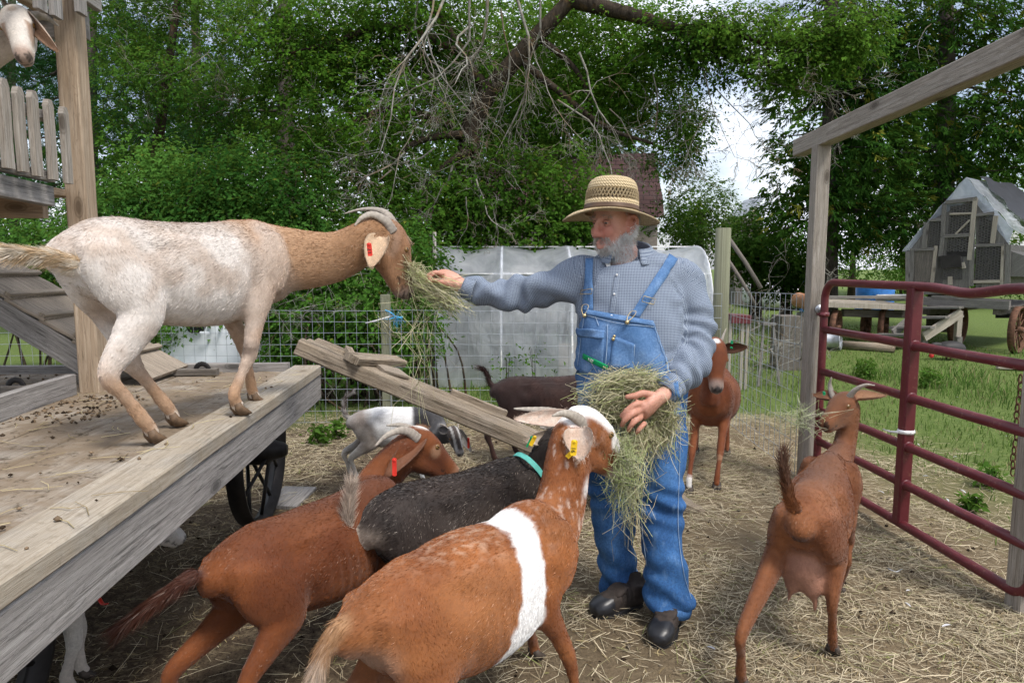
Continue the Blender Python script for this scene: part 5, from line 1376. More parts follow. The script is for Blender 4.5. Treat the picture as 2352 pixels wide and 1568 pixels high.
def ear(parent, base, tip, nrm, width, cin, cout, cup=.55, seed=0, label=None, roan=0.0):
    base, tip = np.array(base, float), np.array(tip, float); f = tip - base; L = np.linalg.norm(f); f = f / L
    nrm = np.array(nrm, float); nrm = unit(nrm - f * (nrm @ f)); sd = np.cross(nrm, f)
    nu, nv = 12, 9; lay = []
    for off, colr in ((.0, cin), (-.007, cout)):
        for i in range(nu + 1):
            u = i / nu; w = width * (math.sin(math.pi * min(1, .12 + .88 * u ** .8)) ** .55) * (1 - .15 * u) * .5 if u < 1 else width * .10
            w = max(w, width * .06)
            for j in range(nv):
                v = -1 + 2 * j / (nv - 1)
                c = cup * (1 - .65 * u)
                lay.append(base + f * L * u + sd * w * math.sin(v * (1 + c * .4)) / math.sin(1 + c * .4) + nrm * (.0022 * math.sin(v * 7 + u * 2) * math.sin(math.pi * u) + w * c * (v * v) * 1.5 + off * math.sin(math.pi * min(.98, max(.05, u))) ** .5 + .02 * L * math.sin(u * 3)))
    V = np.array(lay); m = (nu + 1) * nv; i_ = np.arange(m).reshape(nu + 1, nv)
    q = np.stack([i_[:-1, :-1], i_[:-1, 1:], i_[1:, 1:], i_[1:, :-1]], -1).reshape(-1, 4)
    F = [q, (q + m)[:, ::-1]]
    ring = list(i_[:, 0]) + list(i_[-1, 1:]) + list(i_[::-1, -1][1:]) + list(i_[0, ::-1][1:-1])
    F.append(np.array([[ring[a], ring[(a + 1) % len(ring)], ring[(a + 1) % len(ring)] + m, ring[a] + m] for a in range(len(ring))]))
    C = np.concatenate([np.tile([cin], (m, 1)), np.tile([cout], (m, 1))]).astype(float)
    nz = noise(V, 55, seed + 3, 2)[:, None]; C = C * (.8 + .4 * nz)
    if roan: C = C * (1 - roan * (nz > .55)) + np.array((.62, .55, .48)) * roan * (nz > .55)
    uvs = np.tile(np.linspace(-1, 1, nv), nu + 1); rim = np.concatenate([np.abs(uvs), np.abs(uvs)])[:, None] ** 6
    C = C * (1 - .35 * rim)
    o = np_obj("ear", V, F, MAT["coat_skin"], parent, col=C, smooth=True)
    n = 500; k = RNG.integers(0, m, n); P = V[k] + RNG.normal(0, .004, (n, 3)); d = unit(f + nrm * .25 + RNG.normal(0, .3, (n, 3)))
    hair_mesh("ear_hair", P, d, RNG.uniform(.006, .014, n), np.full(n, .0006), C[k] * RNG.uniform(.8, 1.3, (n, 1)), "coat_hair", o)["kind"] = "stuff"
    return o
def horn(parent, pts, r0, cols=((.30, .26, .22), (.50, .45, .38)), flat=.62, up=(0, 0, 1)):
    S = spline(pts, 9); m = len(S); u = np.linspace(0, 1, m)
    rr = r0 * (1 - u) ** .75 * (1 + .05 * np.sin(u * 75)) + .0025
    V, F, _ = tube_arrays(S, rr, 12, True, flat, up)
    q = np.array([f for f in F if len(f) == 4]); caps = [f for f in F if len(f) != 4]
    c = np.array(cols[0]) * (1 - u[:, None]) + np.array(cols[1]) * u[:, None]; c = c * (1 + .12 * np.sin(u * 75))[:, None]
    me, ctr = np_mesh("horn", np.array(V), [q, np.array(caps)], col=np.repeat(c, 12, 0), smooth=True)
    return link("horn", me, MAT["horn"], parent, ctr)
def ear_tag(parent, c, xdir, ydir, w, h, mat, text=None, tsize=.02):
    """flat moulded tag, rounded ends, written along its length"""
    c = np.array(c, float); x = unit(np.array(xdir, float)); y = np.array(ydir, float); y = unit(y - x * (y @ x)); z = np.cross(x, y)
    prof = []
    for k in range(12):
        a = math.pi * k / 11; prof.append((w / 2 * math.cos(a), h / 2 - w * .25 + w * .25 * math.sin(a)))
    prof += [(-p_[0], -p_[1]) for p_ in prof]
    n = len(prof); V = [c + x * a + y * b + z * .0018 for a, b in prof] + [c + x * a + y * b - z * .0018 for a, b in prof]
    F = [list(range(n)), list(range(2 * n - 1, n - 1, -1))] + [[i, i + n, (i + 1) % n + n, (i + 1) % n] for i in range(n)]
    o = MB().raw(V, F).build("ear_tag", MAT[mat], parent)
    MB().lathe(c + y * (h * .38), z, [(.001, .004), (.005, .004), (.006, .002), (.006, -.006), (.001, -.008)], 10).build("stud", MAT[mat], o)
    if text: text_obj("tag_number", text, tsize, c - y * h * .12 + z * .0026, y, -x, "ink", o)
    return o

# ------------------------------------------------------------------ the goat
TORSO = [(-.455, .60, .54, .035), (-.42, .665, .53, .085), (-.34, .722, .48, .118), (-.24, .742, .43, .14), (-.12, .738, .375, .168), (.0, .735, .352, .185), (.11, .737, .345, .178),
         (.20, .748, .355, .155), (.28, .752, .375, .13), (.345, .715, .41, .115), (.40, .655, .455, .085), (.43, .61, .50, .05)]
def goat(name, label, loc, heading, sc, feet, poll, muzzle, color, torso=None, neck_mid=None, tail=None, ears=(), horns=(), hair_n=26000, voxel=.0125, hair_l=.015, neck_r=(.125, .075, .085, .058), belly=1.0,
         head_up=None, head_s=1.0, udder=None, hoofmat="hoof", eye="eye_amber", group="goats in the pen", extra=None, legw=1.0, horn_r=.020, jaw_open=0, leg_fix=None, legs=("fl", "fr", "hl", "hr"), hair_w=.0008, cat="goat", wattle=None, tick=None, tail_fluff=900, hock=(.078, .275), lift=1.0, haunch=1.0):
    loc = np.array(loc, float); h = np.array([math.cos(heading), math.sin(heading), 0]); lf = np.array([-h[1], h[0], 0])
    def W(l): l = np.asarray(l, float); return loc + (h * l[..., 0:1] + lf * l[..., 1:2] + UP * l[..., 2:3]) * sc
    def Lc(w): d = (np.asarray(w, float) - loc) / sc; return np.stack([d @ h, d @ lf, d[..., 2]], -1)
    def w1(*l): return W(np.array(l, float))
    g = thing(name, label, cat, loc, group); B = Body(); hl = hair_l
    tor = torso or TORSO
    B.loft([(w1(x, 0, (a + b) / 2), w * belly * sc, (a - b) / 2 * sc) for (x, a, b, w) in tor], lf, "torso", hl, 4, 28, -1, 2.25)
    # shoulder and rump muscle masses
    for sy in (1, -1):
        B.loft([(w1(.30, sy * .085, .70), .035 * sc, .06 * sc), (w1(.305, sy * .10, .60), .05 * sc, .085 * sc), (w1(.28, sy * .10, .50), .04 * sc, .07 * sc)], lf, "torso", hl, 3, 14)
    poll, muzzle = np.array(poll, float), np.array(muzzle, float)
    hf = unit(muzzle - poll); hu = np.array(head_up, float) if head_up is not None else h * .6 + UP
    hu = unit(hu - hf * (hu @ hf)); hs = np.cross(hu, hf); HS = sc * head_s
    def HW(x, y, z): return poll + (hf * x + hs * y + hu * z) * HS
    nb = w1(.27, 0, .615); n0 = w1(.36, 0, .60); nt = HW(-.005, 0, -.045)
    nm = np.array(neck_mid, float) if neck_mid is not None else (n0 * .45 + nt * .55) + (h * .02 - UP * .0) * sc
    B.loft([(nb, neck_r[1] * 1.2 * sc, neck_r[0] * 1.15 * sc), (n0 * .75 + nm * .25, neck_r[1] * 1.05 * sc, neck_r[0] * 1.02 * sc), (nm, neck_r[3] * 1.05 * sc, neck_r[2] * 1.08 * sc), (nt, neck_r[3] * .95 * sc, neck_r[2] * .90 * sc), (HW(.03, 0, -.035), .050 * HS, .060 * HS)], lf, "neck", hl * .95, 5, 20, -1)
    # head: skull, cheek/jaw, muzzle
    B.loft([(HW(-.035, 0, -.002), .042 * HS, .046 * HS), (HW(.01, 0, .010), .060 * HS, .060 * HS), (HW(.065, 0, .006), .060 * HS, .060 * HS), (HW(.12, 0, -.003), .048 * HS, .052 * HS), (HW(.175, 0, -.014), .039 * HS, .043 * HS), (HW(.222, 0, -.022), .037 * HS, .037 * HS), (HW(.250, 0, -.030), .027 * HS, .026 * HS)], hs, "head", hl * .45, 5, 20, -1, 2.3)
    B.loft([(HW(.015, 0, -.058), .044 * HS, .046 * HS), (HW(.07, 0, -.064), .042 * HS, .043 * HS), (HW(.13, 0, -.060), .034 * HS, .031 * HS), (HW(.19, 0, -.058), .028 * HS, .023 * HS), (HW(.234, 0, -.057), .024 * HS, .017 * HS)], hs, "head", hl * .5, 4, 16, -1)
    for sy in (1, -1):
        B.ball(HW(.072, sy * .050, .034), (.028 * HS, .013 * HS, .013 * HS), "head", hs, hf, hl * .4)       # brow
        B.ball(HW(.232, sy * .020, -.010), (.020 * HS, .013 * HS, .014 * HS), "head", hs, hf, .004)          # nostril wing
    # legs
    hoofs = []
    for key in legs:
        sy = 1 if key[1] == 'l' else -1
        fw = np.array(feet[key], float)
        if abs(fw[2]) < .002: fw[2] = float(ground_z(fw[:1], fw[1:2])[0]) - .004
        ft = Lc(fw); fx, fy, fz = ft
        if key[0] == 'f':
            sh, el = np.array([.285, sy * .085, .56]), np.array([.235, sy * .098, .445])
            kn = np.array([el[0] * .42 + fx * .58 + .018, el[1] * .45 + fy * .55, el[2] * .5 + (fz + .02) * .5 + .005]); fe = np.array([fx - .012, fy, fz + .085])
            if leg_fix and key in leg_fix: kn, fe = (np.array(q) for q in leg_fix[key])
            J = [(sh, .050, .078), (el, .043, .058), (el * .5 + kn * .5, .031, .037), (kn, .027, .030), (kn * .5 + fe * .5, .0185, .0215), (fe, .0225, .025), (np.array([fx - .004, fy, fz + .055]), .0205, .023), (np.array([fx + .004, fy, fz + .032]), .025, .027)]
        else:
            hip, stf = np.array([-.30, sy * .072, .615]), np.array([-.21 + (fx + .33) * .12, sy * .108, .44])
            hk = np.array([fx - hock[0], fy * .75 + sy * .11 * .25, fz + hock[1]]); fe = np.array([fx - .028, fy, fz + .09])
            if leg_fix and key in leg_fix: hk, fe = (np.array(q) for q in leg_fix[key])
            J = [(hip + np.array([.0, 0, .03]), .048, .100 * haunch), (hip, .060, .126 * haunch), (hip * .5 + stf * .5 + np.array([-.012, 0, 0]), .064, .122 * haunch), (stf + np.array([-.025, 0, .0]), .052, .094 * haunch), (stf * .5 + hk * .5 + np.array([-.008, 0, 0]), .037, .056), (hk, .024, .035), (hk * .5 + fe * .5, .0185, .023), (fe, .0225, .026), (np.array([fx - .004, fy, fz + .055]), .0205, .023), (np.array([fx + .004, fy, fz + .032]), .025, .027)]
        B.loft([(W(j), a * sc * legw, b * sc * legw) for j, a, b in J], lf, key, hl * .7, 5, 16, 1)
        hoofs.append((key, ft))
    tl = tail if tail is not None else [w1(-.43, 0, .64), w1(-.49, 0, .66), w1(-.55, 0, .70), w1(-.58, 0, .76)]
    tl = [np.array(q, float) for q in tl]; mt = len(tl)
    B.loft([(q, np.interp(i / (mt - 1), [0, .3, .8, 1], [.030, .024, .016, .007]) * sc, np.interp(i / (mt - 1), [0, .3, .8, 1], [.026, .022, .015, .006]) * sc) for i, q in enumerate(tl)], lf, "tail", hl * 2.6, 4, 12, 1)
    if udder:
        for (x, y, z, rx, ry, rz) in udder: B.ball(w1(x, y, z), (rz * sc, ry * sc, rx * sc), "udder", lf, -UP, .006)
    if wattle is not None:
        for q in wattle: B.loft([(q[0], .012, .012), (q[1], .014, .014), (q[2], .017, .017)], lf, "wattle", .012, 4, 10, 1)
    V, Q, N = B.skin(voxel * max(.7, sc), 5)
    Ll = Lc(V); sgn = np.sign(Ll[:, 1]); side_n = (np.abs(N @ lf) > .2)
    def gs(x, y, z, sx, sy, sz): return np.exp(-((Ll[:, 0] - x) / sx) ** 2 - ((np.abs(Ll[:, 1]) - y) / sy) ** 2 - ((Ll[:, 2] - z) / sz) ** 2)
    PW = Parts(B, V)
    disp = -.020 * gs(-.165, .15, .645, .055, .08, .05) + .012 * gs(-.245, .10, .725, .03, .04, .03) - .012 * gs(.20, .15, .50, .025, .08, .10) - .010 * gs(-.13, .16, .46, .03, .08, .07)
    disp += .0022 * np.sin(Ll[:, 0] * 150 + Ll[:, 2] * 25) * gs(.02, .17, .52, .10, .08, .12) + .005 * (noise(V, 11 / sc, 77, 2) - .5) * PW("torso")
    disp += -.010 * np.exp(-((Ll[:, 2] - .70) / .02) ** 2) * np.exp(-((Ll[:, 0] + .05) / .25) ** 2) * (np.abs(Ll[:, 1]) > .03) * (np.abs(Ll[:, 1]) < .11) * PW("torso")
    V = V + N * (disp * PW("torso", "neck", "hl", "hr", "fl", "fr") * sc)[:, None]
    def shade(Pw, pw):
        d = Pw - poll; hd = np.stack([d @ hf, d @ hs, d @ hu], 1) / HS
        c = color(Lc(Pw), pw, hd, Pw); isH = pw("head") > .5
        nos = isH & (np.hypot(hd[:, 0] - .247, (np.abs(hd[:, 1]) - .019)) < .013) & (hd[:, 2] > -.035) & (hd[:, 2] < .0)
        mth = isH & (np.abs(hd[:, 2] + .050 - .05 * np.maximum(0, .2 - hd[:, 0])) < .0038) & (hd[:, 0] > .16)
        c = np.where((nos | mth)[:, None], c * .25, c); return np.clip(c, .004, .95)
    C = shade(V, PW)
    body = np_obj("body", V, Q, MAT["coat_skin"], g, col=C, smooth=True)
    # coat
    P, Nn, _ = quad_sample(V, Q, N, hair_n); pw = Parts(B, P); ii = pw.idx
    fl = np.array([a[1] for a in B.ax])[ii]; hl_ = np.array([a[3] for a in B.ax])[ii]
    wt_ = pw("torso")[:, None]; Lp = Lc(P)
    down = np.clip((.74 - Lp[:, 2:3]) / .3, 0, 1)
    flow = (-h * (1.0 - .45 * down) - UP * (.15 + .75 * down)) * wt_ + fl * (1 - wt_)
    flow = flow + (np.stack([noise(P, 11 / sc, 3 + q, 2) for q in range(3)], 1) - .5) * .75
    d = flow - Nn * (flow * Nn).sum(1, keepdims=True); d = unit(d); d = unit(d + Nn * RNG.uniform(.03, .24, (len(P), 1)) * lift + RNG.normal(0, .09, (len(P), 3)))
    c = shade(P, pw); v = RNG.normal(1.0, .11, (len(P), 1)); c = np.clip(c * v, .004, .95)
    if tick is not None: c = np.where((RNG.random((len(P), 1)) < tick[1]) & (wt_ > .3), np.array(tick[0]), c)
    Lh = hl_ * RNG.uniform(.55, 1.25, len(P))
    hair_mesh("coat", P, d, Lh * sc, np.full(len(P), hair_w) * RNG.uniform(.7, 1.3, len(P)), c, "coat_hair", body)["kind"] = "stuff"
    tw_ = tail_fluff
    if tw_:
        T_ = spline(tl, 6); k = RNG.integers(0, len(T_) - 1, tw_); td_ = unit(np.gradient(T_, axis=0))[k]
        rad = unit(RNG.normal(0, 1, (tw_, 3))); dd = unit(td_ * 1.0 + rad * .45 - UP * .25)
        c = shade(T_[k] + rad * .012, Parts(B, T_[k] + rad * .012)) * RNG.normal(1, .15, (tw_, 1))
        hair_mesh("tail_hair", T_[k] + rad * .014 * sc, dd, RNG.uniform(.025, .065, tw_) * sc, np.full(tw_, .0009), np.clip(c, .01, .9), "coat_hair", body)["kind"] = "stuff"
    # hooves: two claws each
    for key, ft in hoofs:
        bo = W(ft); m = MB()
        toe = h
        if leg_fix and key in leg_fix: toe = unit(W(np.array(ft)) - W(np.array(leg_fix[key][1])) + h * .02)
        upd = UP if not (leg_fix and key in leg_fix) else unit(W(np.array(leg_fix[key][1])) - W(np.array(ft)))
        for sy in (-1, 1):
            c0 = bo + lf * sy * .0128 * sc
            S = [c0 + upd * .052 * sc - toe * .010 * sc, c0 + upd * .032 * sc - toe * .002 * sc, c0 + upd * .0175 * sc + toe * .010 * sc, c0 + upd * .009 * sc + toe * .034 * sc, c0 + upd * .004 * sc + toe * .052 * sc]
            m.tube(S, np.array([.0125, .0175, .0195, .0125, .003]) * sc, 8, True, 1.0, lf)
        m.build("hoof", MAT[hoofmat], g)
    for sy in (1, -1):
        ec = HW(.080, sy * .0560, .019); e = MB()
        e.lathe(ec - hs * sy * .004 * HS, hs * sy, [(.0125 * HS * math.cos(a), .0125 * HS * math.sin(a)) for a in np.linspace(-.2, 1.5, 7)], 14)
        eo = e.build("eye", MAT[eye], g)
        MB().board(ec + hs * sy * .0082 * HS - hf * .0065 * HS, ec + hs * sy * .0082 * HS + hf * .0065 * HS, .0035 * HS, .001, up=hs * sy, ch=.0003).build("pupil", MAT["eye_dark"], eo)
    for (tip, nrm, wd_, cin, cout, *rest) in ears:
        sy = 1 if (np.array(tip) - poll) @ hs > 0 else -1
        sy = rest[0] if rest and rest[0] is not None else sy
        ear(g, (rest[2] if len(rest) > 2 else HW(.005, sy * .046, .022)), tip, nrm, wd_, cin, cout, seed=int(sc * 100), roan=(rest[1] if len(rest) > 1 else 0.0))
    for hp_ in horns: horn(g, hp_, horn_r * sc, flat=.66, up=hs)
    g_frames[g.name] = (HW, hf, hs, hu, W)
    return g
g_frames = {}
def lerp(a, b, t): t = np.asarray(t)[:, None] if np.ndim(t) == 1 else t; return np.asarray(a) * (1 - t) + np.asarray(b) * t
# ================================================================== the herd
def ft(px, py, z=0.0): return onz(px, py, z)
LEGS = ("fl", "fr", "hl", "hr")
# ---------------------------------------------------------------- pale goat on the wagon
def col_pale(L, w, hd, P):
    n = noise(P, 9, 3, 3); n2 = noise(P, 60, 9, 2); x, z = L[:, 0], L[:, 2]
    c = lerp((.53, .44, .375), (.70, .645, .60), sstep(.35, .65, n + .12 * sstep(-.1, -.4, x)))
    dors = sstep(.655, .75, z + (n - .5) * .10) * w("torso"); c = lerp(c, (.27, .185, .13), dors * (.30 + .55 * n2))
    fr = sstep(.12, .40, x + (n - .5) * .22 - (z - .55) * .3) * w("torso", "fl", "fr"); c = lerp(c, (.42, .265, .165), fr * .85)
    nk = sstep(.15, .7, w("neck")); c = lerp(c, lerp((.42, .255, .148), (.30, .158, .076), sstep(.15, .85, w.t("neck") + (n - .5) * .3)), nk)
    c = lerp(c, c * .72, nk * sstep(.0, .08, z - .76) * .6)
    h = sstep(.3, .7, w("head")); c = lerp(c, lerp((.225, .105, .047), (.30, .165, .09), n), h)
    strp = h * sstep(.014, .007, np.abs(hd[:, 2] - .002 + (hd[:, 0] - .1) * .25)) * (hd[:, 0] > .09) * (hd[:, 0] < .19) * (np.abs(hd[:, 1]) > .028); c = lerp(c, c * .5, strp * .7)
    c = lerp(c, (.27, .20, .165), sstep(.19, .24, hd[:, 0]) * h)
    lg = w(*LEGS); t = w.t(*LEGS); c = lerp(c, (.42, .25, .14), sstep(.42, .70, t + (n - .5) * .25) * lg * .9)
    c = lerp(c, (.70, .64, .56), sstep(.86, .95, t + (n2 - .5) * .1) * lg * .8)
    kn = w("fl", "fr") * sstep(.09, .04, np.abs(w.t("fl", "fr") - .44)) * sstep(.42, .55, n); c = lerp(c, (.10, .065, .045), kn * .8)
    c = lerp(c, lerp((.78, .69, .57), (.64, .48, .31), sstep(.42, .6, n2)), sstep(.3, .6, w("tail")))
    c = lerp(c, (.78, .75, .72), sstep(-.30, -.42, x) * sstep(.62, .52, z) * w("torso", "hl", "hr") * sstep(.5, .3, t))
    return c * (.84 + .32 * n2)[:, None]
H1 = math.radians(60); h1 = np.array([math.cos(H1), math.sin(H1), 0])
f1 = dict(fr=ft(546, 955, RIM), fl=ft(584, 930, DECK + .005), hr=ft(350, 1020, DECK + .002), hl=ft(398, 980, DECK + .002))
l1 = (f1["fr"] + f1["fl"]) / 2 - h1 * .24; l1[2] = DECK
def P1(px, py, Y=3.0): return at(px, py, Y)
g1 = goat("pale_goat", "pale cream and tan horned goat standing on the wagon deck eating hay", l1, H1, 1.0, f1, P1(888, 538, 2.96), P1(938, 655, 2.98), col_pale,
     torso=[(-.425, .60, .54, .035), (-.39, .665, .53, .08), (-.32, .722, .48, .112), (-.23, .738, .445, .126), (-.12, .733, .39, .138), (.0, .73, .365, .146), (.11, .735, .36, .142), (.20, .748, .37, .132), (.28, .754, .39, .115), (.355, .725, .41, .112), (.42, .675, .435, .09), (.46, .63, .48, .05)],
     neck_mid=P1(770, 590, 2.86), tail=[at(172, 606, 1.99), at(120, 590, 1.93), at(70, 584, 1.87), at(15, 578, 1.80)],
     ears=[(P1(852, 614, 2.80), (-.25, -1, .1), .112, (.62, .45, .30), (.55, .40, .27), -1, 0, P1(880, 545, 2.87)), (P1(945, 560, 3.14), (.5, 1, 0), .085, (.55, .40, .27), (.45, .30, .18), 1)],
     horns=[[P1(903, 533, 2.92), P1(886, 508, 2.90), P1(856, 493, 2.88), P1(832, 500, 2.86), P1(814, 519, 2.85)], [P1(904, 515, 3.02), P1(886, 490, 3.05), P1(858, 481, 3.08), P1(825, 482, 3.10), P1(790, 491, 3.12)]],
     hair_n=62000, hoofmat="hoof_tan", hock=(.125, .245), haunch=.84, hair_l=.015, horn_r=.022, head_s=1.12, neck_r=(.13, .08, .098, .062), tail_fluff=3200)
HW, hf, hs, hu, W = g_frames[g1.name]
tc = P1(849, 573, 2.775); ear_tag(g1, tc, P1(860, 572, 2.775) - tc, P1(847, 552, 2.775) - tc, .019, .054, "tag_red", "17", .022)

# ---------------------------------------------------------------- chestnut goat with the white belt, nearest the camera
def col_belt(L, w, hd, P):
    n = noise(P, 8, 31, 3); n2 = noise(P, 60, 9, 2); n3 = noise(P * [1, 1, .35], 70, 29, 2); x, z = L[:, 0], L[:, 2]; y = L[:, 1]
    c = lerp((.20, .060, .015), (.32, .112, .033), sstep(.3, .7, n)); to = w("torso")
    c = lerp(c, (.58, .42, .30), sstep(.67, .75, z + (n - .5) * .06) * to * sstep(.12, .0, x) * .5 * sstep(.45, .7, n3))
    c = lerp(c, (.35, .155, .062), sstep(.72, .66, z) * sstep(.30, .42, z) * sstep(.2, -.1, x) * to * .45)
    xx = x + (noise(P, 26, 4, 3) - .5) * .05; lo = .135 - .16 * (.74 - z); ww = .046 + .07 * np.clip((.74 - z) / .36, 0, 1)
    c = lerp(c, (.82, .81, .80), sstep(ww + .012, ww - .008, np.abs(xx - lo - .01)) * sstep(.3, .6, to + w("fl", "fr") * (z > .4)))
    nk = sstep(.2, .7, w("neck")); c = lerp(c, (.66, .54, .46), nk * sstep(.56, .72, n3 + (n - .5) * .5) * .55)
    c = lerp(c, (.20, .078, .028), sstep(.19, .26, x) * sstep(.62, .70, z) * to * .7)
    h = sstep(.3, .7, w("head")); c = lerp(c, (.82, .78, .74), h * sstep(-.004, .014, hd[:, 2] + (n - .5) * .03 - np.abs(hd[:, 1]) * .35 + sstep(.08, .12, hd[:, 0]) * .03))
    c = lerp(c, (.74, .68, .63), h * sstep(.14, .19, hd[:, 0] + (n - .5) * .06) * .85)
    c = lerp(c, (.84, .82, .80), sstep(.06, .045, np.hypot(hd[:, 0] + .045, hd[:, 2] - .02)) * sstep(.055, .035, np.abs(hd[:, 1] - .0)) * np.clip(w("head", "neck"), 0, 1))
    c = lerp(c, lerp((.36, .20, .10), (.76, .66, .56), sstep(.25, .8, w.t("tail") + (n2 - .5) * .5)), sstep(.3, .6, w("tail")))
    c = lerp(c, (.62, .49, .39), sstep(-.35, -.44, x) * sstep(.60, .50, z) * (1 - w("tail")) * .6)
    c = lerp(c, (.34, .15, .075), w("udder")); c = lerp(c, (.80, .78, .76), sstep(.3, .6, w("wattle")))
    c = lerp(c, c * .8, w(*LEGS) * sstep(.3, .6, w.t(*LEGS)))
    return c * (.84 + .32 * n2)[:, None]
H4 = math.radians(47); h4 = np.array([math.cos(H4), math.sin(H4), 0])
l4 = at(1085, 1200, 1.93); l4[2] = 0
L4 = lambda x, y: l4 + (h4 * x + np.array([-h4[1], h4[0], 0]) * y) * 1.0
f4 = dict(fr=ft(1332, 1650), fl=ft(1228, 1512), hr=L4(-.44, -.12), hl=L4(-.32, .13))
def P4(px, py, Y=2.36): return at(px, py, Y)
g4 = goat("belted_goat", "chestnut horned goat with a white belt round its body and yellow ear tags", l4, H4, .95, f4, P4(1330, 978), P4(1410, 1038, 2.44), col_belt,
     torso=[(-.47, .59, .51, .035), (-.43, .655, .51, .085), (-.35, .712, .45, .125), (-.25, .735, .39, .16), (-.12, .742, .335, .20), (.0, .742, .325, .208), (.10, .738, .33, .19), (.18, .742, .345, .165), (.265, .778, .37, .125), (.335, .74, .41, .11), (.39, .665, .455, .085), (.42, .61, .50, .05)],
     neck_mid=P4(1292, 1140, 2.27), tail=[L4(-.45, 0) + UP * .60, L4(-.49, .01) + UP * .55, L4(-.515, .015) + UP * .49, L4(-.52, .02) + UP * .43],
     ears=[(P4(1184, 962, 2.34), (.15, -.9, .45), .070, (.62, .47, .38), (.55, .40, .3), 1, .6), (P4(1334, 1056, 2.22), (-.15, -1, .1), .105, (.62, .46, .36), (.55, .40, .3), -1, .5, P4(1328, 984, 2.27))],
     horns=[[P4(1322, 985, 2.40), P4(1300, 958, 2.42), P4(1262, 944, 2.44), P4(1218, 940, 2.46), P4(1180, 938, 2.48)], [P4(1342, 990, 2.32), P4(1332, 966, 2.30), P4(1312, 953, 2.28), P4(1290, 949, 2.26), P4(1268, 955, 2.24)]],
     hair_n=72000, hair_l=.0115, lift=.8, belly=.88, head_up=None, udder=[(-.26, .0, .33, .10, .10, .11), (-.27, .05, .24, .045, .04, .06)], horn_r=.025, head_s=1.22,
     wattle=[(P4(1338, 1094, 2.30), P4(1341, 1112, 2.28), P4(1341, 1124, 2.27))], neck_r=(.13, .08, .105, .07), tail_fluff=2600)
tc = P4(1318, 1028, 2.20); ear_tag(g4, tc, P4(1330, 1029, 2.20) - tc, P4(1317, 1003, 2.20) - tc, .021, .054, "tag_yellow", "91", .02)
MB().board(P4(1302, 1050, 2.22), P4(1312, 1040, 2.22), .016, .003, up=(0, -1, 0)).build("ear_tag_back", MAT["tag_yellow"], g4)

# ---------------------------------------------------------------- black goat with the teal collar
def col_black(L, w, hd, P):
    n = noise(P, 7, 51, 3); n2 = noise(P, 70, 9, 2); x, z = L[:, 0], L[:, 2]
    c = lerp((.016, .012, .011), (.036, .026, .022), sstep(.35, .7, n))
    c = lerp(c, (.055, .040, .033), sstep(.70, .56, z + (n - .5) * .08) * w("torso") * .8)
    c = lerp(c, (.52, .42, .34), np.clip(sstep(-.40, -.47, x) * sstep(.66, .56, z) + sstep(.3, .6, w("tail")), 0, 1) * .9)
    return c * (.75 + .5 * n2)[:, None]
H3 = math.radians(42); h3 = np.array([math.cos(H3), math.sin(H3), 0])
l3 = at(1058, 1110, 2.55); l3[2] = 0
L3 = lambda x, y, z=0.: l3 + (h3 * x + np.array([-h3[1], h3[0], 0]) * y + UP * z) * .93
g3 = goat("black_goat", "black brindled goat with a teal collar between two brown goats", l3, H3, .93, dict(fr=L3(.27, -.1), fl=L3(.29, .1), hr=L3(-.36, -.11), hl=L3(-.30, .12)), at(1272, 1010, 2.80), at(1360, 1040, 2.78), col_black,
     torso=[(-.455, .60, .53, .035), (-.43, .665, .51, .09), (-.35, .735, .46, .13), (-.24, .75, .40, .165), (-.12, .742, .35, .19), (.0, .735, .34, .195), (.11, .737, .345, .185), (.20, .748, .355, .155), (.28, .755, .375, .125), (.345, .715, .41, .11), (.40, .655, .455, .085), (.43, .61, .50, .05)],
     tail=[L3(-.44, 0, .555), L3(-.49, .005, .58), L3(-.51, .01, .66), L3(-.505, .01, .74), L3(-.49, .01, .81)], ears=[(at(1205, 1012, 2.72), (0, -1, .3), .075, (.45, .36, .28), (.30, .22, .16), 1, .5)],
     horns=[[at(1275, 1000, 2.83), at(1258, 985, 2.85), at(1240, 980, 2.86)], [at(1285, 1000, 2.80), at(1268, 982, 2.80), at(1250, 978, 2.80)]], hair_n=60000, belly=.92, hair_l=.017, hair_w=.0008, horn_r=.017, tick=((.26, .22, .19), .06), tail_fluff=1800)
tc = at(1224, 1012, 2.69); ear_tag(g3, tc, at(1232, 1016, 2.69) - tc, at(1236, 998, 2.69) - tc, .016, .045, "tag_yellow")
tc = at(1216, 1014, 2.70); ear_tag(g3, tc, at(1224, 1018, 2.70) - tc, at(1228, 1000, 2.70) - tc, .008, .050, "tag_green")
def collar(parent, c, axis, side, rw, rh, wdt, mat, name="collar"):
    ax = unit(np.array(axis, float)); sd = unit(np.array(side, float) - ax * (np.array(side, float) @ ax)); up = np.cross(ax, sd); n = 40; V = []
    for o, k in ((-.5, 1.0), (.5, 1.0), (.5, 1.03), (-.5, 1.03)):
        for j in range(n):
            a = 2 * math.pi * j / n; V.append(np.array(c) + ax * wdt * o + sd * rw * k * math.cos(a) + up * rh * k * math.sin(a))
    F = [[r * n + j, r * n + (j + 1) % n, ((r + 1) % 4) * n + (j + 1) % n, ((r + 1) % 4) * n + j] for r in range(4) for j in range(n)]
    return MB().raw(V, F, smooth=False).build(name, MAT[mat], parent)
cc = at(1222, 1100, 2.70); collar(g3, at(1222, 1098, 2.76), at(1262, 1050, 2.80) - at(1180, 1130, 2.68), np.array([-h3[1], h3[0], 0]), .098, .128, .022, "collar_teal")
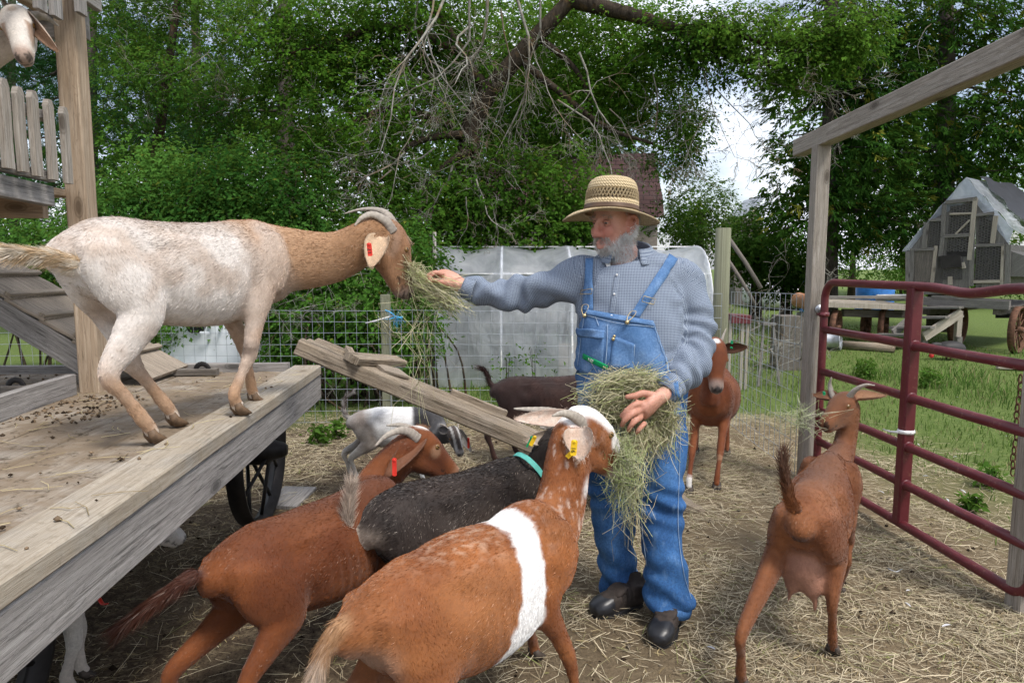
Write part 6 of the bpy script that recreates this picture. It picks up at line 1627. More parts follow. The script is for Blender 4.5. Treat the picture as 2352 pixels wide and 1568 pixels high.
# ---------------------------------------------------------------- red-brown goat beside the wagon
def col_brown(L, w, hd, P):
    n = noise(P, 6, 71, 3); n2 = noise(P, 60, 9, 2); x, z = L[:, 0], L[:, 2]
    c = lerp((.125, .033, .009), (.205, .062, .017), sstep(.3, .7, n))
    c = lerp(c, (.12, .045, .020), sstep(.64, .76, z + (n - .5) * .06) * w("torso") * .6)
    c = lerp(c, (.10, .038, .018), w("neck") * sstep(-.02, .05, z - .70 - (x - .3) * .55) * .6)
    c = lerp(c, (.065, .022, .013), sstep(.3, .6, w("tail")))
    h = sstep(.3, .7, w("head")); c = lerp(c, (.40, .24, .15), h * sstep(.19, .25, hd[:, 0]) * .8); c = lerp(c, (.42, .24, .14), h * sstep(.034, .016, np.hypot(hd[:, 0] - .085, hd[:, 2] - .0)) * .7)
    c = lerp(c, (.82, .78, .74), h * sstep(.045, .03, np.hypot(hd[:, 0] - .0, hd[:, 1])) * (hd[:, 2] > .035))
    return c * (.84 + .32 * n2)[:, None]
H2 = math.radians(55); h2 = np.array([math.cos(H2), math.sin(H2), 0])
l2 = at(728, 1190, 2.26); l2[2] = 0
L2 = lambda x, y, z=0.: l2 + (h2 * x + np.array([-h2[1], h2[0], 0]) * y + UP * z)
def P2(px, py, Y=2.78): return at(px, py, Y)
g2 = goat("brown_goat", "red-brown horned goat with a dark tail and red ear tag beside the wagon", l2, H2, .91, dict(fr=L2(.27, -.1), fl=L2(.22, .1), hr=L2(-.30, -.12), hl=L2(-.40, .12)), P2(950, 1012), P2(1070, 1090, 2.90), col_brown,
     neck_mid=P2(862, 1118, 2.68), tail=[L2(-.44, 0, .59), L2(-.51, -.0, .57), L2(-.58, .02, .535), L2(-.66, .03, .50)],
     ears=[(P2(884, 1098, 2.62), (-.3, -1, .1), .085, (.17, .07, .035), (.27, .12, .05), -1), (P2(985, 985, 2.98), (0, 1, .2), .07, (.27, .12, .05), (.27, .12, .05), 1)],
     horns=[[P2(960, 1008, 2.74), P2(940, 992, 2.72), P2(915, 989, 2.69), P2(885, 1002, 2.66), P2(861, 1025, 2.64)], [P2(966, 995, 2.84), P2(947, 985, 2.86), P2(918, 976, 2.88), P2(887, 977, 2.90)]],
     hair_n=66000, hair_l=.0105, lift=.8, belly=.88, horn_r=.023, head_s=1.12, neck_r=(.13, .08, .10, .066), tail_fluff=2600)
tc = P2(906, 1072, 2.59); ear_tag(g2, tc, P2(915, 1072, 2.59) - tc, P2(904, 1045, 2.59) - tc, .017, .072, "tag_red")

# ---------------------------------------------------------------- brown goat walking away on the right
def col_walk(L, w, hd, P):
    n = noise(P, 6, 91, 3); n2 = noise(P, 60, 9, 2); x, y, z = L[:, 0], L[:, 1], L[:, 2]
    c = lerp((.155, .048, .015), (.245, .090, .033), sstep(.3, .7, n))
    c = lerp(c, (.17, .075, .038), w("torso") * sstep(.69, .745, z + (n - .5) * .05) * .7)
    c = lerp(c, (.075, .035, .02), sstep(.3, .6, w("tail")) * sstep(.15, .6, w.t("tail")))
    c = lerp(c, (.09, .045, .028), w("neck") * sstep(.045, .015, np.abs(y - (x - .3) * .0)) * sstep(.6, .8, z) * .6)
    c = lerp(c, (.16, .072, .038), w("head") * sstep(.0, .05, hd[:, 2]) * .5); c = lerp(c, (.20, .085, .038), w("head") * sstep(.02, -.04, hd[:, 2]))
    c = lerp(c, (.10, .05, .035), sstep(.06, .03, np.hypot(x + .455, (z - .535) * .8)) * (np.abs(y) < .03) * .9)
    c = lerp(c, (.34, .17, .115), sstep(.2, .6, w("udder"))); c = lerp(c, (.18, .062, .02), w(*LEGS) * sstep(.3, .6, w.t(*LEGS)))
    return c * (.84 + .32 * n2)[:, None]
H8 = math.radians(57); h8 = np.array([math.cos(H8), math.sin(H8), 0]); lf8 = np.array([-h8[1], h8[0], 0])
l8 = at(1880, 1150, 2.70); l8[2] = 0
L8 = lambda x, y, z=0.: l8 + (h8 * x + lf8 * y + UP * z)
def P8(px, py, Y=3.2): return at(px, py, Y)
g8 = goat("walking_goat", "brown goat with a full udder walking away toward the red gate", l8, H8, .89, dict(hl=ft(1704, 1578), hr=ft(1912, 1503), fr=P8(1926, 1366, 3.0), fl=L8(.34, .06)), P8(1946, 925, 3.22), P8(1868, 985, 3.06), col_walk,
     torso=[(-.455, .60, .53, .035), (-.43, .665, .52, .08), (-.35, .72, .47, .115), (-.24, .742, .41, .145), (-.12, .738, .36, .175), (.0, .735, .345, .185), (.11, .737, .345, .175), (.20, .748, .355, .15), (.28, .752, .375, .125), (.345, .715, .41, .11), (.40, .655, .455, .085), (.43, .61, .50, .05)],
     neck_mid=P8(1938, 1030, 3.20), tail=[L8(-.43, .01, .62), L8(-.475, .02, .66), L8(-.48, .04, .73), L8(-.46, .055, .79), L8(-.43, .06, .83)], head_up=(.2, .3, 1),
     ears=[(P8(2034, 908, 3.22), (.0, -.2, .6), .075, (.33, .17, .09), (.26, .12, .055), -1 if False else None), (P8(1868, 908, 3.28), (-.3, -.4, .7), .07, (.20, .09, .045), (.10, .05, .03), None)],
     horns=[[P8(1915, 915, 3.26), P8(1908, 895, 3.28), P8(1906, 880, 3.28), P8(1910, 866, 3.26)], [P8(1950, 912, 3.18), P8(1965, 895, 3.16), P8(1988, 884, 3.14), P8(2010, 885, 3.12)]],
     hair_n=60000, hair_l=.0115, lift=.9, belly=.80, horn_r=.021, udder=[(-.30, .005, .395, .068, .078, .105), (-.31, .038, .33, .038, .040, .065), (-.31, -.036, .325, .040, .042, .065), (-.315, -.052, .245, .013, .013, .04), (-.315, .052, .255, .012, .012, .035)],
     leg_fix={"fr": ((.355, -.10, .30), (.30, -.10, .20))}, neck_r=(.12, .072, .082, .054), tail_fluff=1300, group="goats in the pen")
tc = P8(1893, 904, 3.20); ear_tag(g8, tc, (1, 0, 0), UP, .012, .014, "tag_green")

# ---------------------------------------------------------------- small pied kid behind the gangplank
def col_pied(L, w, hd, P):
    n = noise(P, 9, 31, 3); n2 = noise(P, 60, 9, 2); x, y, z = L[:, 0], L[:, 1], L[:, 2]
    c = lerp((.74, .74, .75), (.84, .84, .84), n)
    hind = sstep(-.16, -.28, x + (z - .6) * .45 + (n - .5) * .12) * w("torso", "hl", "hr"); c = lerp(c, lerp((.36, .31, .27), (.20, .15, .12), sstep(.4, .6, n)), hind * .9)
    blk = sstep(.15, .20, x + (n - .5) * .06) * sstep(.45, .52, z) * w("torso", "neck", "fl", "fr"); c = lerp(c, lerp((.035, .035, .04), (.16, .16, .165), sstep(.5, .7, n)), blk)
    nk = sstep(.3, .6, w("neck")); c = lerp(c, lerp((.06, .06, .065), (.30, .30, .30), sstep(.5, .75, n)), nk)
    h = sstep(.3, .7, w("head")); c = lerp(c, (.07, .055, .05), h); c = lerp(c, (.50, .49, .48), h * sstep(.012, .006, np.abs(np.abs(hd[:, 1]) - .030)) * (hd[:, 2] > -.03)); c = lerp(c, (.42, .40, .38), h * sstep(.2, .24, hd[:, 0]))
    c = lerp(c, (.42, .40, .39), sstep(.3, .6, w("tail"))); c = lerp(c, (.10, .075, .065), sstep(.3, .6, w("tail")) * sstep(.4, .6, n2))
    lg = w("hl", "hr") * sstep(.35, .5, w.t("hl", "hr")); c = lerp(c, (.50, .48, .45), lg * .8)
    return c * (.85 + .3 * n2)[:, None]
H5 = math.radians(10); h5 = np.array([math.cos(H5), math.sin(H5), 0]); lf5 = np.array([-h5[1], h5[0], 0]); S5 = .68
l5 = at(908, 1000, 4.62); l5[2] = 0
L5 = lambda x, y, z=0.: l5 + (h5 * x + lf5 * y + UP * z) * S5
g5 = goat("pied_kid", "small white, grey and black kid behind the brown goat's horns", l5, H5, S5, dict(fr=L5(.27, -.1), fl=L5(.30, .1), hr=L5(-.36, -.11), hl=L5(-.44, .12)), at(1040, 992, 4.42), at(1063, 1050, 4.28), col_pied,
     torso=[(-.455, .60, .53, .035), (-.43, .665, .51, .085), (-.35, .73, .46, .12), (-.24, .755, .38, .155), (-.12, .757, .355, .18), (.0, .752, .345, .19), (.11, .748, .345, .18), (.20, .748, .355, .155), (.28, .74, .375, .13), (.345, .70, .41, .11), (.40, .645, .455, .085), (.43, .60, .50, .05)],
     neck_mid=at(1012, 998, 4.52), tail=[L5(-.43, 0, .64), L5(-.49, .01, .70), L5(-.50, .02, .80), L5(-.47, .02, .88), L5(-.41, .02, .93)], head_up=(.3, -.8, .6),
     ears=[(at(1082, 1036, 4.40), (.2, -1, 0), .062, (.34, .33, .32), (.2, .2, .2), None), (at(1008, 985, 4.5), (0, -1, .3), .06, (.10, .09, .085), (.08, .07, .07), None)],
     horns=[[at(1030, 988, 4.46), at(1020, 978, 4.5), at(1010, 974, 4.52)], [at(1052, 985, 4.44), at(1052, 976, 4.47), at(1053, 970, 4.5)]], hair_n=22000, hair_l=.018, horn_r=.016, voxel=.013, head_s=1.05, group="goats in the pen", tail_fluff=900)
tc = at(1076, 1017, 4.33); ear_tag(g5, tc, (1, 0, 0), UP, .014, .07, "tag_red")

# ---------------------------------------------------------------- dark brown goat behind the gangplank
def col_dark(L, w, hd, P):
    n = noise(P, 6, 101, 3); n2 = noise(P, 60, 9, 2)
    c = lerp((.018, .007, .006), (.040, .016, .012), sstep(.3, .7, n)); c = lerp(c, (.03, .014, .012), sstep(.3, .6, w("tail")))
    return c * (.8 + .4 * n2)[:, None]
H6 = math.radians(-4); h6 = np.array([math.cos(H6), math.sin(H6), 0]); lf6 = np.array([-h6[1], h6[0], 0]); S6 = .90
l6 = at(1255, 1000, 5.0); l6[2] = 0
L6 = lambda x, y, z=0.: l6 + (h6 * x + lf6 * y + UP * z) * S6
g6 = goat("dark_goat", "dark chocolate brown goat behind the gangplank and the man", l6, H6, S6, dict(fr=L6(.27, -.1), fl=L6(.30, .1), hr=L6(-.40, -.11), hl=L6(-.24, .12)), L6(.62, -.02, .86), L6(.82, -.05, .74), col_dark,
     tail=[L6(-.43, 0, .64), L6(-.47, .0, .68), L6(-.49, .0, .74), L6(-.52, .0, .79), L6(-.57, 0, .81)], ears=[(L6(.58, -.2, .80), (0, -1, .2), .07, (.06, .03, .02), (.06, .03, .02), None)],
     horns=[[L6(.62, -.03, .91), L6(.58, -.04, .98), L6(.52, -.05, 1.01)], [L6(.62, .03, .91), L6(.57, .04, .98), L6(.51, .05, 1.01)]], hair_n=22000, hair_l=.015, voxel=.014, group="goats in the pen", tail_fluff=900)

# ---------------------------------------------------------------- red goat facing the camera behind the man
def col_red(L, w, hd, P):
    n = noise(P, 6, 111, 3); n2 = noise(P, 60, 9, 2); x, y, z = L[:, 0], L[:, 1], L[:, 2]
    c = lerp((.145, .036, .010), (.225, .066, .019), sstep(.3, .7, n)); h = sstep(.3, .7, w("head"))
    c = lerp(c, (.33, .24, .20), h * sstep(.185, .225, hd[:, 0])); c = lerp(c, (.06, .05, .05), h * sstep(.02, .008, np.hypot(hd[:, 0] - .25, hd[:, 1] * .8)) * (hd[:, 2] > -.02))
    c = lerp(c, (.80, .76, .72), h * sstep(.024, .014, np.hypot(hd[:, 0] + .005, hd[:, 1])) * (hd[:, 2] > .03))
    c = lerp(c, (.09, .035, .02), w("neck") * sstep(.45, .9, w.t("neck")) * sstep(.03, .0, np.abs(y)) * (hd[:, 2] < -.05) * .8)
    c = lerp(c, (.80, .77, .73), w("fr") * sstep(.66, .72, w.t("fr"))); c = lerp(c, (.45, .27, .16), w("fl") * sstep(.05, .02, np.abs(w.t("fl") - .5)) * .6)
    return c * (.84 + .32 * n2)[:, None]
H7 = math.radians(-108); h7 = np.array([math.cos(H7), math.sin(H7), 0]); lf7 = np.array([-h7[1], h7[0], 0]); S7 = .98
l7 = at(1632, 1000, 4.95); l7[2] = 0
L7 = lambda x, y, z=0.: l7 + (h7 * x + lf7 * y + UP * z) * S7
g7 = goat("red_goat", "red goat with a small white star facing the camera behind the man", l7, H7, S7, dict(fl=ft(1646, 1122), fr=ft(1582, 1126), hl=L7(-.36, .12), hr=L7(-.33, -.12)), at(1640, 800, 4.55), at(1646, 868, 4.40), col_red,
     neck_mid=at(1630, 920, 4.60), head_up=(.0, -.6, 1), ears=[(at(1716, 797, 4.50), (.1, -1, -.1), .078, (.10, .04, .02), (.27, .09, .03), None), (at(1575, 812, 4.55), (-.1, -1, 0), .075, (.16, .06, .03), (.27, .09, .03), None)],
     horns=[[at(1652, 794, 4.58), at(1658, 780, 4.62), at(1663, 766, 4.66), at(1668, 754, 4.68)], [at(1626, 796, 4.58), at(1620, 782, 4.62), at(1614, 770, 4.66)]], hair_n=30000, hair_l=.013, voxel=.013, horn_r=.019, head_s=1.3,
     tail=[L7(-.43, 0, .64), L7(-.49, 0, .60), L7(-.52, 0, .54), L7(-.53, 0, .48)], neck_r=(.125, .078, .09, .062), group="goats in the pen", belly=1.12)
tc = at(1681, 786, 4.44); ear_tag(g7, tc, (1, 0, 0), UP, .016, .02, "tag_green"); tc = at(1680, 799, 4.44); ear_tag(g7, tc, (1, 0, 0), UP, .018, .010, "tag_green")

# ---------------------------------------------------------------- white goat under the wagon
def col_white(L, w, hd, P):
    n = noise(P, 6, 121, 3); n2 = noise(P, 60, 9, 2)
    c = lerp((.62, .58, .53), (.74, .72, .69), n); c = lerp(c, (.45, .36, .29), w(*LEGS) * sstep(.3, .7, w.t(*LEGS)) * .5)
    return c * (.86 + .28 * n2)[:, None]
H10 = math.radians(40); h10 = np.array([math.cos(H10), math.sin(H10), 0]); lf10 = np.array([-h10[1], h10[0], 0]); S10 = .80
fa, fb = ft(162, 1592), ft(192, 1556)
l10 = (fa + fb) / 2 - h10 * .25 * S10; l10[2] = 0
L10 = lambda x, y, z=0.: l10 + (h10 * x + lf10 * y + UP * z) * S10
g10 = goat("white_goat", "white goat standing in the shade under the wagon", l10, H10, S10, dict(fr=fa, fl=fb, hr=L10(-.36, -.11), hl=L10(-.34, .12)), L10(.52, .0, .72), L10(.72, -.03, .58), col_white,
     tail=None, ears=[(L10(.50, -.17, .62), (0, -1, .2), .07, (.6, .5, .45), (.65, .6, .55), None)], horns=[], hair_n=20000, hair_l=.014, voxel=.013, legw=1.15, group="goats in the pen")
tag(MB().tube(spline([at(219, 1360, 2.62), at(228, 1374, 2.60), at(236, 1386, 2.58), at(246, 1386, 2.56)], 4), .008, 6, flat=.35).build("red_ribbon", MAT["tag_red"], g10), None)

# ---------------------------------------------------------------- cream goat looking down from the tower
def col_cream(L, w, hd, P):
    n = noise(P, 9, 131, 3); n2 = noise(P, 60, 9, 2)
    c = lerp((.58, .50, .43), (.74, .70, .65), n); h = sstep(.3, .7, w("head"))
    c = lerp(c, (.36, .22, .14), h * sstep(.012, .005, np.abs(np.abs(hd[:, 1]) - .045)) * (hd[:, 0] > .09) * (hd[:, 0] < .2) * .8); c = lerp(c, (.42, .31, .25), h * sstep(.19, .24, hd[:, 0]))
    c = lerp(c, (.48, .36, .27), h * sstep(.025, .012, np.hypot(hd[:, 0] - .03, hd[:, 1])) * .8)
    return c * (.86 + .28 * n2)[:, None]
zt_f = onx(143, 432, XP)[2]
H9 = math.radians(-12); h9 = np.array([math.cos(H9), math.sin(H9), 0]); lf9 = np.array([-h9[1], h9[0], 0]); S9 = .82
l9 = at(30, 60, 2.92) - h9 * .62; l9[2] = zt_f + .018
L9 = lambda x, y, z=0.: l9 + (h9 * x + lf9 * y + UP * z) * S9
g9 = goat("cream_goat", "cream horned goat peering down from the tower platform", l9, H9, S9, dict(fr=L9(.27, -.1), fl=L9(.28, .1), hr=L9(-.36, -.11), hl=L9(-.34, .12)), at(42, 48, 2.84), at(52, 140, 2.68), col_cream, head_up=(.35, -1, .35),
     ears=[(at(134, 118, 2.78), (.1, -.9, -.5), .062, (.36, .22, .14), (.62, .50, .40), None), (at(-50, 110, 2.78), (0, -1, .2), .08, (.42, .26, .17), (.62, .50, .40), None)],
     horns=[[at(60, 50, 2.84), at(82, 38, 2.88), at(104, 40, 2.90), at(135, 60, 2.90)], [at(30, 45, 2.84), at(22, 25, 2.88), at(10, 8, 2.90), at(0, -15, 2.9)]], hair_n=26000, hair_l=.014, head_s=1.15, horn_r=.030, group="goats on the wagon", neck_r=(.12, .08, .09, .06))
g1["group"] = "goats on the wagon"
# ================================================================== the farmer
from mathutils.bvhtree import BVHTree
MY = 2.85
man = thing("person", "bearded man in straw hat, checked shirt and blue bib overalls holding hay", "person", onz(1465, 1435, 0))
def mp(px, py, Y=MY): return at(px, py, Y)
XS = np.array([1., 0, 0])
# ---------------------------------------------------------------- body skin: head, neck, trunk, arms and hands in one surface
hc = mp(1413, 513, 2.845)
hF = unit(np.array([-.80, -.58, -.10])); hU = unit(np.array([-.06, -.05, 1.0]) - hF * (np.array([-.06, -.05, 1.0]) @ hF)); hS = np.cross(hU, hF)    # hS: his left
def hd_(f, s, u): return hc + hF * f + hS * s + hU * u
B = Body()
B.loft([(hd_(0, 0, -.055), .066, .078), (hd_(-.004, 0, -.02), .077, .094), (hd_(-.006, 0, .03), .080, .100), (hd_(-.006, 0, .075), .072, .088), (hd_(-.006, 0, .108), .045, .056)], hS, "head", 0, 5, 26)
B.loft([(hd_(.035, 0, .055), .060, .052), (hd_(.037, 0, .015), .064, .054), (hd_(.036, 0, -.025), .064, .055), (hd_(.034, 0, -.062), .058, .056), (hd_(.032, 0, -.095), .046, .050), (hd_(.034, 0, -.118), .030, .034)], hS, "head", 0, 5, 24)
for s in (1, -1):
    B.ball(hd_(.071, s * .034, -.028), (.030, .027, .026), "head", hS, hU)
    B.ball(hd_(.083, s * .030, .030), (.010, .026, .012), "head", hS, hU)
    B.ball(hd_(.102, s * .013, -.039), (.011, .010, .013), "head", hS, hU)
    B.loft([(hd_(.004, s * .080, -.048), .008, .009), (hd_(-.010, s * .088, -.034), .009, .009), (hd_(-.024, s * .097, -.012), .008, .008), (hd_(-.026, s * .099, .010), .008, .008), (hd_(-.014, s * .094, .026), .008, .008), (hd_(.004, s * .085, .022), .007, .007)], hU, "ear", 0, 4, 10)
    B.ball(hd_(-.006, s * .080, -.010), (.030, .010, .020), "ear", hS, hU); B.ball(hd_(.004, s * .082, -.040), (.012, .009, .010), "ear", hS, hU)
B.loft([(hd_(.085, 0, .022), .012, .012), (hd_(.100, 0, .002), .013, .014), (hd_(.107, 0, -.022), .0135, .014), (hd_(.111, 0, -.034), .0155, .0145), (hd_(.101, 0, -.046), .012, .010)], hS, "head", 0, 4, 14)
B.loft([(hd_(.088, -.026, -.077), .006, .006), (hd_(.098, 0, -.073), .010, .007), (hd_(.088, .026, -.077), .006, .006)], hU, "lip", 0, 4, 10)
B.loft([(hd_(.086, -.022, -.088), .006, .006), (hd_(.096, 0, -.089), .011, .008), (hd_(.086, .022, -.088), .006, .006)], hU, "lip", 0, 4, 10)
nk = mp(1440, 605, 2.87)
B.loft([(hd_(-.015, 0, -.06), .062, .064), (hd_(-.02, 0, -.10) * .6 + nk * .4, .064, .066), (nk, .074, .078), (mp(1447, 640, 2.87), .12, .09)], XS, "neck", 0, 4, 20)
def ring(px, py, hw, hd, Y): return (mp(px, py, Y), hw, hd)
B.loft([ring(1450, 640, .15, .08, 2.87), ring(1450, 720, .18, .12, 2.86), ring(1450, 850, .18, .14, 2.84), ring(1450, 960, .16, .12, 2.84)], XS, "trunk", 0, 3, 20)
armR = [(mp(1345, 635, 2.87), .06), (mp(1270, 657, 2.90), .044), (mp(1195, 673, 2.94), .036), (mp(1125, 675, 2.968), .031), (mp(1078, 664, 2.985), .032), (mp(1056, 655, 2.985), .033)]
B.loft([(p, r, r) for p, r in armR], (0, 1, 0), "arm", 0, 4, 16)
armL = [(mp(1555, 645, 2.87), .06), (mp(1588, 725, 2.845), .046), (mp(1595, 800, 2.783), .041), (mp(1571, 852, 2.685), .035), (mp(1530, 900, 2.585), .031), (mp(1515, 912, 2.56), .033)]
B.loft([(p, r, r * .9) for p, r in armL], (0, 1, 0), "arm", 0, 4, 16)
def finger(pts, r0, r1):
    P_ = [np.array(p, float) for p in pts]; m = len(P_)
    rings = [(P_[i], np.interp(i / (m - 1), [0, 1], [r0, r1]) * (1.08 if i in (1, 2) else 1.0), np.interp(i / (m - 1), [0, 1], [r0, r1])) for i in range(m)]
    B.loft(rings, (0, .6, .8), "hand", 0, 4, 10)
# right hand (picture left), closed round the hay
B.loft([(mp(1058, 654, 2.985), .033, .026), (mp(1040, 646, 2.98), .042, .028), (mp(1020, 639, 2.975), .043, .026), (mp(1006, 636, 2.97), .034, .020)], (0, .35, 1), "hand", 0, 4, 16)
finger([mp(1018, 630, 2.95), mp(998, 626, 2.935), mp(986, 640, 2.925), mp(996, 652, 2.93)], .0115, .0085)
finger([mp(1016, 632, 2.975), mp(992, 628, 2.96), mp(978, 644, 2.945), mp(990, 657, 2.945)], .0115, .0085)
finger([mp(1018, 640, 2.995), mp(996, 640, 2.99), mp(986, 655, 2.97), mp(998, 665, 2.96)], .011, .008)
finger([mp(1026, 650, 3.01), mp(1006, 654, 3.0), mp(1000, 668, 2.985), mp(1010, 674, 2.975)], .010, .007)
finger([mp(1046, 657, 2.96), mp(1030, 652, 2.935), mp(1014, 647, 2.92), mp(996, 643, 2.915)], .0155, .0098)
# left hand (picture right), spread over the hay bundle
B.loft([(mp(1522, 906, 2.575), .031, .028), (mp(1505, 921, 2.55), .042, .026), (mp(1488, 938, 2.53), .047, .025), (mp(1475, 950, 2.515), .040, .020)], (.55, 0, .85), "hand", 0, 4, 16)
finger([mp(1482, 925, 2.515), mp(1457, 929, 2.49), mp(1438, 944, 2.485), mp(1426, 957, 2.50)], .0122, .0092)
finger([mp(1474, 941, 2.505), mp(1452, 950, 2.475), mp(1434, 966, 2.475), mp(1428, 978, 2.495)], .0125, .0094)
finger([mp(1473, 957, 2.50), mp(1456, 969, 2.475), mp(1446, 983, 2.48), mp(1443, 990, 2.50)], .0120, .0090)
finger([mp(1482, 970, 2.51), mp(1471, 982, 2.49), mp(1464, 991, 2.49), mp(1461, 996, 2.505)], .0105, .0080)
finger([mp(1503, 908, 2.545), mp(1478, 903, 2.51), mp(1455, 909, 2.50), mp(1437, 911, 2.505)], .0150, .0098)
V, Q, N = B.skin(.0052, 3)
pw = Parts(B, V); d = V - hc; hf_, hs_, hu_ = d @ hF, d @ hS, d @ hU
n = noise(V, 30, 5, 3); C = lerp((.72, .41, .31), (.78, .49, .39), n)
red = np.exp(-((hf_ - .11) ** 2 + hs_ ** 2 + (hu_ + .03) ** 2) / .0012) + np.exp(-((hf_ - .08) ** 2 + (np.abs(hs_) - .045) ** 2 + (hu_ + .03) ** 2) / .0014) + np.exp(-((hf_) ** 2 / .003 + (np.abs(hs_) - .085) ** 2 / .0006 + (hu_ + .01) ** 2 / .003))
C = lerp(C, (.52, .18, .13), np.clip(red, 0, 1) * .75)
C = lerp(C, (.40, .13, .12), pw("lip") * .8); C = lerp(C, (.44, .19, .125), pw("hand") * .85); C = lerp(C, (.50, .20, .15), pw("ear") * .7)
crease = (pw("hand") > .5) * sstep(.5, .62, noise(V, 160, 9, 2)); C = lerp(C, (.34, .15, .10), crease * .35)
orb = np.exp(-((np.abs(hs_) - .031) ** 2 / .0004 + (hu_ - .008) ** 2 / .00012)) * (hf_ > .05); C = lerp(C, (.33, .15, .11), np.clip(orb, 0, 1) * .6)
nost = np.exp(-((np.abs(hs_) - .009) ** 2 / .00002 + (hu_ + .053) ** 2 / .00003)) * (hf_ > .09); C = lerp(C, (.10, .03, .03), np.clip(nost, 0, 1) * .8)
disp = -.010 * np.clip(orb, 0, 1) + .0016 * (noise(V, 60, 4, 2) - .5) * pw("hand", "head")
V = V + N * disp[:, None]
t = T("skin"); c = t.attr(); n_ = t.noise(t.obj(), 220, 3, .6)
t.pbsdf(t.mix(t.ramp(n_, [(.35, .12), (.65, 0.0)]), c, (.30, .10, .07)), .5, spec=.35, normal=t.bump(n_, .25, .0015), **{"Subsurface Weight": .10, "Subsurface Radius": (.01, .004, .002), "Subsurface Scale": .5})
body = np_obj("body", V, Q, MAT["skin"], man, col=C, smooth=True)
plain("eye_white", (.42, .36, .33), .2, 0, .05)
for s in (1, -1):
    e = MB(); c = hd_(.0755, s * .031, .007); e.lathe(c, unit(hF * .95 + hS * s * .2), [(.0115 * math.cos(a), .0115 * math.sin(a)) for a in np.linspace(-.3, 1.5, 7)], 14); eo = e.build("eye", MAT["eye_white"], man)
    ax = unit(hF * .9 + hS * .25 - hU * .25); MB().lathe(c + ax * .0088, ax, [(.0062, 0), (.0055, .0016), (.003, .0026), (.001, .0029)], 12).build("iris", MAT["eye_dark"], eo)
    m = MB(); m.tube(spline([hd_(.080, s * .016, .009), hd_(.0855, s * .031, .0145), hd_(.074, s * .048, .007)], 4), .0050, 8, flat=.9); m.build("eyelid", MAT["skin_lid"] if "skin_lid" in MAT else plain("skin_lid", (.46, .22, .16), .6), man)
    m = MB(); m.tube(spline([hd_(.080, s * .016, .003), hd_(.0845, s * .031, -.0030), hd_(.073, s * .048, .003)], 4), .0046, 8, flat=.9); m.build("eyelid", MAT["skin_lid"], man)
# ---------------------------------------------------------------- beard, moustache, brows and hair
P, Nn, _ = quad_sample(V, Q, N, 260000); d = P - hc; f, s, u = d @ hF, d @ hS, d @ hU
hn = np.linalg.norm(d, axis=1) < .20
side = sstep(.020, -.020, f - .045 + .0 * u)
cheek_line = -.028 - .055 * np.clip((f - .0) / .09, 0, 1) + .035 * sstep(.0, -.03, f)          # beard begins lower at the front
beard = hn & (u < cheek_line + RNG.normal(0, .006, len(P))) & (u > -.15) & (f > -.022) & ~((np.abs(s) < .023) & (u > -.094) & (u < -.060) & (f > .05))
lipz = (np.abs(s) < .030) & (u < -.094) & (u > -.100) & (f > .05)
stache = hn & (u < -.050) & (u > -.072) & (np.abs(s) < .040) & (f > .070) & (np.abs(s) > .002)
scalp = hn & (f < -.005) & (u < .05) & (u > -.085) & (np.abs(s) > .02) & ~((np.abs(s) > .072) & (f > -.035) & (u < .03) & (u > -.055)) | (hn & (f < .02) & (f > -.01) & (u > -.05) & (u < .05) & (np.abs(s) > .066) & ~((np.abs(s) > .074) & (u < .03)))
brow = hn & (np.abs(u - .030 - .004 * np.cos(s * 60)) < .007) & (np.abs(s) < .052) & (np.abs(s) > .012) & (f > .06)
def strands(mask, nmax, L0, L1, dirf, colf, w, name, curl):
    k = np.where(mask)[0]
    if len(k) > nmax: k = RNG.choice(k, nmax, replace=False)
    p = P[k]; dd = dirf(p, Nn[k], f[k], s[k], u[k]); dd = unit(dd + RNG.normal(0, .38 if name == 'beard' else .22, (len(k), 3)))
    o = hair_mesh(name, p - Nn[k] * .002, dd, RNG.uniform(L0, L1, len(k)) * (1 if not hasattr(L1, "__len__") else 1), np.full(len(k), w), colf(p, f[k], s[k], u[k]), "beard_hair", man, RNG.normal(0, curl, (len(k), 3)))
    o["kind"] = "stuff"; return o
t = T("beard_hair"); d_ = t.n("BsdfDiffuse", {"Color": t.attr()}); t.t.links.new(d_.outputs[0], t.out.inputs["Surface"])
def bc(p, f, s, u):
    dark = np.exp(-((s / .034) ** 2) - ((u + .085) / .034) ** 2) * (f > .05) * .8
    c = lerp((.90, .89, .88), (.46, .42, .39), np.clip(dark + RNG.normal(0, .16, len(p)), 0, 1)); return np.clip(c * RNG.normal(1, .10, (len(p), 1)), .03, .95)
strands(beard, 17000, .014, .034, lambda p, n, f, s, u: n * .75 - hU * (.75 + 4 * np.clip(-.05 - u, 0, .2))[:, None] - hF * .0, bc, .0006, "beard", .0062)
strands(stache, 1300, .012, .022, lambda p, n, f, s, u: n * .35 - hU * .55 + hS * np.sign(s)[:, None] * .8, lambda p, f, s, u: np.clip(lerp((.42, .37, .33), (.66, .63, .60), sstep(.008, .03, np.abs(s))) * RNG.normal(1, .15, (len(p), 1)), .03, .9), .00075, "moustache", .002)
strands(scalp, 3600, .012, .024, lambda p, n, f, s, u: n * .35 - hU * .9 - hF * .4, lambda p, f, s, u: np.clip(np.array((.62, .60, .58)) * RNG.normal(1, .15, (len(p), 1)), .05, .9), .0007, "hair", .003)
strands(brow, 260, .008, .014, lambda p, n, f, s, u: n * .5 + hS * np.sign(s)[:, None] * .8 + hU * .2, lambda p, f, s, u: np.clip(np.array((.40, .36, .33)) * RNG.normal(1, .15, (len(p), 1)), .05, .9), .0007, "eyebrow", .001)

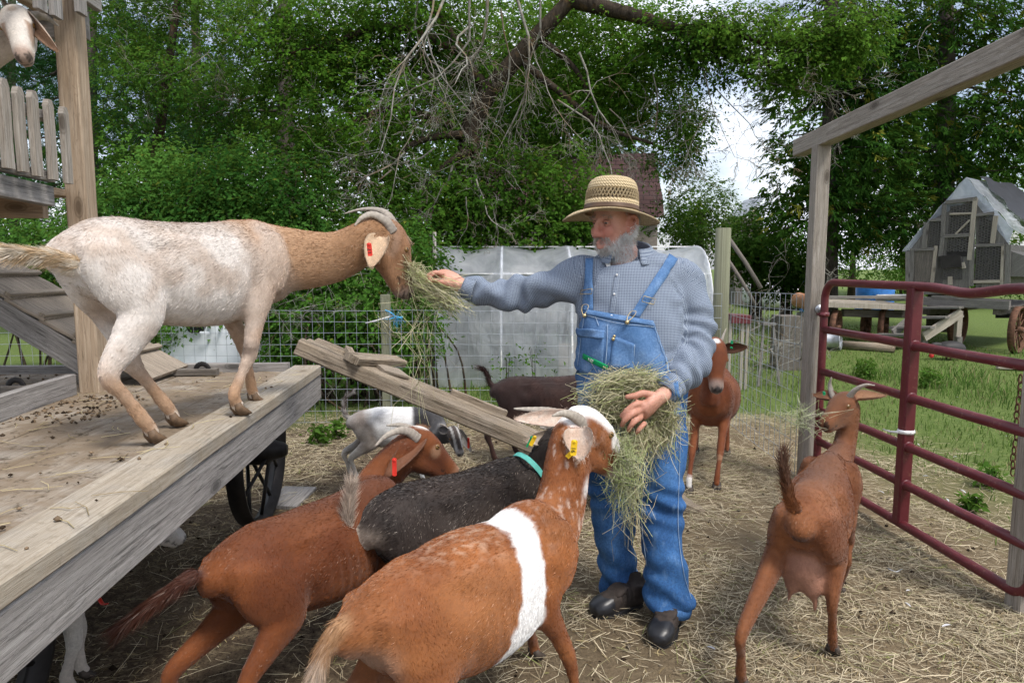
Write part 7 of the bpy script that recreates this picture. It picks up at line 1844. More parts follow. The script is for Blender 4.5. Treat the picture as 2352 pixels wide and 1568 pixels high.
# ---------------------------------------------------------------- checked shirt
t = T("gingham"); uv = t.uv(); sx = t.n("SeparateXYZ", {0: uv})
PER = .0062
def stripe(o): 
    m_ = t.math('FRACT', t.math('DIVIDE', o, PER)); return t.math('GREATER_THAN', m_, .5)
a, b = stripe(sx.outputs[0]), stripe(sx.outputs[1]); v = t.math('ADD', a, b)
c = t.ramp(t.math('MULTIPLY', v, .5), [(0.0, (.31, .355, .42)), (.5, (.19, .23, .30)), (1.0, (.095, .122, .18))])
n_ = t.noise(t.obj(), 500, 2); n2_ = t.noise(t.obj(), 9, 4, .6)
t.pbsdf(c, .85, spec=.15, normal=t.bump(t.math('ADD', t.math('MULTIPLY', n_, .12), n2_), .35, .012))
S = Body()
S.loft([ring(1452, 1000, .185, .15, 2.85), ring(1452, 930, .212, .170, 2.845), ring(1452, 850, .226, .188, 2.835), ring(1450, 780, .232, .186, 2.835), ring(1450, 710, .228, .165, 2.845), ring(1450, 655, .222, .142, 2.855), ring(1452, 620, .195, .118, 2.865), ring(1449, 606, .130, .098, 2.87), ring(1446, 600, .088, .080, 2.87)], XS, "trunk", 0, 6, 30, 1, 2.15)
S.loft([(mp(1385, 640, 2.865), .09, .09), (mp(1335, 642, 2.87), .092, .096), (mp(1270, 658, 2.90), .074, .080), (mp(1195, 674, 2.94), .063, .072), (mp(1130, 678, 2.965), .055, .062), (mp(1090, 667, 2.98), .048, .052), (mp(1066, 660, 2.985), .042, .046)], (0, 1, 0), "armR", 0, 7, 24)
S.loft([(mp(1520, 640, 2.865), .10, .09), (mp(1562, 652, 2.87), .098, .098), (mp(1588, 725, 2.845), .084, .088), (mp(1596, 800, 2.785), .078, .082), (mp(1574, 850, 2.69), .064, .070), (mp(1545, 886, 2.62), .050, .054), (mp(1531, 900, 2.59), .042, .045)], (0, 1, 0), "armL", 0, 7, 24)
V, Q, N = S.skin(.0085, 4); pw = Parts(S, V)
A = np.array([a[0] for a in S.ax]); Tn = np.array([a[1] for a in S.ax]); arc = np.array([a[6] for a in S.ax]); i = pw.idx
dv = V - A[i]; sl = (dv * Tn[i]).sum(1); along = arc[i] + sl; refx = unit(np.array([0, 1., .001]) - Tn[i] * (Tn[i] @ np.array([0, 1., .001]))[:, None]); refy = np.cross(Tn[i], refx)
ang = np.arctan2((dv * refy).sum(1), (dv * refx).sum(1)); ang = np.where(ang < 0, ang + 2 * math.pi, ang)
Rr = np.array([a[2] for a in S.ax])[i]; wr_ = pw("armR", "armL"); trk = pw("trunk")
# folds: rings and diagonal pulls on the sleeves, slack over the belly
ar = pw("armR"); al = pw("armL")
fold = ar * (.0085 * np.sin(along * 62 + ang * 1.6 + 2.0 * noise(V, 9, 3, 2) * 3) * sstep(.1, .35, along) + .008 * np.sin(along * 25 - ang * 2 + noise(V, 6, 5, 2) * 5))
fold += al * (.0095 * np.sin(along * 75 + ang * 1.3 + noise(V, 10, 8, 2) * 7) * sstep(.15, .3, along) + .007 * np.sin(along * 30 + ang * 2 + noise(V, 6, 9, 2) * 5))
fold += trk * (.006 * np.sin(V[:, 0] * 46 + V[:, 2] * 22 + noise(V, 5, 12, 2) * 7) * sstep(1.42, 1.25, V[:, 2]) + .007 * (noise(V * [1, 1, .5], 13, 14, 2) - .5))
V = V + N * fold[:, None]
uvv = np.stack([along, ang * Rr], 1); front = (trk > .6); uvv[front] = np.stack([V[front, 2], V[front, 0]], 1)
shirt = np_obj("shirt", V, Q, MAT["gingham"], man, uv=uvv, smooth=True)
bvh_shirt = BVHTree.FromPolygons([tuple(v) for v in V], [tuple(q) for q in Q])
ORG = Vector((0, 0, CAM_H))
def drape(px, py, off, *trees):
    """point of the clothing met along a sight line, lifted off its surface"""
    d_ = Vector(ray(px, py)).normalized(); best = None
    for tr in trees:
        h_ = tr.ray_cast(ORG, d_)
        if h_[0] is not None and (best is None or h_[3] < best[1]): best = (h_[0], h_[3], h_[1])
    if best is None: return None
    nn = best[2] if best[2].dot(d_) < 0 else -best[2]
    return np.array(best[0]) + np.array(nn) * off
# collar and cuffs
def sheet(name, G, th, mat, parent, uv=None, flipn=False):
    """grid of points thickened to a cloth panel"""
    G = np.array(G, float); nu, nv = G.shape[:2]; du = np.gradient(G, axis=0); dv_ = np.gradient(G, axis=1); nn = unit(np.cross(du, dv_))
    if (nn.reshape(-1, 3) @ (np.array([0, 0, CAM_H]) - G.reshape(-1, 3).mean(0))).mean() < 0: nn = -nn
    a, b = G.reshape(-1, 3), (G - nn * th).reshape(-1, 3); m = nu * nv; i_ = np.arange(m).reshape(nu, nv)
    q = np.stack([i_[:-1, :-1], i_[:-1, 1:], i_[1:, 1:], i_[1:, :-1]], -1).reshape(-1, 4)
    rg = list(i_[:, 0]) + list(i_[-1, 1:]) + list(i_[::-1, -1][1:]) + list(i_[0, ::-1][1:-1]); L_ = len(rg)
    w_ = np.array([[rg[k], rg[(k + 1) % L_], rg[(k + 1) % L_] + m, rg[k] + m] for k in range(L_)])
    if uv is None:
        uu, vv = np.meshgrid(np.arange(nu), np.arange(nv), indexing='ij'); su = np.linalg.norm(du, axis=2).mean(); sv = np.linalg.norm(dv_, axis=2).mean(); uv = np.stack([uu * su, vv * sv], -1)
    uvf = np.concatenate([uv.reshape(-1, 2), uv.reshape(-1, 2)])
    return np_obj(name, np.concatenate([a, b]), [q, (q + m)[:, ::-1], w_], MAT[mat], parent, uv=uvf, smooth=True)
cn = nk + np.array([.0, .002, .040])
G = []
for a in np.linspace(-math.pi * .40, math.pi * 1.26, 40):
    back = .5 + .5 * math.sin(a); rr_ = .088 + .004 * back; z0_ = -.004 + .046 * back ** 1.3; lap = .034 + .012 * (1 - back)
    def cp(r, z): return cn + np.array([math.cos(a) * r, math.sin(a) * r * 1.06, z])
    G.append([cp(rr_ + .002, z0_ - .030), cp(rr_, z0_), cp(rr_ + .002, z0_ + .016), cp(rr_ + .007, z0_ + .021), cp(rr_ + .015, z0_ + .013), cp(rr_ + .032, z0_ + .014 - lap), cp(rr_ + .044, z0_ + .004 - lap)])
G = np.array(G)
sheet("collar", G, .002, "gingham", shirt)
for (pts, nm) in (((mp(1090, 667, 2.98), mp(1064, 659, 2.986)), "cuff"), ((mp(1548, 884, 2.622), mp(1527, 903, 2.583)), "cuff")):
    ax = unit(pts[1] - pts[0]); Lc_ = np.linalg.norm(pts[1] - pts[0]); e1_ = unit(np.cross(ax, [0, 1, 0])); e2_ = np.cross(ax, e1_)
    G = [[pts[0] + ax * Lc_ * k / 4 + (e1_ * math.cos(a) + e2_ * math.sin(a)) * (.054 - .003 * k + .002 * math.sin(3 * a + k)) for k in range(5)] for a in np.linspace(0, 2 * math.pi, 28)]
    sheet(nm, G, .002, "gingham", shirt)

# ---------------------------------------------------------------- denim bib overalls
t = T("denim"); uv = t.uv(); p = t.obj()
tw_ = t.n("TexWave", {"Vector": uv, "Scale": 160.0, "Distortion": 1.0, "Detail": 1.0}, bands_direction='DIAGONAL').outputs["Fac"]
n1 = t.noise(p, 5.5, 5, .6); n2_ = t.noise(p, 120, 3, .7); n3 = t.noise(t.map(p, (14, 14, 4)), 3, 4, .6)
c = t.ramp(n1, [(.30, (.030, .088, .235)), (.52, (.052, .15, .365)), (.72, (.105, .235, .475))])
c = t.mix(t.ramp(n2_, [(.40, .45), (.62, 0.0)]), c, (.022, .055, .13)); c = t.mix(t.ramp(n3, [(.55, 0.0), (.72, .45)]), c, (.17, .28, .45))
t.pbsdf(c, .9, spec=.12, normal=t.bump(t.math('ADD', t.math('MULTIPLY', n2_, .4), t.math('MULTIPLY', tw_, .2)), .35, .003))
t = T("denim_pale"); p = t.obj(); n1 = t.noise(p, 9, 5, .6); n2_ = t.noise(p, 130, 3, .7)
c = t.ramp(n1, [(.30, (.070, .155, .32)), (.55, (.12, .225, .42)), (.75, (.22, .335, .53))]); c = t.mix(t.ramp(n2_, [(.40, .4), (.6, 0.0)]), c, (.04, .10, .22))
t.pbsdf(c, .9, spec=.12, normal=t.bump(t.math('ADD', n2_, n1), .4, .004))
plain("thread", (.34, .44, .58), .8); plain("brass", (.45, .36, .20), .35, .9, .2)
O = Body()
O.loft([ring(1452, 835, .226, .186, 2.835), ring(1452, 880, .232, .190, 2.84), ring(1452, 950, .226, .182, 2.845), ring(1454, 1010, .215, .165, 2.85), ring(1456, 1060, .195, .14, 2.85)], XS, "hips", 0, 5, 30, 1, 2.2)
O.loft([(mp(1398, 985, 2.87), .125, .14), (mp(1400, 1060, 2.88), .118, .125), (mp(1406, 1150, 2.90), .098, .104), (mp(1412, 1230, 2.915), .090, .096), (mp(1422, 1310, 2.93), .088, .094), (mp(1428, 1352, 2.94), .098, .102)], XS, "legR", 0, 7, 24)
O.loft([(mp(1510, 985, 2.83), .125, .14), (mp(1514, 1060, 2.80), .112, .122), (mp(1516, 1150, 2.765), .091, .100), (mp(1520, 1230, 2.74), .086, .094), (mp(1530, 1320, 2.715), .089, .095), (mp(1538, 1392, 2.70), .100, .106)], XS, "legL", 0, 7, 24)
V, Q, N = O.skin(.0085, 4); pw = Parts(O, V)
A = np.array([a[0] for a in O.ax]); arc = np.array([a[6] for a in O.ax]); i = pw.idx; z = V[:, 2]
low = sstep(.42, .12, z); wv = noise(V, 7, 3, 2) * 6
fold = (.009 * np.sin(z * 58 + V[:, 0] * 22 + wv) * low + .010 * np.sin(z * 20 + V[:, 0] * 30 + wv * .8) * sstep(.0, .3, z) * .7 + .014 * (noise(V * [1, 1, .55], 9, 7, 2) - .5)) * pw("legR", "legL")
fold += pw("hips") * (.010 * (noise(V, 8, 17, 2) - .5))
knee = np.exp(-((z - .52) / .09) ** 2); fold += knee * .010 * np.sin(z * 80 + np.abs(V[:, 0] - .5) * 30) * pw("legR", "legL")
V = V + N * fold[:, None]
over = np_obj("overalls", V, Q, MAT["denim"], man, uv=np.stack([V[:, 0] + V[:, 1], z], 1), smooth=True)
bvh_over = BVHTree.FromPolygons([tuple(v) for v in V], [tuple(q) for q in Q])
def interp_edge(pts, y): return np.interp(y, [p[1] for p in pts], [p[0] for p in pts])
Ledge = [(1343, 708), (1334, 760), (1325, 830), (1330, 900), (1338, 960)]; Redge = [(1500, 736), (1512, 775), (1532, 830), (1556, 880), (1565, 960)]
G, UVb = [], []
nu_, nv_ = 40, 30
for a in range(nu_ + 1):
    row, ur = [], []
    v = a / nu_
    for b in range(nv_ + 1):
        w = b / nv_; ytop = 709 + 27 * w + 6 * math.sin(math.pi * w); y = ytop + (955 - ytop) * v
        x = interp_edge(Ledge, y) * (1 - w) + interp_edge(Redge, y) * w
        p = drape(x, y, .010 + .003 * math.sin(a * 1.3 + b) , bvh_shirt, bvh_over)
        if p is None: p = row[-1].copy() if row else mp(x, y, 2.7)
        row.append(p); ur.append((w * .3, v * .4))
    G.append(row); UVb.append(ur)
G = np.array(G)
for _ in range(3): G[1:-1, 1:-1] = (G[1:-1, 1:-1] * 2 + G[:-2, 1:-1] + G[2:, 1:-1] + G[1:-1, :-2] + G[1:-1, 2:]) / 6
bib = sheet("bib", G, .003, "denim_pale", man, uv=np.array(UVb))
bvh_bib = BVHTree.FromPolygons([tuple(v) for v in G.reshape(-1, 3)], [(a * (nv_ + 1) + b, a * (nv_ + 1) + b + 1, (a + 1) * (nv_ + 1) + b + 1, (a + 1) * (nv_ + 1) + b) for a in range(nu_) for b in range(nv_)])
TR = (bvh_shirt, bvh_over, bvh_bib)
def panel(name, corners, off, th, mat, parent, nu=10, nv=10, wob=.0):
    """cloth patch through four sighted corners (tl, tr, br, bl)"""
    c = np.array(corners, float); G = []
    for a in range(nu + 1):
        row = []
        for b in range(nv + 1):
            v, w = a / nu, b / nv; q = (c[0] * (1 - w) + c[1] * w) * (1 - v) + (c[3] * (1 - w) + c[2] * w) * v
            p = drape(q[0], q[1], off + wob * math.sin(5 * w + 3 * v), *TR); row.append(p if p is not None else mp(q[0], q[1], 2.65))
        G.append(row)
    return sheet(name, G, th, mat, parent)
def seam(name, pts, r, mat, parent, off=.004, k=8):
    S_ = spline(pts, k); P_ = [drape(q[0], q[1], off, *TR) for q in S_]; P_ = [p for p in P_ if p is not None]
    return MB().tube(P_, r, 5).build(name, MAT[mat], parent)
panel("strap", [(1345, 596), (1362, 596), (1364, 712), (1340, 712)], .008, .003, "denim_pale", man, 16, 3)
panel("strap", [(1536, 586), (1556, 598), (1466, 732), (1447, 722)], .008, .003, "denim_pale", man, 18, 3)
panel("bib_hem", [(1343, 709), (1500, 737), (1504, 750), (1340, 722)], .006, .003, "denim_pale", bib, 3, 20)
pk_ = panel("pocket", [(1337, 768), (1388, 776), (1384, 868), (1333, 855)], .005, .003, "denim_pale", bib, 10, 8, .002)
panel("pocket_flap", [(1330, 752), (1390, 760), (1388, 778), (1331, 772)], .013, .004, "denim_pale", pk_, 5, 10, .004)
panel("pocket", [(1408, 770), (1458, 790), (1456, 850), (1402, 846)], .005, .003, "denim_pale", bib, 8, 8, .001)
panel("logo_label", [(1344, 811), (1399, 838), (1397, 849), (1342, 822)], .011, .002, "label_green" if "label_green" in MAT else [plain("label_green", (.0, .26, .09), .6), "label_green"][1], bib, 3, 10)
a_, b_ = drape(1352, 821, .0135, *TR), drape(1372, 831, .0135, *TR); text_obj("label_text", "KEY", .017, (a_ + b_) / 2 + np.array([0, -.003, 0]), b_ - a_, (-.3, 0, 1), "thread_white" if "thread_white" in MAT else [plain("thread_white", (.75, .78, .75), .7), "thread_white"][1], bib)
for pts in ([(1345, 712), (1337, 770), (1328, 840)], [(1500, 738), (1512, 778), (1533, 835), (1553, 880)], [(1342, 723), (1420, 742), (1502, 751)], [(1396, 745), (1394, 800), (1390, 870)], [(1408, 772), (1404, 845)], [(1458, 791), (1455, 850)], [(1366, 722), (1376, 748)],
            [(1563, 930), (1560, 1050), (1556, 1200), (1566, 1300), (1586, 1375)], [(1480, 1100), (1476, 1200), (1488, 1300)]):
    seam("seam", pts, .0012, "thread", bib)
for (x, y, r_) in ((1346, 726, .0085), (1441, 741, .0085), (1409, 779, .0075), (1412, 772, .006)):
    p = drape(x, y, .010, *TR); MB().lathe(p, (-.1, -1, .15), [(.001, .006), (r_ * .9, .005), (r_, .002), (r_, -.002)], 14).build("button", MAT["brass"], bib)
for (x, y, dx) in ((1351, 669, 0), (1490, 688, .5)):
    q = [drape(x - 13, y - 4 + dx * -4, .016, *TR), drape(x + 13, y - 6 + dx * 14, .016, *TR), drape(x + 13 - dx * 8, y + 6 + dx * 14, .016, *TR), drape(x - 13 - dx * 8, y + 7 - dx * 2, .016, *TR)]
    q = [p for p in q if p is not None]; MB().tube(q + [q[0]], .0016, 6, cap=False).build("strap_buckle", MAT["brass"], man)
for (x0, y0_, x1, y1_) in ((1351, 703, 1346, 726), (1452, 718, 1441, 741)):
    a, b = drape(x0, y0_, .016, *TR), drape(x1, y1_, .016, *TR); m_ = (a + b) / 2; sw = np.array([.011, 0, 0])
    MB().tube(spline([b, m_ - sw, a - sw * .9, a + sw * .9, m_ + sw, b], 4), .0014, 6, cap=False).build("strap_hook", MAT["brass"], man)
for (x, y) in ((1411, 676), (1405, 725), (1417, 632)):
    p = drape(x, y, .005, *TR); MB().lathe(p, (-.1, -1, .1), [(.001, .003), (.004, .0025), (.0045, 0)], 12).build("shirt_button", MAT["zip_white"], shirt)
panel("placket", [(1411, 630), (1424, 630), (1411, 722), (1398, 722)], .002, .001, "gingham", shirt, 14, 3)
# trouser hems
for (c_, rx, ry) in ((mp(1428, 1352, 2.94), .086, .090), (mp(1538, 1390, 2.70), .086, .092)):
    G = [[c_ + np.array([math.cos(a) * rx * k, math.sin(a) * ry * k, .012 * math.sin(2 * a) + dz]) for (k, dz) in ((1.0, .03), (1.03, .012), (1.0, -.010), (.94, -.006))] for a in np.linspace(0, 2 * math.pi, 30)]
    sheet("trouser_hem", G, .003, "denim", over)

# ---------------------------------------------------------------- work boots
plain("boot_leather", (.040, .030, .025), .75, 0, .45, 22, bump=.5); plain("boot_toe", (.016, .017, .021), .38, 0, .3, 20, spec=.5)
def boot(heel, toe, ankle, label):
    heel, toe = np.array(heel, float), np.array(toe, float); gz_ = float(ground_z(heel[:1], heel[1:2])[0]) - .006; heel[2] = toe[2] = gz_; fdir = unit((toe - heel) * [1, 1, 0]); sd = np.cross(UP, fdir); L_ = np.linalg.norm((toe - heel)[:2]); b = Body()
    def q(u, z): return heel + fdir * L_ * u + UP * z
    b.loft([(q(-.02, .045), .030, .040), (q(.10, .052), .042, .050), (q(.35, .058), .044, .056), (q(.62, .050), .052, .048), (q(.85, .042), .053, .040), (q(1.0, .032), .036, .028)], sd, "boot", 0, 5, 20, 1, 2.4)
    b.loft([(q(.12, .04), .040, .045), (q(.13, .11), .043, .055), (np.array(ankle), .048, .058)], sd, "boot", 0, 4, 18)
    V, Q, N = b.skin(.006, 3); V[:, 2] = np.maximum(V[:, 2], gz_ + .012)
    u = ((V - heel) @ fdir) / L_; V = V + N * (.003 * np.sin(u * 60) * (u > .25) * (u < .62) * (V[:, 2] > gz_ + .06))[:, None]
    toe_m = (u > .70) & (V[:, 2] < .085)
    qi = toe_m[Q].sum(1) >= 2
    bo = np_obj("boot", V, Q, None, man, smooth=True, matidx=qi.astype(int)); bo.data.materials.append(MAT["boot_leather"]); bo.data.materials.append(MAT["boot_toe"])
    m = MB()
    out = []
    for k in range(26):
        a = 2 * math.pi * k / 26; ca, sa = math.cos(a), math.sin(a); uu = .49 + .53 * math.copysign(abs(ca) ** .8, ca); w = (.046 + .010 * math.sin(math.pi * min(1, max(0, uu))) * (uu > .5)) * math.copysign(abs(sa) ** .75, sa)
        out.append(heel + fdir * L_ * uu + sd * w)
    n_ = len(out); Vv = [o + UP * .0 for o in out] + [o * 1.0 + UP * .024 for o in out]
    m.raw(Vv, [list(range(n_))[::-1], list(range(n_, 2 * n_))] + [[i, (i + 1) % n_, (i + 1) % n_ + n_, i + n_] for i in range(n_)]); m.build("sole", MAT["rubber"], bo)
    c = heel + fdir * L_ * .50 + UP * .096; Vf, Ff = superbox((0, 0, 0), (.040, .044, .014), 3.0, 8)
    Rm = np.stack([fdir * .9 - UP * .42, sd, UP * .9 + fdir * .42], 0); Vf = Vf @ Rm + c
    fo = np_obj("instep_flap", Vf, Ff, MAT["boot_leather"], bo, smooth=True)
    cc_b = c + (UP * .9 + fdir * .42) * .0105
    MB().board(cc_b - fdir * .010 + UP * .0045, cc_b + fdir * .010 - UP * .0045, .020, .002, up=UP * .9 + fdir * .42).build("flap_badge", MAT["galvanised"], fo)
boot(onz(1470, 1388, 0), onz(1362, 1418, 0), mp(1440, 1368, 2.94), "left")
boot(onz(1548, 1425, 0), onz(1508, 1487, 0), mp(1540, 1400, 2.70), "right")

# ---------------------------------------------------------------- straw hat
t = T("straw_weave"); uv = t.uv(); sx = t.n("SeparateXYZ", {0: uv})
zig = t.math('PINGPONG', sx.outputs[0], .007); row = t.math('ADD', t.math('MULTIPLY', sx.outputs[1], 1.0), t.math('MULTIPLY', zig, .9))
w1_ = t.math('SINE', t.math('MULTIPLY', row, 2 * math.pi / .0125)); w2_ = t.math('SINE', t.math('MULTIPLY', sx.outputs[0], 2 * math.pi / .007)); n_ = t.noise(t.map(uv, (60, 260, 1)), 2.0, 4, .7)
c = t.ramp(n_, [(.25, (.47, .34, .18)), (.5, (.67, .53, .32)), (.75, (.80, .69, .49))]); c = t.mix(t.ramp(t.math('MULTIPLY', t.math('ADD', w1_, 1.0), .5), [(.0, .38), (.25, 0.0)]), c, (.36, .21, .08))
t.pbsdf(c, .7, spec=.25, normal=t.bump(t.math('ADD', w1_, t.math('MULTIPLY', w2_, .5)), .8, .003))
plain("hat_leather", (.115, .070, .045), .5, 0, .25, 15)
hat = thing("straw_hat", "woven straw hat with a brown leather band on the man's head", "hat", mp(1405, 480, 2.845))
hb = mp(1404, 486, 2.845); hax = unit(np.array([.05, .06, 1.0])); hx = unit(np.array([1, 0, 0]) - hax * hax[0]); hy_ = np.cross(hax, hx)
def hpnt(a, r, z, el=1.08): return hb + (hx * math.cos(a) * r + hy_ * math.sin(a) * r * el) + hax * z
def hat_surf(name, prof, n=72, th=.0035):
    G, U = [], []; s = 0
    for k, (r_, z_) in enumerate(prof):
        if k: s += math.hypot(r_ - prof[k - 1][0], z_ - prof[k - 1][1])
        G.append([hpnt(2 * math.pi * j / n, r_(2 * math.pi * j / n) if callable(r_) else r_, z_(2 * math.pi * j / n) if callable(z_) else z_) for j in range(n + 1)]); U.append([(2 * math.pi * j / n * .12, s) for j in range(n + 1)])
    return sheet(name, G, th, "straw_weave", hat, uv=np.array(U))
hat_surf("lower_crown", [(.112, -.012), (.109, .0), (.1075, .025), (.106, .040)])
hat_surf("upper_crown", [(.1015, .078), (.0985, .093), (.094, .108), (.086, .120), (.072, .129), (.052, .134), (.03, .136), (.008, .136)])
brim_p = []
G, U = [], []
nb_ = 96
for k in range(11):
    u = k / 10; row, ur = [], []
    for j in range(nb_ + 1):
        a = 2 * math.pi * j / nb_; r_ = .110 + .085 * u; dz = -.014 - .004 * u - .026 * u ** 1.6 * math.cos(a) ** 2 + .010 * math.sin(math.pi * u) * (math.cos(a) < 0) * abs(math.cos(a)) + .004 * math.sin(3 * a + 1) * u
        row.append(hpnt(a, r_, dz, 1.05)); ur.append((2 * math.pi * j / nb_ * .15, .085 * u))
    G.append(row); U.append(ur)
sheet("brim", G, .004, "straw_weave", hat, uv=np.array(U))
m = MB(); m.tube([hpnt(2 * math.pi * j / 72, .1955, -.018 - .026 * math.cos(2 * math.pi * j / 72) ** 2 + .004 * math.sin(6 * math.pi * j / 72 + 1), 1.05) for j in range(73)], .003, 6, cap=False); m.build("brim_edge", MAT["straw_weave"], hat)
for k in range(44):
    a = 2 * math.pi * k / 44
    for sgn in (1, -1):
        pts = [hpnt(a + sgn * .11 * (v - .5) * 2, .1058 - .0040 * v + .0012 * sgn, .038 + .042 * v) for v in np.linspace(0, 1, 5)]
        if k == 0 and sgn == 1: vent = MB()
        vent.tube(pts, .0037, 5)
vent.build("vent_lattice", MAT["straw_weave"], hat)["kind"] = "stuff"
G = [[hpnt(2 * math.pi * j / 60, .1125 - .0012 * k, .002 + .0055 * k) for j in range(61)] for k in range(5)]
sheet("hat_band", G, .003, "hat_leather", hat)

# ---------------------------------------------------------------- hay
def hay(name, label, segs, lo=(.27, .24, .13), hi=(.72, .67, .45), w=(.0010, .0020)):
    """segs: (P0, P1, mid) arrays"""
    P0, P1, Md = segs; n = len(P0); o = thing(name, label, "hay", P0.mean(0))
    u = RNG.random((n, 1)); c = np.array(lo) * (1 - u) + np.array(hi) * u; gr = RNG.random((n, 1)) < .3; c = np.where(gr, c * [.80, .95, .66], c)
    ribbons(P0, P1, Md, RNG.uniform(w[0], w[1], n), c, "stalks", MAT["straw"], o)["kind"] = "stuff"; return o
def burst(c, rad, n, main, spread, l0, l1, bend=.05, grav=0.0):
    p = np.array(c) + RNG.normal(0, 1, (n, 3)) * np.array(rad) * .5; d = unit(np.array(main, float)[None] + RNG.normal(0, spread, (n, 3))); L_ = RNG.uniform(l0, l1, (n, 1))
    a, b = p - d * L_ / 2, p + d * L_ / 2; m_ = p + RNG.normal(0, 1, (n, 3)) * L_ * bend; b = b - UP * grav * L_; return a, b, m_
def cat3(*s): return tuple(np.concatenate([q[k] for q in s]) for k in range(3))
hb1 = cat3(burst(mp(1440, 920, 2.60), (.13, .07, .085), 2300, (1, .1, .15), .55, .04, .16, .08), burst(mp(1512, 972, 2.585), (.075, .07, .10), 1200, (.3, 0, -1), .7, .04, .14, .08), burst(mp(1450, 872, 2.62), (.11, .07, .04), 380, (1, 0, .3), .5, .06, .19, .08),
           burst(mp(1455, 1005, 2.53), (.07, .07, .09), 300, (-.2, 0, -1), .6, .05, .15, .12, .2), burst(mp(1440, 1070, 2.47), (.04, .05, .11), 120, (-.1, 0, -1), .55, .06, .17, .16, .2), burst(mp(1460, 1165, 2.50), (.05, .05, .12), 44, (.1, 0, -1), .6, .08, .20, .18, .2))
_px = 1176 + FPX * (hb1[2][:, 0] / (hb1[2][:, 1] * _cp)); _k = ~((hb1[2][:, 1] < 2.575) & (hb1[2][:, 2] > at(1480, 990, 2.53)[2]) & (hb1[2][:, 2] < at(1480, 885, 2.53)[2]) & (hb1[2][:, 0] > at(1415, 940, 2.52)[0]) & (hb1[2][:, 0] < at(1535, 940, 2.52)[0]))
hb1 = tuple(q[_k] for q in hb1)
bundle = hay("hay_bundle", "armful of green-gold hay clutched against the man's overalls", hb1)
V, F = superbox(mp(1450, 930, 2.655), (.135, .07, .085), 2.4, 10); plain("hay_core", (.13, .12, .05), .9, 0, .5, 60); np_obj("core", V, F, MAT["hay_core"], bundle, smooth=True)
hb2 = cat3(burst(mp(992, 655, 2.955), (.075, .05, .035), 330, (1, 0, -.5), .4, .06, .20, .08), burst(mp(945, 625, 2.95), (.04, .04, .045), 150, (.6, 0, -.5), .7, .05, .13, .09), burst(mp(1020, 690, 2.95), (.085, .05, .035), 150, (.9, 0, -.6), .45, .08, .22, .09),
           burst(mp(965, 745, 2.95), (.10, .05, .12), 34, (-.1, 0, -1), .5, .12, .30, .16), burst(mp(965, 880, 2.95), (.05, .04, .18), 16, (.05, 0, -1), .3, .12, .34, .12), burst(mp(895, 725, 2.95), (.06, .04, .09), 14, (.5, 0, -.6), .7, .12, .30, .22))
hay("hay_handful", "handful of trailing hay between the pale goat's mouth and the man's hand", hb2)
hb3 = cat3(burst(mp(1418, 1050, 2.42), (.05, .05, .06), 420, (.5, .2, -.5), .8, .05, .18, .12), burst(mp(1430, 1110, 2.42), (.06, .04, .09), 160, (.1, 0, -1), .6, .08, .22, .16))
hay("hay_wisp", "wisp of hay hanging from the belted goat's mouth", hb3, (.28, .30, .15), (.58, .58, .38))
hb4 = burst(at(1842, 962, 3.02), (.07, .05, .05), 70, (-.7, 0, .1), .7, .06, .18, .3)
hay("hay_tuft", "pale hay tuft in the walking goat's mouth", hb4, (.34, .36, .22), (.60, .60, .42))
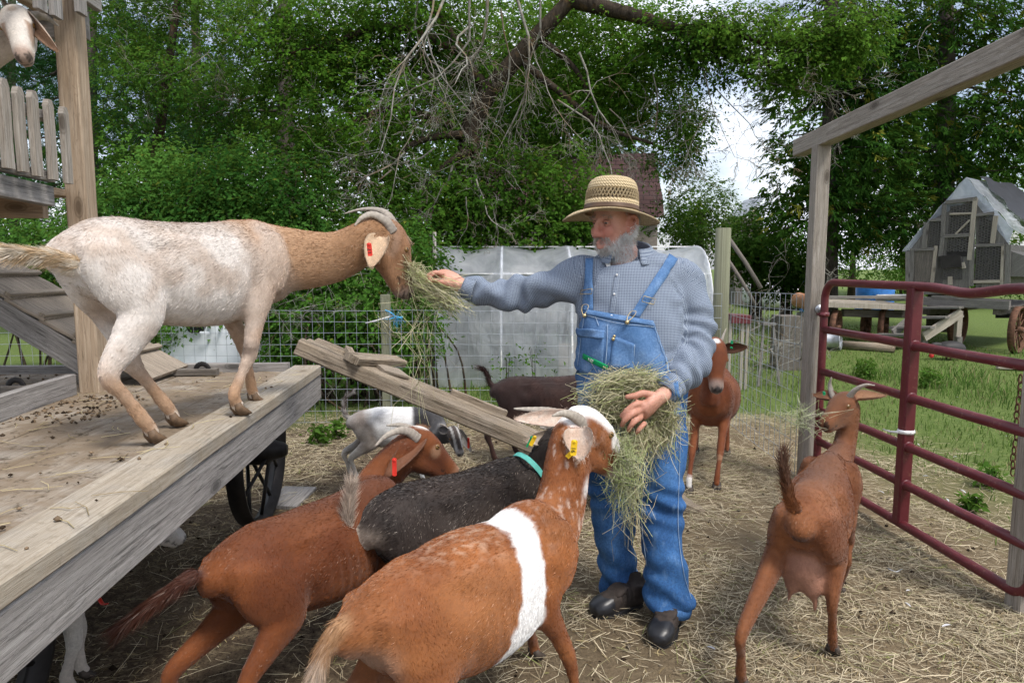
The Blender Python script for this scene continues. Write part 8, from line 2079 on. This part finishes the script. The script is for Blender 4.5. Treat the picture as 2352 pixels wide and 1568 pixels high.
# ================================================================== small loose things
def feather(p, a, L_, lab):
    f = np.array([math.cos(a), math.sin(a), .12]); s = np.array([-math.sin(a), math.cos(a), .05]); n = 7; V, F = [], []
    for i in range(n):
        u = i / (n - 1); w = L_ * .16 * math.sin(math.pi * (.1 + .9 * u)) ** .7; c = p + f * L_ * u + UP * (.012 + .02 * L_ * 4 * math.sin(math.pi * u))
        V += [c - s * w + UP * .004, c, c + s * w + UP * .004]
    for i in range(n - 1):
        for k in (0, 1): F.append([i * 3 + k, i * 3 + k + 1, i * 3 + 4 + k, i * 3 + 3 + k])
    o = MB().raw(V, F, smooth=True).build("feather", MAT["feather_white"]); tag(o, lab, "feather", "white feathers on the ground")
plain("feather_white", (.52, .52, .54), .8)
for k in range(16):
    x = RNG.uniform(1930, 2330); y = RNG.uniform(840, 1180); p = onz(x, y, .0)
    if p[0] < 2.4: p[0] += .6
    feather(p, RNG.uniform(0, 6.28), RNG.uniform(.025, .05), "small white feather lying in the grass beyond the red gate")
for k in range(5):
    feather(onz(RNG.uniform(1600, 2250), RNG.uniform(1250, 1520), .012), RNG.uniform(0, 6.28), RNG.uniform(.025, .04), "small white feather lying in the straw of the pen")
for k, (x, y) in enumerate(((700, 1260), (1560, 1190))):
    pass
tag(MB().tube(spline([onz(2040, 1305, .012), onz(2058, 1312, .02), onz(2072, 1306, .012)], 4), .003, 5).build("twine_scrap", MAT["zip_white"]), "white twine scrap in the straw near the walking goat", "twine")
tag(MB().tube(spline([onz(655, 1315, .012), onz(675, 1322, .02), onz(695, 1318, .012)], 4), .004, 5).build("twine_scrap", MAT["zip_white"]), "white twine scrap on the dark dirt under the wagon edge", "twine")
# stones and clods on the pen floor
n = 900; x = RNG.uniform(-2.6, 2.6, n); y = RNG.uniform(1.9, 6.2, n); sz = RNG.uniform(.004, .014, n)
ov = np.array([[1, 0, 0], [-1, 0, 0], [0, 1, 0], [0, -1, 0], [0, 0, 1], [0, 0, -1]], float); of = np.array([[0, 2, 4], [2, 1, 4], [1, 3, 4], [3, 0, 4], [2, 0, 5], [1, 2, 5], [3, 1, 5], [0, 3, 5]])
C = np.stack([x, y, ground_z(x, y) + sz * .4], 1); V = C[:, None] + ov[None] * (RNG.uniform(.6, 1.4, (n, 1, 3)) * sz[:, None, None]); F = (np.arange(n)[:, None, None] * 6 + of[None]).reshape(-1, 3)
cc = np.where(RNG.random((n, 1)) < .6, [[.035, .025, .018]], [[.16, .13, .10]]) * RNG.uniform(.6, 1.4, (n, 1))
tag(np_obj("clods", V.reshape(-1, 3), F, MAT["straw"], col=np.repeat(cc, 6, 0), smooth=True), "small dark clods, droppings and pebbles on the pen floor", kind="stuff")
# nail heads on the rim board and side beam of the wagon
